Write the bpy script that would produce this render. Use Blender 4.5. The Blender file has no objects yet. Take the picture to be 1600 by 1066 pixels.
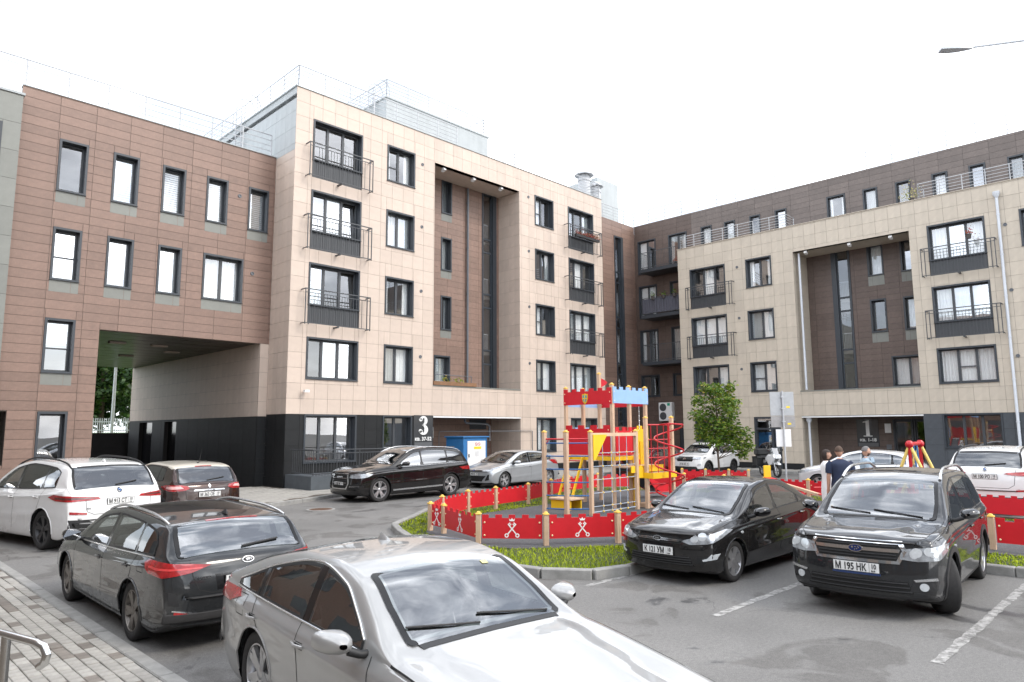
import bpy, bmesh, math, random
from mathutils import Vector, Matrix, geometry
from mathutils.bvhtree import BVHTree
random.seed(7)
D = bpy.data
COL = bpy.context.scene.collection
SC = bpy.context.scene
R = math.radians
# ---------------------------------------------------------------- camera
cd = D.cameras.new('camera'); cam = D.objects.new('camera', cd); COL.objects.link(cam)
cd.sensor_width = 36.0; cd.lens = 1088.15/1600*36; cd.clip_start = .05; cd.clip_end = 2000
_p, _r, _y = .127742, -.00504037, .780768
fw = Vector((math.cos(_y)*math.cos(_p), math.sin(_y)*math.cos(_p), math.sin(_p)))
r0 = Vector((math.sin(_y), -math.cos(_y), 0)); u0 = r0.cross(fw)
rt = math.cos(_r)*r0+math.sin(_r)*u0; up = -math.sin(_r)*r0+math.cos(_r)*u0
m = Matrix((rt, up, -fw)).transposed().to_4x4(); m.translation = (0, 0, 2.28)
cam.matrix_world = m; SC.camera = cam
# ---------------------------------------------------------------- sky, sun, exposure
SUN_EL, SUN_AZ = R(42), R(-68)          # azimuth from +X, towards -Y
sund = Vector((math.cos(SUN_AZ)*math.cos(SUN_EL), math.sin(SUN_AZ)*math.cos(SUN_EL), math.sin(SUN_EL)))
w = D.worlds.new('World'); SC.world = w; w.use_nodes = True
nt = w.node_tree; nt.nodes.clear(); N = nt.nodes.new; K = nt.links.new
out = N('ShaderNodeOutputWorld'); bg = N('ShaderNodeBackground'); K(bg.outputs[0], out.inputs[0])
sky = N('ShaderNodeTexSky'); sky.sky_type = 'NISHITA'; sky.sun_disc = False
sky.sun_elevation = SUN_EL; sky.sun_rotation = math.pi/2-SUN_AZ; sky.air_density = 1.2; sky.dust_density = 2.0
tc = N('ShaderNodeTexCoord'); mp = N('ShaderNodeMapping'); mp.inputs['Scale'].default_value = (1, 1, 2.2)
mp.inputs['Location'].default_value = (2.7, 16.9, 15.3)
K(tc.outputs['Generated'], mp.inputs[0])
n1 = N('ShaderNodeTexNoise'); n1.inputs['Scale'].default_value = 2.3; n1.inputs['Detail'].default_value = 7; n1.inputs['Roughness'].default_value = .56
n1.inputs['Distortion'].default_value = .35
K(mp.outputs[0], n1.inputs['Vector'])
cr = N('ShaderNodeValToRGB'); K(n1.outputs[0], cr.inputs[0])
cr.color_ramp.elements[0].position = .42; cr.color_ramp.elements[0].color = (0, 0, 0, 1)
cr.color_ramp.elements[1].position = .60; cr.color_ramp.elements[1].color = (1, 1, 1, 1)
n2 = N('ShaderNodeTexNoise'); n2.inputs['Scale'].default_value = 4.5; n2.inputs['Detail'].default_value = 6
K(mp.outputs[0], n2.inputs['Vector'])
cc = N('ShaderNodeValToRGB'); K(n2.outputs[0], cc.inputs[0])
cc.color_ramp.elements[0].position = .36; cc.color_ramp.elements[0].color = (10.5, 11.6, 13.2, 1)
cc.color_ramp.elements[1].position = .74; cc.color_ramp.elements[1].color = (58, 58, 58.5, 1)
thin = N('ShaderNodeMix'); thin.data_type = 'RGBA'; thin.inputs['Factor'].default_value = .85
K(sky.outputs[0], thin.inputs['A']); thin.inputs['B'].default_value = (10.2, 10.8, 12.0, 1)
mx = N('ShaderNodeMix'); mx.data_type = 'RGBA'; K(cr.outputs[0], mx.inputs['Factor'])
K(thin.outputs['Result'], mx.inputs['A']); K(cc.outputs[0], mx.inputs['B'])
glow = N('ShaderNodeMix'); glow.data_type = 'RGBA'; glow.blend_type = 'ADD'; glow.inputs['Factor'].default_value = .5
K(mx.outputs['Result'], glow.inputs['A']); K(sky.outputs[0], glow.inputs['B'])
K(glow.outputs['Result'], bg.inputs[0]); bg.inputs[1].default_value = .1
sl = D.lights.new('sun', 'SUN'); sl.energy = 1.5; sl.angle = R(14); sl.color = (1, .93, .84)
so = D.objects.new('sun', sl); COL.objects.link(so); so.rotation_euler = (-sund).to_track_quat('-Z', 'Y').to_euler()
so.location = (0, -10, 40)
vs = SC.view_settings; vs.view_transform = 'Standard'; vs.look = 'None'; vs.gamma = 1; vs.exposure = 0.15; vs.use_curve_mapping = False
SC.render.engine = 'CYCLES'
SC.cycles.max_bounces = 8; SC.cycles.transparent_max_bounces = 16; SC.cycles.glossy_bounces = 4

# ---------------------------------------------------------------- helpers
class MB:
    """collects geometry, builds ONE mesh object"""
    def __init__(s): s.v = []; s.f = []
    def add(s, vs, fs):
        n = len(s.v); s.v += [tuple(p) for p in vs]; s.f += [tuple(i+n for i in f) for f in fs]; return s
    def box(s, a, b, M=None):
        x0, y0, z0 = a; x1, y1, z1 = b
        vs = [(x0, y0, z0), (x1, y0, z0), (x1, y1, z0), (x0, y1, z0), (x0, y0, z1), (x1, y0, z1), (x1, y1, z1), (x0, y1, z1)]
        if M is not None: vs = [M @ Vector(p) for p in vs]
        return s.add(vs, [(3, 2, 1, 0), (4, 5, 6, 7), (0, 1, 5, 4), (1, 2, 6, 5), (2, 3, 7, 6), (3, 0, 4, 7)])
    def bbox(s, a, b, ch=.006, M=None):
        """box with chamfered vertical+horizontal edges (cheap bevel)"""
        x0, y0, z0 = a; x1, y1, z1 = b; c = min(ch, abs(x1-x0)/3, abs(y1-y0)/3, abs(z1-z0)/3)
        bm = bmesh.new(); bmesh.ops.create_cube(bm, size=1)
        for q in bm.verts: q.co = Vector(((x0+x1)/2+q.co.x*(x1-x0), (y0+y1)/2+q.co.y*(y1-y0), (z0+z1)/2+q.co.z*(z1-z0)))
        bmesh.ops.bevel(bm, geom=bm.edges[:], offset=c, segments=1, affect='EDGES')
        bm.verts.index_update()
        vs = [q.co.copy() if M is None else M @ q.co for q in bm.verts]
        s.add(vs, [[q.index for q in f.verts] for f in bm.faces]); bm.free(); return s
    def tube(s, pts, r, n=8, cap=True, closed=False):
        pts = [Vector(p) for p in pts]; L = len(pts); base = len(s.v)
        rs = r if isinstance(r, (list, tuple)) else [r]*L
        t0 = (pts[1]-pts[0]).normalized()
        a = t0.orthogonal().normalized()
        for i, p in enumerate(pts):
            if closed: t = (pts[(i+1) % L]-pts[i-1]).normalized()
            elif i == 0: t = t0
            elif i == L-1: t = (pts[i]-pts[i-1]).normalized()
            else: t = ((pts[i]-pts[i-1]).normalized()+(pts[i+1]-pts[i]).normalized()).normalized()
            a = (a-t*a.dot(t)).normalized(); b = t.cross(a)
            for k in range(n):
                g = 2*math.pi*k/n; s.v.append(tuple(p+(a*math.cos(g)+b*math.sin(g))*rs[i]))
        for i in range(L if closed else L-1):
            j = (i+1) % L
            for k in range(n):
                q = (k+1) % n; s.f.append((base+i*n+k, base+i*n+q, base+j*n+q, base+j*n+k))
        if cap and not closed:
            s.f.append(tuple(base+k for k in reversed(range(n)))); s.f.append(tuple(base+(L-1)*n+k for k in range(n)))
        return s
    def prism(s, poly, h0, h1, axis='z', M=None):
        """extrude polygon [(a,b)] ; axis z: (a,b,h)  y: (a,h,b)  x: (h,a,b)"""
        f3 = {'z': lambda a, b, h: (a, b, h), 'y': lambda a, b, h: (a, h, b), 'x': lambda a, b, h: (h, a, b)}[axis]
        n = len(poly); vs = [f3(a, b, h0) for a, b in poly]+[f3(a, b, h1) for a, b in poly]
        if M is not None: vs = [M @ Vector(p) for p in vs]
        fs = [tuple(range(n))[::-1], tuple(range(n, 2*n))]+[(i, (i+1) % n, n+(i+1) % n, n+i) for i in range(n)]
        return s.add(vs, fs)
    def lathe(s, prof, n=24, M=None, closed=False):
        """profile [(r,h)] round local z"""
        base = len(s.v); L = len(prof)
        for rr, h in prof:
            for k in range(n):
                g = 2*math.pi*k/n; p = Vector((rr*math.cos(g), rr*math.sin(g), h)); s.v.append(tuple(p if M is None else M @ p))
        for i in range(L if closed else L-1):
            j = (i+1) % L
            for k in range(n):
                q = (k+1) % n; s.f.append((base+i*n+k, base+i*n+q, base+j*n+q, base+j*n+k))
        return s
    def grid(s, P):
        """P[i][j] points"""
        b = len(s.v); n = len(P[0])
        for row in P: s.v += [tuple(p) for p in row]
        for i in range(len(P)-1):
            for j in range(n-1): s.f.append((b+i*n+j, b+i*n+j+1, b+(i+1)*n+j+1, b+(i+1)*n+j))
        return s
    def mesh(s, name, mat=None, smooth=False, fix=True):
        me = D.meshes.new(name); me.from_pydata(s.v, [], s.f)
        if fix and len(s.f) > 0:
            bm = bmesh.new(); bm.from_mesh(me); bmesh.ops.recalc_face_normals(bm, faces=bm.faces[:]); bm.to_mesh(me); bm.free()
        if mat is not None:
            for q in (mat if isinstance(mat, (list, tuple)) else [mat]): me.materials.append(q)
        if smooth:
            me.polygons.foreach_set('use_smooth', [True]*len(me.polygons))
            if smooth != 'all': me.set_sharp_from_angle(angle=R(smooth if smooth is not True else 40))
        me.update(); return me
    def obj(s, name, mat, parent=None, smooth=False, fix=True):
        return link(name, s.mesh(name, mat, smooth, fix), parent)
def link(name, me, parent=None, loc=None):
    o = D.objects.new(name, me); COL.objects.link(o)
    if parent is not None: o.parent = parent
    if loc is not None: o.location = loc
    return o
def tag(o, label, cat, group=None):
    o['label'] = label; o['category'] = cat
    if group: o['group'] = group
    return o
def empty(name, loc=(0, 0, 0), rz=0, label=None, cat=None, group=None):
    o = D.objects.new(name, None); COL.objects.link(o); o.location = loc; o.rotation_euler = (0, 0, rz); o.empty_display_size = .2
    if label: tag(o, label, cat, group)
    return o
def struct(o): o['kind'] = 'structure'; return o
def copy_tree(o, parent=None):
    c = o.copy(); COL.objects.link(c); c.parent = parent
    for ch in o.children: copy_tree(ch, c)
    return c
def basis(o, x, y, z):
    M = Matrix((x, y, z)).transposed().to_4x4(); M.translation = o; return M
def bar(mb, a, b, wd, th=None, up_=Vector((0, 0, 1))):
    """rectangular bar from a to b"""
    a = Vector(a); b = Vector(b); th = th or wd; d = b-a; L = d.length; d.normalize()
    if abs(d.dot(up_)) > .98: up_ = Vector((1, 0, 0))
    s_ = d.cross(up_).normalized(); t_ = s_.cross(d)
    mb.box((0, -wd/2, -th/2), (L, wd/2, th/2), basis(a, d, s_, t_)); return mb
# ---------------------------------------------------------------- materials
def pm(name, col, rough=.5, metal=0, var=.08, scale=6, bump=0, bscale=None, coat=0, island=0, spec=.5, streak=0, emit=None, trans=0, dirt=None):
    m = D.materials.get(name)
    if m: return m
    m = D.materials.new(name); m.use_nodes = True; t = m.node_tree; N = t.nodes.new; K = t.links.new
    b = t.nodes['Principled BSDF']; b.inputs['Roughness'].default_value = rough; b.inputs['Metallic'].default_value = metal
    b.inputs['Coat Weight'].default_value = coat; b.inputs['Coat Roughness'].default_value = .03; b.inputs['Specular IOR Level'].default_value = spec
    tc = N('ShaderNodeTexCoord'); src = tc.outputs['Object']
    base = N('ShaderNodeRGB'); base.outputs[0].default_value = (*col, 1); cur = base.outputs[0]
    def mulv(cur, fac_out, lo, hi):
        mr = N('ShaderNodeMapRange'); mr.inputs['To Min'].default_value = lo; mr.inputs['To Max'].default_value = hi; K(fac_out, mr.inputs['Value'])
        vm = N('ShaderNodeVectorMath'); vm.operation = 'SCALE'; K(cur, vm.inputs[0]); K(mr.outputs[0], vm.inputs['Scale']); return vm.outputs[0]
    if var:
        n = N('ShaderNodeTexNoise'); n.inputs['Scale'].default_value = scale; n.inputs['Detail'].default_value = 6; n.inputs['Roughness'].default_value = .65; K(src, n.inputs['Vector'])
        mr0 = N('ShaderNodeMapRange'); mr0.inputs['From Min'].default_value = .3; mr0.inputs['From Max'].default_value = .7; K(n.outputs[0], mr0.inputs['Value'])
        cur = mulv(cur, mr0.outputs[0], 1-var, 1+var)
    if island:
        g = N('ShaderNodeNewGeometry'); oi = N('ShaderNodeObjectInfo'); ad = N('ShaderNodeMath'); ad.operation = 'ADD'; K(g.outputs['Random Per Island'], ad.inputs[0]); K(oi.outputs['Random'], ad.inputs[1])
        fr = N('ShaderNodeMath'); fr.operation = 'FRACT'; K(ad.outputs[0], fr.inputs[0]); cur = mulv(cur, fr.outputs[0], 1-island, 1+island)
    if streak:
        mp = N('ShaderNodeMapping'); mp.inputs['Scale'].default_value = (3.2, 3.2, .22); K(src, mp.inputs[0])
        n = N('ShaderNodeTexNoise'); n.inputs['Scale'].default_value = 1.0; n.inputs['Detail'].default_value = 5; K(mp.outputs[0], n.inputs['Vector'])
        mr0 = N('ShaderNodeMapRange'); mr0.inputs['From Min'].default_value = .35; mr0.inputs['From Max'].default_value = .7; K(n.outputs[0], mr0.inputs['Value'])
        cur = mulv(cur, mr0.outputs[0], 1.03, 1-streak)
    if dirt:      # road dust on the lower part: (colour, z0, z1, amount)
        sx = N('ShaderNodeSeparateXYZ'); K(src, sx.inputs[0]); n = N('ShaderNodeTexNoise'); n.inputs['Scale'].default_value = 3.5; n.inputs['Detail'].default_value = 7; K(src, n.inputs['Vector'])
        mr = N('ShaderNodeMapRange'); mr.inputs['From Min'].default_value = dirt[1]; mr.inputs['From Max'].default_value = dirt[2]; mr.inputs['To Min'].default_value = dirt[3]; mr.inputs['To Max'].default_value = .03
        K(sx.outputs['Z'], mr.inputs['Value']); mu = N('ShaderNodeMath'); mu.operation = 'MULTIPLY'; K(mr.outputs[0], mu.inputs[0])
        mr1 = N('ShaderNodeMapRange'); mr1.inputs['From Min'].default_value = .3; mr1.inputs['From Max'].default_value = .65; K(n.outputs[0], mr1.inputs['Value']); K(mr1.outputs[0], mu.inputs[1])
        mxd = N('ShaderNodeMix'); mxd.data_type = 'RGBA'; K(mu.outputs[0], mxd.inputs['Factor']); K(cur, mxd.inputs['A']); mxd.inputs['B'].default_value = (*dirt[0], 1); cur = mxd.outputs['Result']
        ra = N('ShaderNodeMath'); ra.operation = 'MULTIPLY_ADD'; K(mu.outputs[0], ra.inputs[0]); ra.inputs[1].default_value = .45; ra.inputs[2].default_value = rough; K(ra.outputs[0], b.inputs['Roughness'])
    K(cur, b.inputs['Base Color'])
    if bump:
        n = N('ShaderNodeTexNoise'); n.inputs['Scale'].default_value = bscale or scale*6; n.inputs['Detail'].default_value = 5; K(src, n.inputs['Vector'])
        bp = N('ShaderNodeBump'); bp.inputs['Strength'].default_value = bump; bp.inputs['Distance'].default_value = .01; K(n.outputs[0], bp.inputs['Height']); K(bp.outputs[0], b.inputs['Normal'])
    if emit: b.inputs['Emission Color'].default_value = (*emit[0], 1); b.inputs['Emission Strength'].default_value = emit[1]
    if trans: b.inputs['Transmission Weight'].default_value = trans
    return m
def glass(name, tint=(.6, .65, .66), ior=1.9, wavy=.0, dark=0.0, wscale=1.2):
    """window glass: fresnel mirror over a tinted see-through pane"""
    m = D.materials.get(name)
    if m: return m
    m = D.materials.new(name); m.use_nodes = True; t = m.node_tree; t.nodes.clear(); N = t.nodes.new; K = t.links.new
    o = N('ShaderNodeOutputMaterial'); mx = N('ShaderNodeMixShader'); lw = N('ShaderNodeLayerWeight'); lw.inputs['Blend'].default_value = .5; f0 = ((ior-1)/(ior+1))**2; pw = N('ShaderNodeMath'); pw.operation = 'POWER'; pw.inputs[1].default_value = 5; K(lw.outputs['Facing'], pw.inputs[0]); fr = N('ShaderNodeMath'); fr.operation = 'MULTIPLY_ADD'; fr.inputs[1].default_value = 1-f0; fr.inputs[2].default_value = f0; K(pw.outputs[0], fr.inputs[0])
    tr = N('ShaderNodeBsdfTransparent'); tr.inputs[0].default_value = (*tint, 1); gl = N('ShaderNodeBsdfGlossy'); gl.inputs['Roughness'].default_value = .0; gl.inputs[0].default_value = (.95, .97, 1, 1)
    K(fr.outputs[0], mx.inputs[0]); K(tr.outputs[0], mx.inputs[1]); K(gl.outputs[0], mx.inputs[2]); K(mx.outputs[0], o.inputs[0])
    if wavy:
        tc = N('ShaderNodeTexCoord'); n = N('ShaderNodeTexNoise'); n.inputs['Scale'].default_value = wscale; n.inputs['Detail'].default_value = 1; K(tc.outputs['Object'], n.inputs['Vector'])
        bp = N('ShaderNodeBump'); bp.inputs['Strength'].default_value = wavy; bp.inputs['Distance'].default_value = .02; K(n.outputs[0], bp.inputs['Height']); K(bp.outputs[0], gl.inputs['Normal'])
    return m
M_beige = pm('beige_panel', (.56, .46, .385), .55, var=.05, scale=2.5, island=.045, bump=.05, bscale=90, streak=.06)
M_beige2 = pm('cream_panel', (.52, .455, .37), .55, var=.05, scale=2.5, island=.04, bump=.05, bscale=90, streak=.06)
M_brown = pm('brown_panel', (.225, .145, .112), .5, var=.12, scale=7, island=.10, bump=.1, bscale=60, streak=.08)
M_umber = pm('umber_panel', (.115, .082, .068), .5, var=.12, scale=7, island=.10, bump=.1, bscale=60, streak=.08)
M_dark = pm('charcoal_panel', (.018, .019, .020), .6, spec=.25, var=.1, scale=5, island=.10, bump=.04, bscale=90, streak=.1)
M_greygreen = pm('grey_green_panel', (.20, .205, .185), .5, var=.06, scale=4, island=.06)
M_joint = pm('joint_backing', (.20, .165, .14), .9, var=.1)
M_jdark = pm('joint_backing_dark', (.03, .028, .027), .9, var=.1)
M_case = pm('window_casing_metal', (.036, .043, .052), .42, var=.06, scale=3)
M_frame = pm('window_frame_profile', (.052, .057, .064), .4, var=.05, scale=3)
M_rail = pm('railing_paint', (.060, .064, .070), .45, var=.06)
M_galv = pm('galvanised_rail', (.46, .47, .485), .5, metal=.0, var=.08, scale=9)
M_white = pm('white_paint', (.78, .78, .77), .45, var=.04)
M_room = pm('room_plaster', (.34, .31, .28), .9, var=.06, scale=2)
M_curt = pm('sheer_curtain', (.88, .88, .88), .9, var=.05, scale=12)
M_curt2 = pm('grey_curtain', (.50, .51, .50), .9, var=.06, scale=12)
M_roofw = pm('light_render', (.40, .425, .43), .7, var=.05, scale=1.5, streak=.06)
M_metalgrey = pm('grey_downpipe', (.12, .13, .145), .4, var=.05)
M_pipew = pm('pale_downpipe', (.60, .63, .67), .4, var=.05)
M_glass = glass('window_glass', (.93, .95, .95), 2.8, wavy=.12, wscale=.9)
M_glassb = glass('window_glass_coated', (.80, .84, .84), 5.2, wavy=.12, wscale=.9)
M_black = pm('black_plastic', (.016, .016, .017), .55, var=.1, scale=20, bump=.03)
M_concrete = pm('kerb_concrete', (.27, .265, .25), .85, var=.2, scale=5, bump=.35, bscale=45, island=.07)
M_wood = pm('timber_post', (.60, .42, .285), .6, var=.10, scale=6, streak=.14, island=.07)
M_red = pm('red_board', (.58, .012, .022), .42, var=.06, scale=4)
M_redsteel = pm('red_steel', (.50, .012, .020), .3, var=.05)
M_yel = pm('yellow_board', (.82, .50, .015), .42, var=.05, scale=4)
M_sky = pm('pale_blue_board', (.27, .44, .72), .45, var=.05, scale=4)
M_blue = pm('blue_steel', (.03, .13, .33), .35, var=.06)
M_steel = pm('brushed_steel', (.62, .62, .61), .22, metal=1, var=.05, scale=30)
# ================================================================ GROUND
def ground_mat():
    m = D.materials.new('asphalt'); m.use_nodes = True; t = m.node_tree; N = t.nodes.new; K = t.links.new; b = t.nodes['Principled BSDF']
    tc = N('ShaderNodeTexCoord'); s = tc.outputs['Object']
    def noise(sc, det=6, ro=.6, dist=0):
        n = N('ShaderNodeTexNoise'); n.inputs['Scale'].default_value = sc; n.inputs['Detail'].default_value = det; n.inputs['Roughness'].default_value = ro; n.inputs['Distortion'].default_value = dist; K(s, n.inputs['Vector']); return n.outputs[0]
    def ramp(x, a, b_, c0=(0, 0, 0, 1), c1=(1, 1, 1, 1)):
        r = N('ShaderNodeValToRGB'); K(x, r.inputs[0]); r.color_ramp.elements[0].position = a; r.color_ramp.elements[1].position = b_; r.color_ramp.elements[0].color = c0; r.color_ramp.elements[1].color = c1; return r.outputs[0]
    def mix(f, a, b_, typ='MIX'):
        x = N('ShaderNodeMix'); x.data_type = 'RGBA'; x.blend_type = typ
        (K(f, x.inputs['Factor']) if not isinstance(f, float) else setattr(x.inputs['Factor'], 'default_value', f))
        K(a, x.inputs['A']); (K(b_, x.inputs['B']) if not isinstance(b_, tuple) else setattr(x.inputs['B'], 'default_value', b_)); return x.outputs['Result']
    base = ramp(noise(.35, 5), .3, .7, (.155, .150, .143, 1), (.225, .218, .208, 1))
    grain = ramp(noise(90, 3, .8), .25, .8, (.45, .45, .45, 1), (1.45, 1.45, 1.45, 1))
    c = mix(1.0, base, grain, 'MULTIPLY')
    mid = ramp(noise(22, 4, .7), .3, .72, (.80, .80, .80, 1), (1.16, 1.16, 1.15, 1)); c = mix(1.0, c, mid, 'MULTIPLY')
    patch = ramp(noise(.9, 4, .5, .6), .56, .60)           # worn, stained patches
    c = mix(patch, c, mix(1.0, c, ramp(noise(3, 3), .2, .8, (.62, .61, .60, 1), (.85, .84, .83, 1)), 'MULTIPLY'))
    damp = ramp(noise(.55, 6, .65, .9), .60, .64)          # damp spots
    c = mix(damp, c, mix(1.0, c, ramp(noise(2, 2), 0, 1, (.40, .40, .41, 1), (.56, .56, .57, 1)), 'MULTIPLY'))
    vo = N('ShaderNodeTexVoronoi'); vo.feature = 'DISTANCE_TO_EDGE'; vo.inputs['Scale'].default_value = .33
    wv = N('ShaderNodeVectorMath'); wv.operation = 'ADD'; sn = N('ShaderNodeTexNoise'); sn.inputs['Scale'].default_value = 1.6; sn.inputs['Detail'].default_value = 6; K(s, sn.inputs['Vector']); K(s, wv.inputs[0]); K(sn.outputs['Color'], wv.inputs[1]); K(wv.outputs[0], vo.inputs['Vector'])
    crk = ramp(vo.outputs['Distance'], .0015, .004); brk = ramp(noise(.5, 2), .38, .44)
    cm = N('ShaderNodeMath'); cm.operation = 'MAXIMUM'; K(crk, cm.inputs[0]); K(brk, cm.inputs[1])
    c = mix(cm.outputs[0], mix(1.0, c, ramp(noise(9), 0, 1, (.25, .25, .25, 1), (.45, .45, .45, 1)), 'MULTIPLY'), c)
    K(c, b.inputs['Base Color'])
    rr = N('ShaderNodeMapRange'); rr.inputs['To Min'].default_value = .82; rr.inputs['To Max'].default_value = .42; K(damp, rr.inputs['Value']); K(rr.outputs[0], b.inputs['Roughness'])
    bp = N('ShaderNodeBump'); bp.inputs['Strength'].default_value = .5; bp.inputs['Distance'].default_value = .008; K(noise(120, 4, .8), bp.inputs['Height']); K(bp.outputs[0], b.inputs['Normal'])
    return m
M_asph = ground_mat()
g = MB(); g.add([(-400, -400, 0), (400, -400, 0), (400, 400, 0), (-400, 400, 0)], [(0, 1, 2, 3)])
struct(g.obj('road', M_asph))
# painted bay lines: broken, worn
def worn_paint():
    m = D.materials.new('worn_line_paint'); m.use_nodes = True; t = m.node_tree; N = t.nodes.new; K = t.links.new; b = t.nodes['Principled BSDF']
    tc = N('ShaderNodeTexCoord'); n = N('ShaderNodeTexNoise'); n.inputs['Scale'].default_value = 7; n.inputs['Detail'].default_value = 8; n.inputs['Roughness'].default_value = .75; K(tc.outputs['Object'], n.inputs['Vector'])
    r = N('ShaderNodeValToRGB'); K(n.outputs[0], r.inputs[0]); r.color_ramp.elements[0].position = .40; r.color_ramp.elements[1].position = .62
    r.color_ramp.elements[0].color = (.14, .135, .128, 1); r.color_ramp.elements[1].color = (.44, .43, .41, 1)
    K(r.outputs[0], b.inputs['Base Color']); b.inputs['Roughness'].default_value = .8; return m
M_line = worn_paint()
def line(name, x0, x1, y0, seed):
    rnd = random.Random(seed); n = 40; a = []; b = []
    for i in range(n+1):
        x = x0+(x1-x0)*i/n; a.append((x, y0-.055+rnd.uniform(-.014, .014))); b.append((x, y0+.055+rnd.uniform(-.014, .014)))
    o = MB().grid([[(x, y, .004) for x, y in a], [(x, y, .004) for x, y in b]]).obj(name, M_line, None); struct(o)
for k, (a, b, yy) in enumerate([(8.1, 13.2, 4.53), (8.0, 13.2, 2.10), (8.0, 13.2, -.32), (8.3, 9.6, 6.72)]): line('bay_marking', a, b, yy, k)

# ---- near pavement of setts along the left building, flush kerb
M_sett = pm('paving_sett', (.315, .30, .272), .85, var=.2, scale=9, bump=.3, bscale=70, island=.13)
M_sett_d = pm('paving_sett_stained', (.17, .15, .13), .85, var=.2, scale=9, bump=.3, bscale=70, island=.2)
M_bed = pm('sand_joint', (.115, .095, .075), .95, var=.3, scale=14)
pv = MB().box((-6, -12, -.05), (2.46, 16.3, .028)).obj('pavement', M_bed); struct(pv)
pw, pl, gp = .118, .236, .007
rnd = random.Random(3); cells = []
sett_me = {}
def sett_mesh(w_, l_, mat):
    k = (round(w_, 3), round(l_, 3), mat.name)
    if k not in sett_me:
        sett_me[k] = MB().bbox((-w_/2, -l_/2, -.03), (w_/2, l_/2, .02), .005).mesh('sett', mat)
    return sett_me[k]
nx = int(3.4/pw)
for i in range(nx):
    x = 2.455-pw*(i+.5)
    sold = (i % 6 == 2)
    ln = pl if not sold else pl
    off = (i % 2)*pl/2
    for j in range(int(13.5/ln)):
        y = 3.6+off+ln*(j+.5)
        d = math.hypot(x, y); ang = math.atan2(y, x)
        if ang < R(44.7+5) or x < -1: continue
        cells.append((d, x, y, ln))
cells.sort()
vis = [c for c in cells if (lambda q: 0)(c) == 0]
def inview(x, y):
    q = Vector((x, y, -2.25)); z = q.dot(fw)
    if z < .3: return False
    px = 800+1088*q.dot(rt)/z; py = 533-1088*q.dot(up)/z
    return -12 < px < 760 and py < 1090
vis = [c for c in cells if inview(c[1], c[2])]
rest = MB()
for k, (d, x, y, ln) in enumerate(vis):
    mt = M_sett_d if rnd.random() < .13 else M_sett
    rz = rnd.uniform(-.012, .012); z = .05+rnd.uniform(-.004, .003)
    if k < 300:
        o = link('sett', sett_mesh(pw-gp, ln-gp, mt), pv, (x, y, z)); o.rotation_euler = (rnd.uniform(-.012, .012), rnd.uniform(-.012, .012), rz)
    else:
        rest.box((x-(pw-gp)/2, y-(ln-gp)/2, .02), (x+(pw-gp)/2, y+(ln-gp)/2, z+.02))
for c in cells:
    if not inview(c[1], c[2]): rest.box((c[1]-(pw-gp)/2, c[2]-(c[3]-gp)/2, .02), (c[1]+(pw-gp)/2, c[2]+(c[3]-gp)/2, .068))
for i in range(nx):                              # farther strip, outside the near view
    for j in range(0):
        y = 17.2+pl*(j+.5)+(i % 2)*pl/2; x = 2.455-pw*(i+.5); rest.box((x-(pw-gp)/2, y-(pl-gp)/2, .02), (x+(pw-gp)/2, y+(pl-gp)/2, .068))
o = rest.obj('setts', M_sett, pv); o['kind'] = 'stuff'
for j in range(22):                              # kerb stones, 1 m each
    y = -6+j*1.0
    o = MB().bbox((2.465, y+.006, -.1), (2.615, y+.994, .072+rnd.uniform(-.004, .004)), .012).obj('kerb_stone', M_concrete, pv)
# ---- pavement in front of the beige and the cream building
M_slab = pm('pavement_slab', (.34, .325, .295), .85, var=.16, scale=6, bump=.25, bscale=60, island=.09)
kl = [(9.05, 27.3), (9.0, 21.0), (9.25, 20.35), (10.1, 20.43), (11.46, 20.95), (13.0, 21.75), (14.2, 22.1), (35.9, 22.1), (35.9, 0)]
pave = MB().prism([(9.05, 27.3), (9.0, 21.0), (9.25, 20.35), (10.1, 20.43), (11.46, 20.95), (13.0, 21.75), (14.2, 22.1), (35.9, 22.1), (35.9, -10), (45, -10), (45, 34), (13.2, 34), (13.2, 27.3)], -.1, .10).obj('pavement', M_bed); struct(pave)
def in_poly(x, y, P):
    c = False; j = len(P)-1
    for i in range(len(P)):
        if (P[i][1] > y) != (P[j][1] > y) and x < (P[j][0]-P[i][0])*(y-P[i][1])/(P[j][1]-P[i][1])+P[i][0]: c = not c
        j = i
    return c
PP = [(9.1, 27.3), (9.15, 21.0), (9.35, 20.5), (10.05, 20.55), (11.4, 21.08), (12.95, 21.9), (14.2, 22.25), (36.0, 22.25), (36.0, -8), (38, -8), (38, 25.7), (13.2, 25.7), (13.2, 27.3)]
st = MB(); k = 0; sl_me = MB().bbox((-.296, -.146, -.03), (.296, .146, .012), .006).mesh('slab', M_slab)
for i in range(int(29/.6)):
    for j in range(int(36/.3)):
        x = 9.1+.6*i+.3*(j % 2); y = -8+.3*j
        if all(in_poly(x+a, y+b, PP) for a in (-.3, .3) for b in (-.15, .15)):
            if x < 14.8 and k < 290: link('slab', sl_me, pave, (x, y, .103+rnd.uniform(-.003, .003))); k += 1
            else: st.box((x-.296, y-.146, .09), (x+.296, y+.146, .115))
o = st.obj('slabs', M_slab, pave); o['kind'] = 'stuff'
def kerb_run(pts, parent, z=.13, wd=.15, L=1.0):
    """separate kerb stones along a polyline"""
    pts = [Vector((*p, 0)) for p in pts]
    for a, b in zip(pts[:-1], pts[1:]):
        d = b-a; n = max(1, round(d.length/L)); dx = d/n; dn = d.normalized(); s_ = Vector((-dn.y, dn.x, 0))
        for i in range(n):
            M = basis(a+dx*i, dn, s_, Vector((0, 0, 1)))
            MB().bbox((.005, -wd/2, -.15), (dx.length-.005, wd/2, z+rnd.uniform(-.006, .006)), .014, M).obj('kerb_stone', M_concrete, parent)
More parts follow.
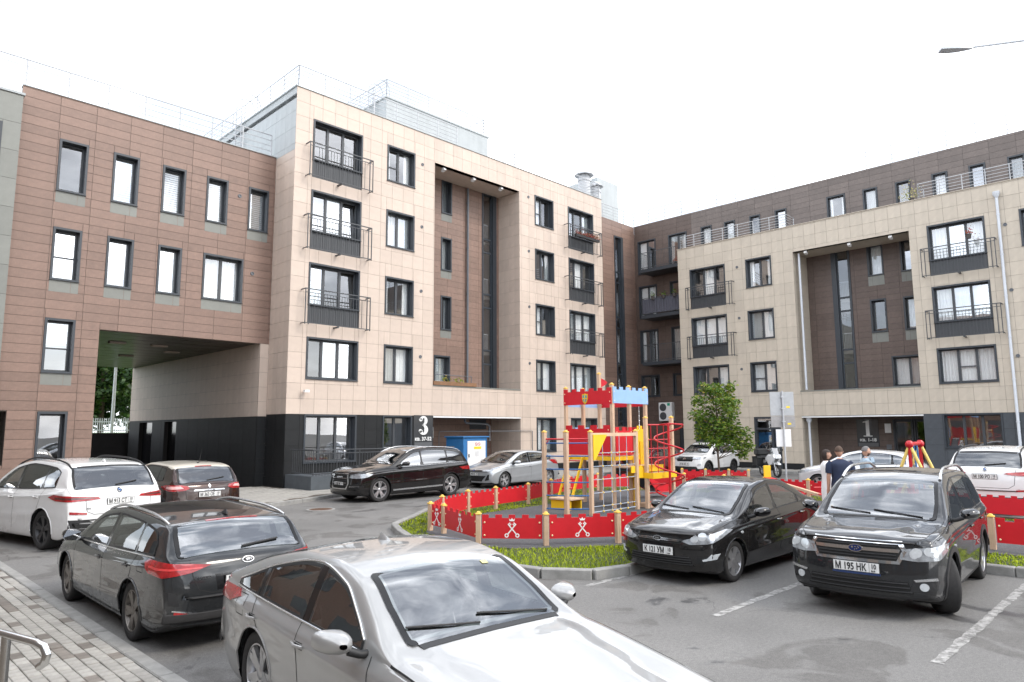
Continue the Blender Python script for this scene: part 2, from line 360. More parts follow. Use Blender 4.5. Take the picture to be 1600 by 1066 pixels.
kerb_run(kl, pave, .125)
# ---- playground island
ISL = [(9.9, 13.7), (9.35, 12.7), (8.75, 11.4), (8.25, 9.9), (8.12, 8.7), (8.3, 7.6), (8.75, 6.95), (9.4, 6.78), (13.3, 6.72), (13.42, 6.4), (13.42, -14), (22.5, -14), (22.5, 3.5), (23.6, 9), (23.6, 15.2), (21, 17.6), (16.5, 16.4), (12.4, 15.6)]
M_soil = pm('lawn_soil', (.045, .06, .02), .95, var=.3, scale=10)
isl = MB().prism(ISL, -.1, .095).obj('lawn', M_soil); struct(isl)
kerb_run(ISL+[ISL[0]], isl, .145, .16)
M_gravel = pm('rubber_crumb', (.088, .090, .094), .95, var=.5, scale=45, bump=.9, bscale=140)
RUB = [(10.3, 12.95), (9.65, 12.2), (9.25, 11.1), (9.15, 10.2), (9.5, 9.35), (10.2, 8.75), (11.3, 8.05), (13.2, 7.75), (14.6, 7.25), (14.85, 6.3), (14.9, -12), (19.6, -12), (20.2, 3.5), (22.3, 9.3), (22.3, 14.0), (20.5, 16.0), (16, 14.15), (13, 13.9), (11.4, 13.4)]
struct(MB().prism(RUB, .05, .103).obj('play_surface', M_gravel))
struct(MB().box((20.6, -14, -.05), (26, 6.3, .15)).obj('rear_lot', M_asph))
# ---- grass blades
M_grass = D.materials.new('grass_blade'); M_grass.use_nodes = True
_t = M_grass.node_tree; _b = _t.nodes['Principled BSDF']; _g = _t.nodes.new('ShaderNodeNewGeometry'); _r = _t.nodes.new('ShaderNodeValToRGB')
_t.links.new(_g.outputs['Random Per Island'], _r.inputs[0]); _t.links.new(_r.outputs[0], _b.inputs['Base Color']); _b.inputs['Roughness'].default_value = .75; _b.inputs['Specular IOR Level'].default_value = .15
_r.color_ramp.elements[0].color = (.15, .23, .004, 1); _r.color_ramp.elements[1].color = (.42, .48, .02, 1)
_b.inputs['Subsurface Weight'].default_value = 0
def clump_noise(x, y): return .5+.25*math.sin(x*3.1+1.3*math.sin(y*2.3))+.25*math.sin(y*4.3+x*1.7)
rnd = random.Random(11); gb = MB(); cnt = 0
for _ in range(260000):
    x = rnd.uniform(8.1, 23.6); y = rnd.uniform(-3, 17)
    if not in_poly(x, y, ISL) or in_poly(x, y, RUB): continue
    d = math.hypot(x, y)
    if rnd.random() > min(1, (13.5/d)**2): continue
    a = math.degrees(math.atan2(y, x))
    if a < 4 or (x > 13 and a < 9 and x > 16): continue
    c = clump_noise(x, y); h = (.028+.05*c*rnd.random())*(1.25 if d < 13 else 1.1); g_ = rnd.uniform(0, 6.28); le = rnd.uniform(0, .05); wd = rnd.uniform(.003, .006)*(1 if d < 13 else 1.6)
    dx, dy = math.cos(g_), math.sin(g_); px, py = -dy*wd, dx*wd
    gb.add([(x-px, y-py, .09), (x+px, y+py, .09), (x+dx*le*.5+px*.7, y+dy*le*.5+py*.7, .09+h*.6), (x+dx*le*.5-px*.7, y+dy*le*.5-py*.7, .09+h*.6), (x+dx*le*1.4, y+dy*le*1.4, .09+h)], [(0, 1, 2, 3), (3, 2, 4)]); cnt += 1
o = gb.obj('grass', M_grass, None, fix=False); o['kind'] = 'stuff'; o['label'] = 'short green grass on the lawn round the playground'; o['category'] = 'grass'
# ================================================================ BUILDINGS
class Fac:
    """facade frame: u along the wall, z up, d outwards"""
    def __init__(s, axis, c): s.a = axis; s.c = c
    def p(s, u, z, d): return (u, s.c-d, z) if s.a == 'Y' else (s.c-d, u, z)
    def box(s, mb, u0, u1, z0, z1, d0, d1):
        a = s.p(u0, z0, d0); b = s.p(u1, z1, d1)
        return mb.box(tuple(map(min, a, b)), tuple(map(max, a, b)))
def rsub(rects, o):
    """subtract rectangle o from rectangles"""
    res = []
    for (a, b, c, d) in rects:
        u0, u1, z0, z1 = o
        if u1 <= a or u0 >= b or z1 <= c or z0 >= d: res.append((a, b, c, d)); continue
        if u0 > a: res.append((a, u0, c, d))
        if u1 < b: res.append((u1, b, c, d))
        a2, b2 = max(a, u0), min(b, u1)
        if z0 > c: res.append((a2, b2, c, z0))
        if z1 < d: res.append((a2, b2, z1, d))
    return res
class Bld:
    def __init__(s, name, loc, label, cat='apartment building'):
        s.e = empty(name, loc, 0, label, cat); s.o = Vector(loc); s.tiles = []; s.back = []
    def loc(s, mb): mb.v = [(x-s.o.x, y-s.o.y, z-s.o.z) for x, y, z in mb.v]; return mb
    def part(s, mb, name, mat, parent=None, smooth=False): return s.loc(mb).obj(name, mat, parent or s.e, smooth)
    def wall(s, F, u0, u1, z0, z1, holes, mat, cw, ch, jmat, uo=None, zo=None, stag=False, th=.3, gap=.009, tile='facade_panel', d=0., bx=()):
        """backing wall with openings + recessed-joint cladding panels"""
        rects = [(u0+.03, u1-.03, z0, z1)]
        for h in list(holes)+list(bx): rects = rsub(rects, h)
        mb = MB()
        for r in rects: F.box(mb, *r, d-th, d-.024)
        s.part(mb, 'wall', jmat)
        uo = u0 if uo is None else uo; zo = z0 if zo is None else zo
        j0 = math.floor((z0-zo)/ch+1e-6); j1 = math.ceil((z1-zo)/ch-1e-6)
        for j in range(j0, j1):
            sh = cw/2 if (stag and j % 2) else 0
            i0 = math.floor((u0-uo-sh)/cw+1e-6); i1 = math.ceil((u1-uo-sh)/cw-1e-6)
            for i in range(i0, i1):
                c = (max(u0, uo+sh+i*cw), min(u1, uo+sh+(i+1)*cw), max(z0, zo+j*ch), min(z1, zo+(j+1)*ch))
                if c[1]-c[0] < .03 or c[3]-c[2] < .03: continue
                rs = [c]
                for h in holes: rs = rsub(rs, h)
                for q in rs:
                    if q[1]-q[0] > .03 and q[3]-q[2] > .03: s.tiles.append((F, q, mat, gap, tile, d))
    def flush(s, near=(0, 0, 2.3), limit=295):
        """nearest tiles become parts, the others one joined part per material"""
        def size(t):
            F, q, *_ = t; p = Vector(F.p((q[0]+q[1])/2, (q[2]+q[3])/2, 0)); v = p-Vector(near); z = v.dot(fw)
            if z < 1: return 0
            px = 800+1088*v.dot(rt)/z; py = 533-1088*v.dot(up)/z
            if not (-30 < px < 1630 and -30 < py < 1090): return 0
            return (q[1]-q[0])*(q[3]-q[2])/z/z
        ts = sorted(s.tiles, key=size, reverse=True); rest = {}; cache = {}
        for k, (F, q, mat, gap, tile, d) in enumerate(ts):
            if k < limit and size(ts[k]) > 0:
                w_, h_ = q[1]-q[0]-gap, q[3]-q[2]-gap; key = (F.a, round(w_, 3), round(h_, 3), mat.name)
                if key not in cache:
                    mb = MB(); Fac(F.a, 0).box(mb, -w_/2, w_/2, -h_/2, h_/2, -.014, .0); cache[key] = mb.mesh(tile, mat)
                link(tile, cache[key], s.e, Vector(F.p((q[0]+q[1])/2, (q[2]+q[3])/2, d))-s.o)
            else:
                mb = rest.setdefault((mat.name, tile), (MB(), mat))[0]; F.box(mb, q[0]+gap/2, q[1]-gap/2, q[2]+gap/2, q[3]-gap/2, d-.014, d)
        for (n, tile), (mb, mat) in rest.items(): o = s.part(mb, tile+'s', mat); o['kind'] = 'stuff'
        s.tiles = []
RW = random.Random(5)
def curtain(F, u0, u1, z0, z1, d, amp=.025, wl=.13):
    mb = MB(); n = max(6, int((u1-u0)/.02)); ph = RW.uniform(0, 6)
    P = [[F.p(u0+(u1-u0)*i/n, z, d+amp*math.sin(ph+(u0+(u1-u0)*i/n)*6.283/wl)*(.7+.3*math.sin(i*.37))) for i in range(n+1)] for z in (z0, z1)]
    return mb.grid(P)
def window(B, F, u0, u1, z0, z1, panes=2, cur='rand', d=0, apron=None, lower=False, dep=.36, open_=False, split=None, cas=.075):
    mb = MB(); c = cas
    for a in ((u0, u0+c, z0, z1), (u1-c, u1, z0, z1), (u0+c, u1-c, z1-c, z1), (u0+c, u1-c, z0, z0+.05)): F.box(mb, *a, d-dep, d+.03)
    W = B.part(mb, 'window', M_case)
    mb = MB(); F.box(mb, u0-.01, u1+.01, z0-.022, z0, d-.1, d+.06); B.part(mb, 'sill', M_case, W)
    a0, a1, b0, b1 = u0+c, u1-c, z0+.05, z1-c
    fd0, fd1 = d-dep+.02, d-dep+.09; f = .06
    mb = MB()
    for q in ((a0, a0+f, b0, b1), (a1-f, a1, b0, b1), (a0+f, a1-f, b0, b0+f), (a0+f, a1-f, b1-f, b1)): F.box(mb, *q, fd0, fd1)
    wd = (a1-a0)/panes; gl = []
    for i in range(panes):
        x0 = a0+wd*i; x1 = x0+wd
        if i: F.box(mb, x0-.055, x0+.055, b0+f, b1-f, fd0, fd1+.006)
        lo = x0+(f if i == 0 else .055); hi = x1-(f if i == panes-1 else .055)
        for zs in ([] if not split or (split != 'all' and i != split-1) else [b0+(b1-b0)*.46]): F.box(mb, lo, hi, zs-.025, zs+.025, fd0, fd1-.004)
        gl.append((lo, hi))
    B.part(mb, 'frame', M_frame, W)
    for k, (lo, hi) in enumerate(gl):
        mb = MB()
        if open_ and k == panes-1:                      # tilted sash
            t = .10; pts = [F.p(lo, b0+f, fd0+.03), F.p(hi, b0+f, fd0+.03), F.p(hi, b1-f, fd0+.03-t), F.p(lo, b1-f, fd0+.03-t)]
            mb.add(pts, [(0, 1, 2, 3)])
        else: mb.add([F.p(lo, b0+f, fd0+.03), F.p(hi, b0+f, fd0+.03), F.p(hi, b1-f, fd0+.03), F.p(lo, b1-f, fd0+.03)], [(0, 1, 2, 3)])
        B.part(mb, 'pane', M_glassb if RW.random() < .36 else M_glass, W)
    # room behind
    mb = MB(); q0, q1 = u0-.5, u1+.5; e0, e1 = z0-.6, z1+.25; r0_, r1_ = d-dep-2.4, d-dep-.05
    V = [F.p(u, z, dd) for dd in (r0_, r1_) for z in (e0, e1) for u in (q0, q1)]
    mb.add(V, [(0, 1, 3, 2), (0, 1, 5, 4), (2, 3, 7, 6), (0, 2, 6, 4), (1, 3, 7, 5)]); B.part(mb, 'room', M_room, W)
    if cur == 'rand': cur = RW.choice(['sheer', 'sheer', 'sides', 'none', 'sheer1', 'dim'])
    cd_ = d-dep-.02
    if cur == 'sheer': B.part(curtain(F, a0, a1, b0, b1, cd_), 'curtain', M_curt, W, True)
    elif cur == 'sheer1': k = RW.randrange(panes); B.part(curtain(F, gl[k][0]-.05, gl[k][1]+.05, b0, b1, cd_), 'curtain', M_curt, W, True)
    elif cur == 'sides':
        ww = (a1-a0)*.22
        B.part(curtain(F, a0, a0+ww, b0, b1, cd_), 'curtain', M_curt, W, True); B.part(curtain(F, a1-ww, a1, b0, b1, cd_), 'curtain', M_curt, W, True)
    elif cur == 'dim': B.part(curtain(F, a0, a1, b0, b1, cd_), 'curtain', M_curt2, W, True)
    elif cur in ('blind', 'halfblind'):
        zt = b1; zb = b0 if cur == 'blind' else b0+(b1-b0)*.42; n = int((zt-zb)/.085); mb = MB()
        for i in range(n): F.box(mb, a0+.02, a1-.02, zt-(i+1)*.085+.026, zt-i*.085, fd0-.05, fd0-.045)
        B.part(mb, 'blind', M_curt, W)
    if apron:
        mb = MB(); F.box(mb, u0, u1, z0-apron, z0-.025, d-.02, d+.004)
        mm = (u0*.27+u1*.73); mb = MB(); F.box(mb, u0, mm-.005, z0-apron, z0-.025, d-.02, d+.004); F.box(mb, mm+.005, u1, z0-apron, z0-.025, d-.02, d+.004); B.part(mb, 'apron', M_greygreen, W)
    if lower:  # ribbed panel of a french balcony below the sash
        mb = MB(); F.box(mb, u0+.01, u1-.01, z0-lower, z0-.03, d-.10, d-.05); n = int((u1-u0)/.1)
        for i in range(n+1): uu = u0+.02+(u1-u0-.04)*i/n; F.box(mb, uu-.008, uu+.008, z0-lower, z0-.03, d-.05, d-.036)
        B.part(mb, 'lower_panel', M_rail, W)
    return W
def french_rail(B, F, u0, u1, z0, z1, d0=.0, d1=.36, n=18):
    """bow-out balcony railing in front of a window"""
    mb = MB(); t = .016
    for z, q in ((z0, .016), (z1, .02)):
        F.box(mb, u0, u1, z-q, z+q, d1-q, d1+q)
        for u in (u0, u1): F.box(mb, u-q, u+q, z-q, z+q, d0, d1)
    F.box(mb, u0, u1, z1-.16, z1-.135, d1-.012, d1+.012)
    R_ = B.part(mb, 'balcony_railing', M_rail)
    for u in (u0+.0, u1-.0, u0+.16, u1-.16):
        mb = MB(); F.box(mb, u-t, u+t, z0-.06, z1+.02, d1-t-.002, d1+t+.002); B.part(mb, 'post', M_rail, R_)
    a, b = u0+.42, u1-.42
    for i in range(n):
        u = a+(b-a)*i/(n-1); mb = MB(); F.box(mb, u-.008, u+.008, z0+.02, z1-.14, d1-.008, d1+.008); B.part(mb, 'baluster', M_rail, R_)
    mb = MB(); F.box(mb, (u0+u1)/2-.04, (u0+u1)/2+.04, z0-.075, z0-.02, d0, d1); B.part(mb, 'bracket', M_rail, R_)
    return R_
def roof_rail(B, pts, z, h=1.0, n=5, sp=1.25, mat=None, r=.021, name='roof_railing'):
    mat = mat or M_galv; mb = MB()
    for a, b in zip(pts[:-1], pts[1:]):
        a3 = Vector((*a, z)); b3 = Vector((*b, z)); L = (b3-a3).length; k = max(1, round(L/sp))
        for i in range(k+1):
            p = a3.lerp(b3, i/k); mb.tube([p, p+Vector((0, 0, h))], r*1.25, 6)
        for j in range(n): zz = Vector((0, 0, h*(j+1)/n)); mb.tube([a3+zz, b3+zz], r*(1.2 if j == n-1 else .75), 6)
    return B.part(mb, name, mat)
def vent(B, F, u, z, d=0):
    n = Vector(F.p(0, 0, 1))-Vector(F.p(0, 0, 0)); s_ = Vector(F.p(1, 0, 0))-Vector(F.p(0, 0, 0))
    mb = MB().lathe([(.0, .012), (.045, .012), (.05, .03), (.075, .03), (.08, 0), (.08, -.05)], 14, basis(Vector(F.p(u, z, d)), s_, Vector((0, 0, 1)), n)); B.part(mb, 'wall_vent', M_metalgrey, None, 30)
def spot_lamp(B, p, dirn):
    p = Vector(p); mb = MB().box((-.05, -.05, -.06), (.05, .05, 0), Matrix.Translation(p)); mb.tube([p+Vector((0, 0, -.06)), p+Vector((0, 0, -.09))], .03, 8)
    mb.box((-.11, -.075, -.20), (.11, .075, -.09), Matrix.Translation(p)@Matrix.Rotation(dirn, 4, 'Z')@Matrix.Rotation(.35, 4, 'Y')); B.part(mb, 'floodlight', M_white)

YF, YB, XF, XB = 25.76, 27.40, 38.0, 39.9
F3, FB, F1, FU = Fac('Y', YF), Fac('Y', YB), Fac('X', XF), Fac('X', XB)
TOP3, TOP1 = 16.65, 13.57
ZT = [15.46, 12.36, 9.24, 6.13, 2.975]           # window heads of the beige building
# ---------------------------------------------------------------- central beige building
B3 = Bld('apartment_building', (23, 33, 0), 'tall beige panel apartment block with entrance number 3 and French balconies')
holes = []; wins = []
cur3 = {'A': ['none', 'sheer1', 'sheer1', 'sheer1', 'none'], 'B': ['sides', 'sheer', 'sides', 'sheer', 'none'], 'C': ['sheer1', 'sides', 'sheer1', 'sheer', 'sheer'], 'D': ['sides', 'sheer1', 'sheer', 'sheer', 'dim']}
for k, zt in enumerate(ZT):
    for nm, (a, b, n) in dict(A=(14.10, 16.55, 3), B=(17.88, 19.48, 2), C=(27.86, 29.45, 2), D=(30.75, 33.15, 3)).items():
        big = nm in 'AD'; zb = zt-1.72
        if k == 4: zb = {'A': 1.02, 'B': 1.10, 'C': 1.12, 'D': 1.12}[nm]
        lowz = zb
        fr = big and k < 3
        if fr: lowz = zt-2.55; zb = zt-1.78
        holes.append((a, b, lowz, zt)); wins.append((nm, k, a, b, zb, zt, n, fr, lowz))
rec_hi = (20.69, 26.62, 4.43, 15.36); rec_lo = (20.72, 26.62, .0, 2.95)
hl = holes+[rec_hi, rec_lo]
B3.wall(F3, 13.30, 34.03, 2.975, TOP3, hl, M_beige, .612, .6225, M_joint, uo=13.30, zo=.48, bx=[(26.6, 26.66, 4.43, 15.36)])
B3.wall(F3, 13.30, 20.72, .0, 2.975, hl, M_dark, .612, .6225, M_jdark, uo=13.30, zo=.48)
B3.wall(F3, 26.62, 34.03, .45, 2.975, hl, M_beige, .612, .6225, M_joint, uo=13.30, zo=.48)
B3.wall(F3, 26.62, 34.03, .0, .45, [], M_dark, 1.2, .45, M_jdark)
FS = Fac('X', 13.30)
B3.wall(FS, YF+.017, 45, 13.9, TOP3, [], M_roofw, .9, .72, M_joint, zo=.48)
B3.wall(FS, YF+.017, YB, 2.975, 13.9, [], M_beige, .82, .6225, M_joint, zo=.48)
B3.wall(FS, YF+.017, YB, 0, 2.975, [], M_dark, .82, .6225, M_jdark, zo=.48)
for nm, k, a, b, zb, zt, n, fr, lowz in wins:
    window(B3, F3, a, b, zb, zt, n, cur3[nm][k], lower=(zb-lowz) if fr else False, open_=(nm, k) in {('A', 2), ('A', 1), ('C', 1)}, split=({('C', 0): 1, ('C', 2): 1, ('D', 0): 3, ('D', 2): 3, ('A', 1): 1, ('B', 0): 1}).get((nm, k)))
    if fr:
        if nm == 'A': french_rail(B3, F3, 13.80, 16.88, zb-.98+.16, zt-1.20, n=17)
        else: french_rail(B3, F3, 30.38, 33.52, zb-.98+.16, zt-1.20, n=17)
for zt in ZT[:4]:
    vent(B3, F3, 19.92, zt-.42); vent(B3, F3, 27.35, zt-.25)
# recess (upper): back wall, reveals, soffit, ledge
rw = [(22.46, 23.17, 13.60, 15.43), (22.45, 23.17, 10.55, 12.30), (22.45, 23.17, 7.43, 9.20), (22.05, 23.11, 4.5, 6.09), (25.34, 26.42, 4.45, 15.43)]
B3.wall(FB, 20.69, 26.62, 4.43, 15.6, rw, M_brown, 1.1, .312, M_jdark, th=.25)
for q in rw[:3]: window(B3, FB, *q, 1, RW.choice(['sheer', 'sides', 'dim']), apron=.42)
window(B3, FB, *rw[3], 1, 'sheer')
def stair_glazing(B, F, u0, u1, z0, z1, fl, dark=False):
    mb = MB()
    for a in ((u0, u0+.10, z0, z1), (u1-.26, u1, z0, z1), (u0+.1, u1-.26, z1-.1, z1)): F.box(mb, *a, -.22, .04)
    W = B.part(mb, 'window', M_case); mb = MB(); a0, a1 = u0+.1, u1-.26
    zz = z1-.1; bars = []
    for f_ in fl: bars += [f_, f_-.75]
    bars = [b for b in sorted(bars) if z0+.1 < b < z1-.2]
    for u in (a0, a1-.06): F.box(mb, u, u+.06, z0, z1-.1, -.16, -.09)
    for b in bars: F.box(mb, a0+.06, a1-.06, b-.05, b+.05, -.16, -.085)
    F.box(mb, a0+.06, a1-.06, z0, z0+.06, -.16, -.09); B.part(mb, 'frame', M_case, W)
    ed = [z0+.06]+sum(([b-.05, b+.05] for b in bars), [])+[z1-.1]
    for i in range(0, len(ed), 2):
        mb = MB().add([F.p(a0+.06, ed[i], -.13), F.p(a1-.06, ed[i], -.13), F.p(a1-.06, ed[i+1], -.13), F.p(a0+.06, ed[i+1], -.13)], [(0, 1, 2, 3)]); B.part(mb, 'pane', M_glass, W)
    mb = MB()
    V = [F.p(u, z, dd) for dd in (-3.0, -.25) for z in (z0-.2, z1+.2) for u in (u0-.6, u1+.6)]
    mb.add(V, [(0, 1, 3, 2), (0, 1, 5, 4), (2, 3, 7, 6), (0, 2, 6, 4), (1, 3, 7, 5)])
    for f_ in fl: F.box(mb, u0-.5, u1+.5, f_-.2, f_-.02, -2.9, -.5)
    B.part(mb, 'stairwell', M_room, W)
    mb = MB()                                  # stair balustrade seen through the glass
    for f_ in fl:
        F.box(mb, a0, a1, f_-.02+.92, f_+.95, -.40, -.37)
        for i in range(8): u = a0+(a1-a0)*(i+.5)/8; F.box(mb, u-.009, u+.009, f_, f_+.92, -.395, -.375)
    B.part(mb, 'balustrade', M_galv, W)
    return W
stair_glazing(B3, FB, *rw[4], [13.0-.2, 9.9-.2, 6.8-.2])
mb = MB()
FR = Fac('X', 26.62); FL = Fac('X', 20.69)
B3.wall(FR, YF+.017, YB, 4.43, 15.36, [], M_beige, .82, .6225, M_joint, zo=.48, th=.2)
mb = MB().box((20.45, YF+.03, 4.43), (20.685, YB, 15.5)); B3.part(mb, 'wall', M_joint)
mb = MB().box((20.69, YF-.005, 15.36), (26.62, YB, 15.42)); B3.part(mb, 'soffit', M_beige)
mb = MB().box((20.69, YF-.03, 4.38), (26.62, YB, 4.432)); B3.part(mb, 'ledge', M_greygreen)
mb = MB().box((20.72, YF-.012, 2.90), (26.64, YF+.05, 2.965)); B3.part(mb, 'canopy_edge', M_white)
mb = MB().box((20.72, YF+.02, 2.96), (26.62, YB+1.2, 3.06)); B3.part(mb, 'canopy_soffit', M_dark)
for u in (21.4, 23.4, 25.4): spot_lamp(B3, (u, YF+.25, 15.36), 1.57)
# entrance niche
EB = YB+.6; FE = Fac('Y', EB)
door = (20.9, 22.1, .12, 2.6)
B3.wall(FE, 20.72, 26.62, .12, 2.96, [door], M_brown, 1.1, .312, M_jdark, th=.2)
FRE = Fac('X', 26.62); B3.wall(FRE, YF+.017, EB, 0, 2.95, [], M_beige, .82, .6225, M_joint, zo=.48, th=.2)
mb = MB().box((20.5, YF+.03, 0), (20.715, EB, 2.96)); B3.part(mb, 'wall', M_jdark)
mb = MB().box((20.9, EB-.02, .12), (22.1, EB+.06, 2.6)); D_ = B3.part(mb, 'door', M_case)
mb = MB().tube([(21.95, EB-.06, 1.0), (21.95, EB-.06, 1.5)], .015, 8); B3.part(mb, 'handle', M_steel, D_)
mb = MB().box((20.95, EB-.03, 1.2), (21.3, EB-.022, 2.3)); B3.part(mb, 'door_glass', M_glass, D_)
mb = MB().box((25.0, EB-.03, 2.35), (26.2, EB+.05, 2.88)); B3.part(mb, 'transom_window', M_case)
# planter shelf on the ledge and gas pipes
mb = MB().box((20.70, YF-.07, 4.44), (23.4, YF+.10, 4.62)); PL = B3.part(mb, 'planter', pm('planter_wood', (.23, .12, .06), .6, var=.2, scale=8))
mb = MB().tube([(20.9, YF+.1, 4.95), (23.2, YF+.1, 4.95), (23.2, YF+.1, 4.5)], .022, 8); mb.tube([(20.9, YF+.1, 4.95), (20.9, YF+.1, 4.5)], .022, 8); B3.part(mb, 'guard_rail', M_metalgrey)
mb = MB().tube([(24.2, YB-.12, 15.3), (24.2, YB-.12, 4.45)], .062, 10)
for z in (14.5, 12, 9.5, 7): mb.lathe([(.075, -.03), (.075, .03)], 10, Matrix.Translation((24.2, YB-.12, z))); mb.box((24.18, YB-.12, z-.015), (24.22, YB, z+.015))
B3.part(mb, 'drainpipe', M_metalgrey, None, 40)
mb = MB(); yy = YF+.9
mb.tube([(23.5, yy, 2.88), (23.5, yy, 2.74), (23.6, yy, 2.66), (25.0, yy, 2.62), (25.2, yy, 2.5), (25.2, yy, 1.75)], .06, 10); B3.part(mb, 'vent_pipe', M_metalgrey, None, 40)
mb = MB(); mb.tube([(21.9, YF+1.0, 1.1), (21.9, YF+1.0, 2.2), (21.95, YF+1.0, 2.25), (26.5, YF-.07, 2.25), (28.0-.55, YF-.07, 2.25), (27.45, YF-.07, 2.2), (27.45, YF-.07, .9)], .02, 8)
mb.box((27.4, YF-.11, .85), (27.5, YF-.02, 1.12)); B3.part(mb, 'gas_pipe', M_metalgrey)
# interior of entrance roof: roof slab & parapet cap
mb = MB().box((13.3, YF+.02, TOP3-.5), (34.03, 45, TOP3-.3)); B3.part(mb, 'roof', M_roofw)
mb = MB().box((13.25, YF-.04, TOP3), (34.06, YF+.35, TOP3+.03)); mb.box((13.25, YF+.35, TOP3), (13.6, 45, TOP3+.03)); B3.part(mb, 'parapet_cap', M_roofw)
mb = MB().box((33.75, YF+.03, 0), (34.03, 45, TOP3)); mb.box((13.6, 44.7, 0), (33.75, 45, TOP3-.5)); B3.part(mb, 'rear_wall', M_beige)
roof_rail(B3, [(13.42, 44), (13.42, YF+.12), (22.2, YF+.12)], TOP3+.03, 1.0)
roof_rail(B3, [(26.4, YF+3.6), (26.4, YF+.12), (33.9, YF+.12), (33.9, YF+4)], TOP3+.03, 1.0)
# stair head on the roof
PX0, PX1, PY0, PY1, PZ = 19.65, 26.85, 28.5, 36, 19.35
mb = MB().box((PX0, PY0, TOP3-.4), (PX1, PY1, PZ)); B3.part(mb, 'stair_head', M_roofw)
mb = MB().box((PX0-.05, PY0-.05, PZ), (PX1+.05, PY1, PZ+.08)); B3.part(mb, 'stair_head_roof', M_roofw)
roof_rail(B3, [(PX0+.05, PY1), (PX0+.05, PY0+.05), (PX1-.3, PY0+.05), (PX1-.3, PY1)], PZ+.08, .95)
def roof_ladder(B, p, wdir, bdir, z0, z1):
    """cat ladder whose stringers arch over the parapet"""
    p = Vector(p); wdir = Vector(wdir); bdir = Vector(bdir); mb = MB()
    for s_ in (-.3, .3):
        a = p+wdir*s_; pts = [a+Vector((0, 0, z0-p.z))]
        pts += [a+bdir*(.45-.45*math.cos(t))+Vector((0, 0, z1-p.z+.45*math.sin(t))) for t in [math.pi*i/10 for i in range(11)]]
        pts += [a+bdir*.9+Vector((0, 0, z1-1.0-p.z))]; mb.tube(pts, .03, 8)
    k = int((z1-z0)/.3)
    for i in range(k): q = p+Vector((0, 0, z0+.2+.3*i-p.z)); mb.tube([q-wdir*.3, q+wdir*.3], .014, 6)
    return B.part(mb, 'roof_ladder', M_galv, None, 40)
roof_ladder(B3, (13.12, 31.0, 0), (0, 1, 0), (1, 0, 0), 14.0, TOP3+1.0)
roof_ladder(B3, (PX0-.15, 29.6, 0), (0, 1, 0), (1, 0, 0), TOP3-.3, PZ+.9)
# chimney block
mb = MB().box((37.9, 29.0, TOP3-1.5), (40.3, 31.5, 20.0)); B3.part(mb, 'vent_stack', M_roofw)
for (x, y, r_, h_) in ((36.3, 28.9, .42, 20.1), (37.3, 28.7, .34, 19.5)):
    mb = MB().lathe([(r_, 16.0), (r_, h_-.9), (r_*1.12, h_-.88), (r_*1.12, h_-.75), (r_*.9, h_-.72), (r_*.9, h_-.45)], 18, Matrix.Translation((x, y, 0)))
    mb.lathe([(r_*.2, h_-.05), (r_*1.65, h_-.42), (r_*1.65, h_-.46), (0.01, h_-.36)], 8, Matrix.Translation((x, y, 0))); B3.part(mb, 'chimney_cowl', M_galv, None, 30)
# ramp with railing before the ground-floor window
mb = MB().box((13.34, 23.7, .05), (20.5, 25.70, .62)); B3.part(mb, 'ramp_plinth', pm('plinth_paint', (.085, .098, .11), .6, var=.12, scale=4))
mb = MB()
for z in (.70, 1.45, 1.58): mb.tube([(13.5, 23.85, z), (20.4, 23.85, z)], .02, 6)
mb.tube([(13.5, 23.85, 1.58), (13.5, 25.6, 1.58)], .02, 6); mb.tube([(13.5, 23.85, .7), (13.5, 25.6, .7)], .02, 6)
RR = B3.part(mb, 'ramp_railing', M_rail)
mb = MB()
for i in range(56): x = 13.5+.125*i; mb.tube([(x, 23.85, .62), (x, 23.85, 1.45 if i % 8 else 1.58)], .008 if i % 8 else .02, 6)
for i in range(12): mb.tube([(13.5, 23.85+.145*i, .7), (13.5, 23.85+.145*i, 1.58)], .008, 6)
B3.part(mb, 'balusters', M_rail, RR)
mb = MB().tube([(14.05, YF-.06, 3.90), (14.05, YF-.16, 3.88)], .03, 8); mb.box((13.95, YF-.30, 3.84), (14.15, YF-.14, 3.94)); B3.part(mb, 'security_camera', M_white)
B3.flush()
# ---------------------------------------------------------------- entrance number signs
def glyph_num(ch):
    """heavy didone numerals, unit height, list of polygons"""
    def ring(cx, cy, ro, ri, a0, a1, sx=1, n=22, thin=.35):
        P = []; Q = []
        for i in range(n+1):
            a = a0+(a1-a0)*i/n; k = abs(math.cos(a))**.8; w_ = (ro-ri)*(thin+(1-thin)*k)
            P.append((cx+sx*ro*math.cos(a), cy+ro*math.sin(a))); Q.append((cx+sx*(ro-w_)*math.cos(a), cy+(ro-w_)*math.sin(a)))
        return P+Q[::-1]
    def dot(cx, cy, r_): return [(cx+r_*math.cos(i*.4488), cy+r_*math.sin(i*.4488)) for i in range(14)]
    if ch == '3': return [ring(.27, .755, .245, .06, R(-88), R(165), .95), ring(.27, .27, .27, .05, R(-165), R(88), 1.0), [(.2, .50), (.3, .50), (.3, .535), (.2, .535)], dot(.10, .80, .085), dot(.09, .21, .095)]
    if ch == '1': return [[(.20, .05), (.38, .05), (.38, 1.0), (.34, 1.0), (.06, .90), (.06, .86), (.20, .86)], [(.06, 0), (.52, 0), (.52, .045), (.06, .045)]]
    return []
def small_text(txt, h):
    """text mesh in the xz plane, built from the built-in font"""
    cu = D.curves.new('t', 'FONT'); cu.body = txt; cu.size = h; cu.extrude = .003; cu.resolution_u = 3; cu.offset = h*.022
    o = D.objects.new('t', cu); COL.objects.link(o); dg = bpy.context.evaluated_depsgraph_get(); me = D.meshes.new_from_object(o.evaluated_get(dg))
    D.objects.remove(o); D.curves.remove(cu); return me
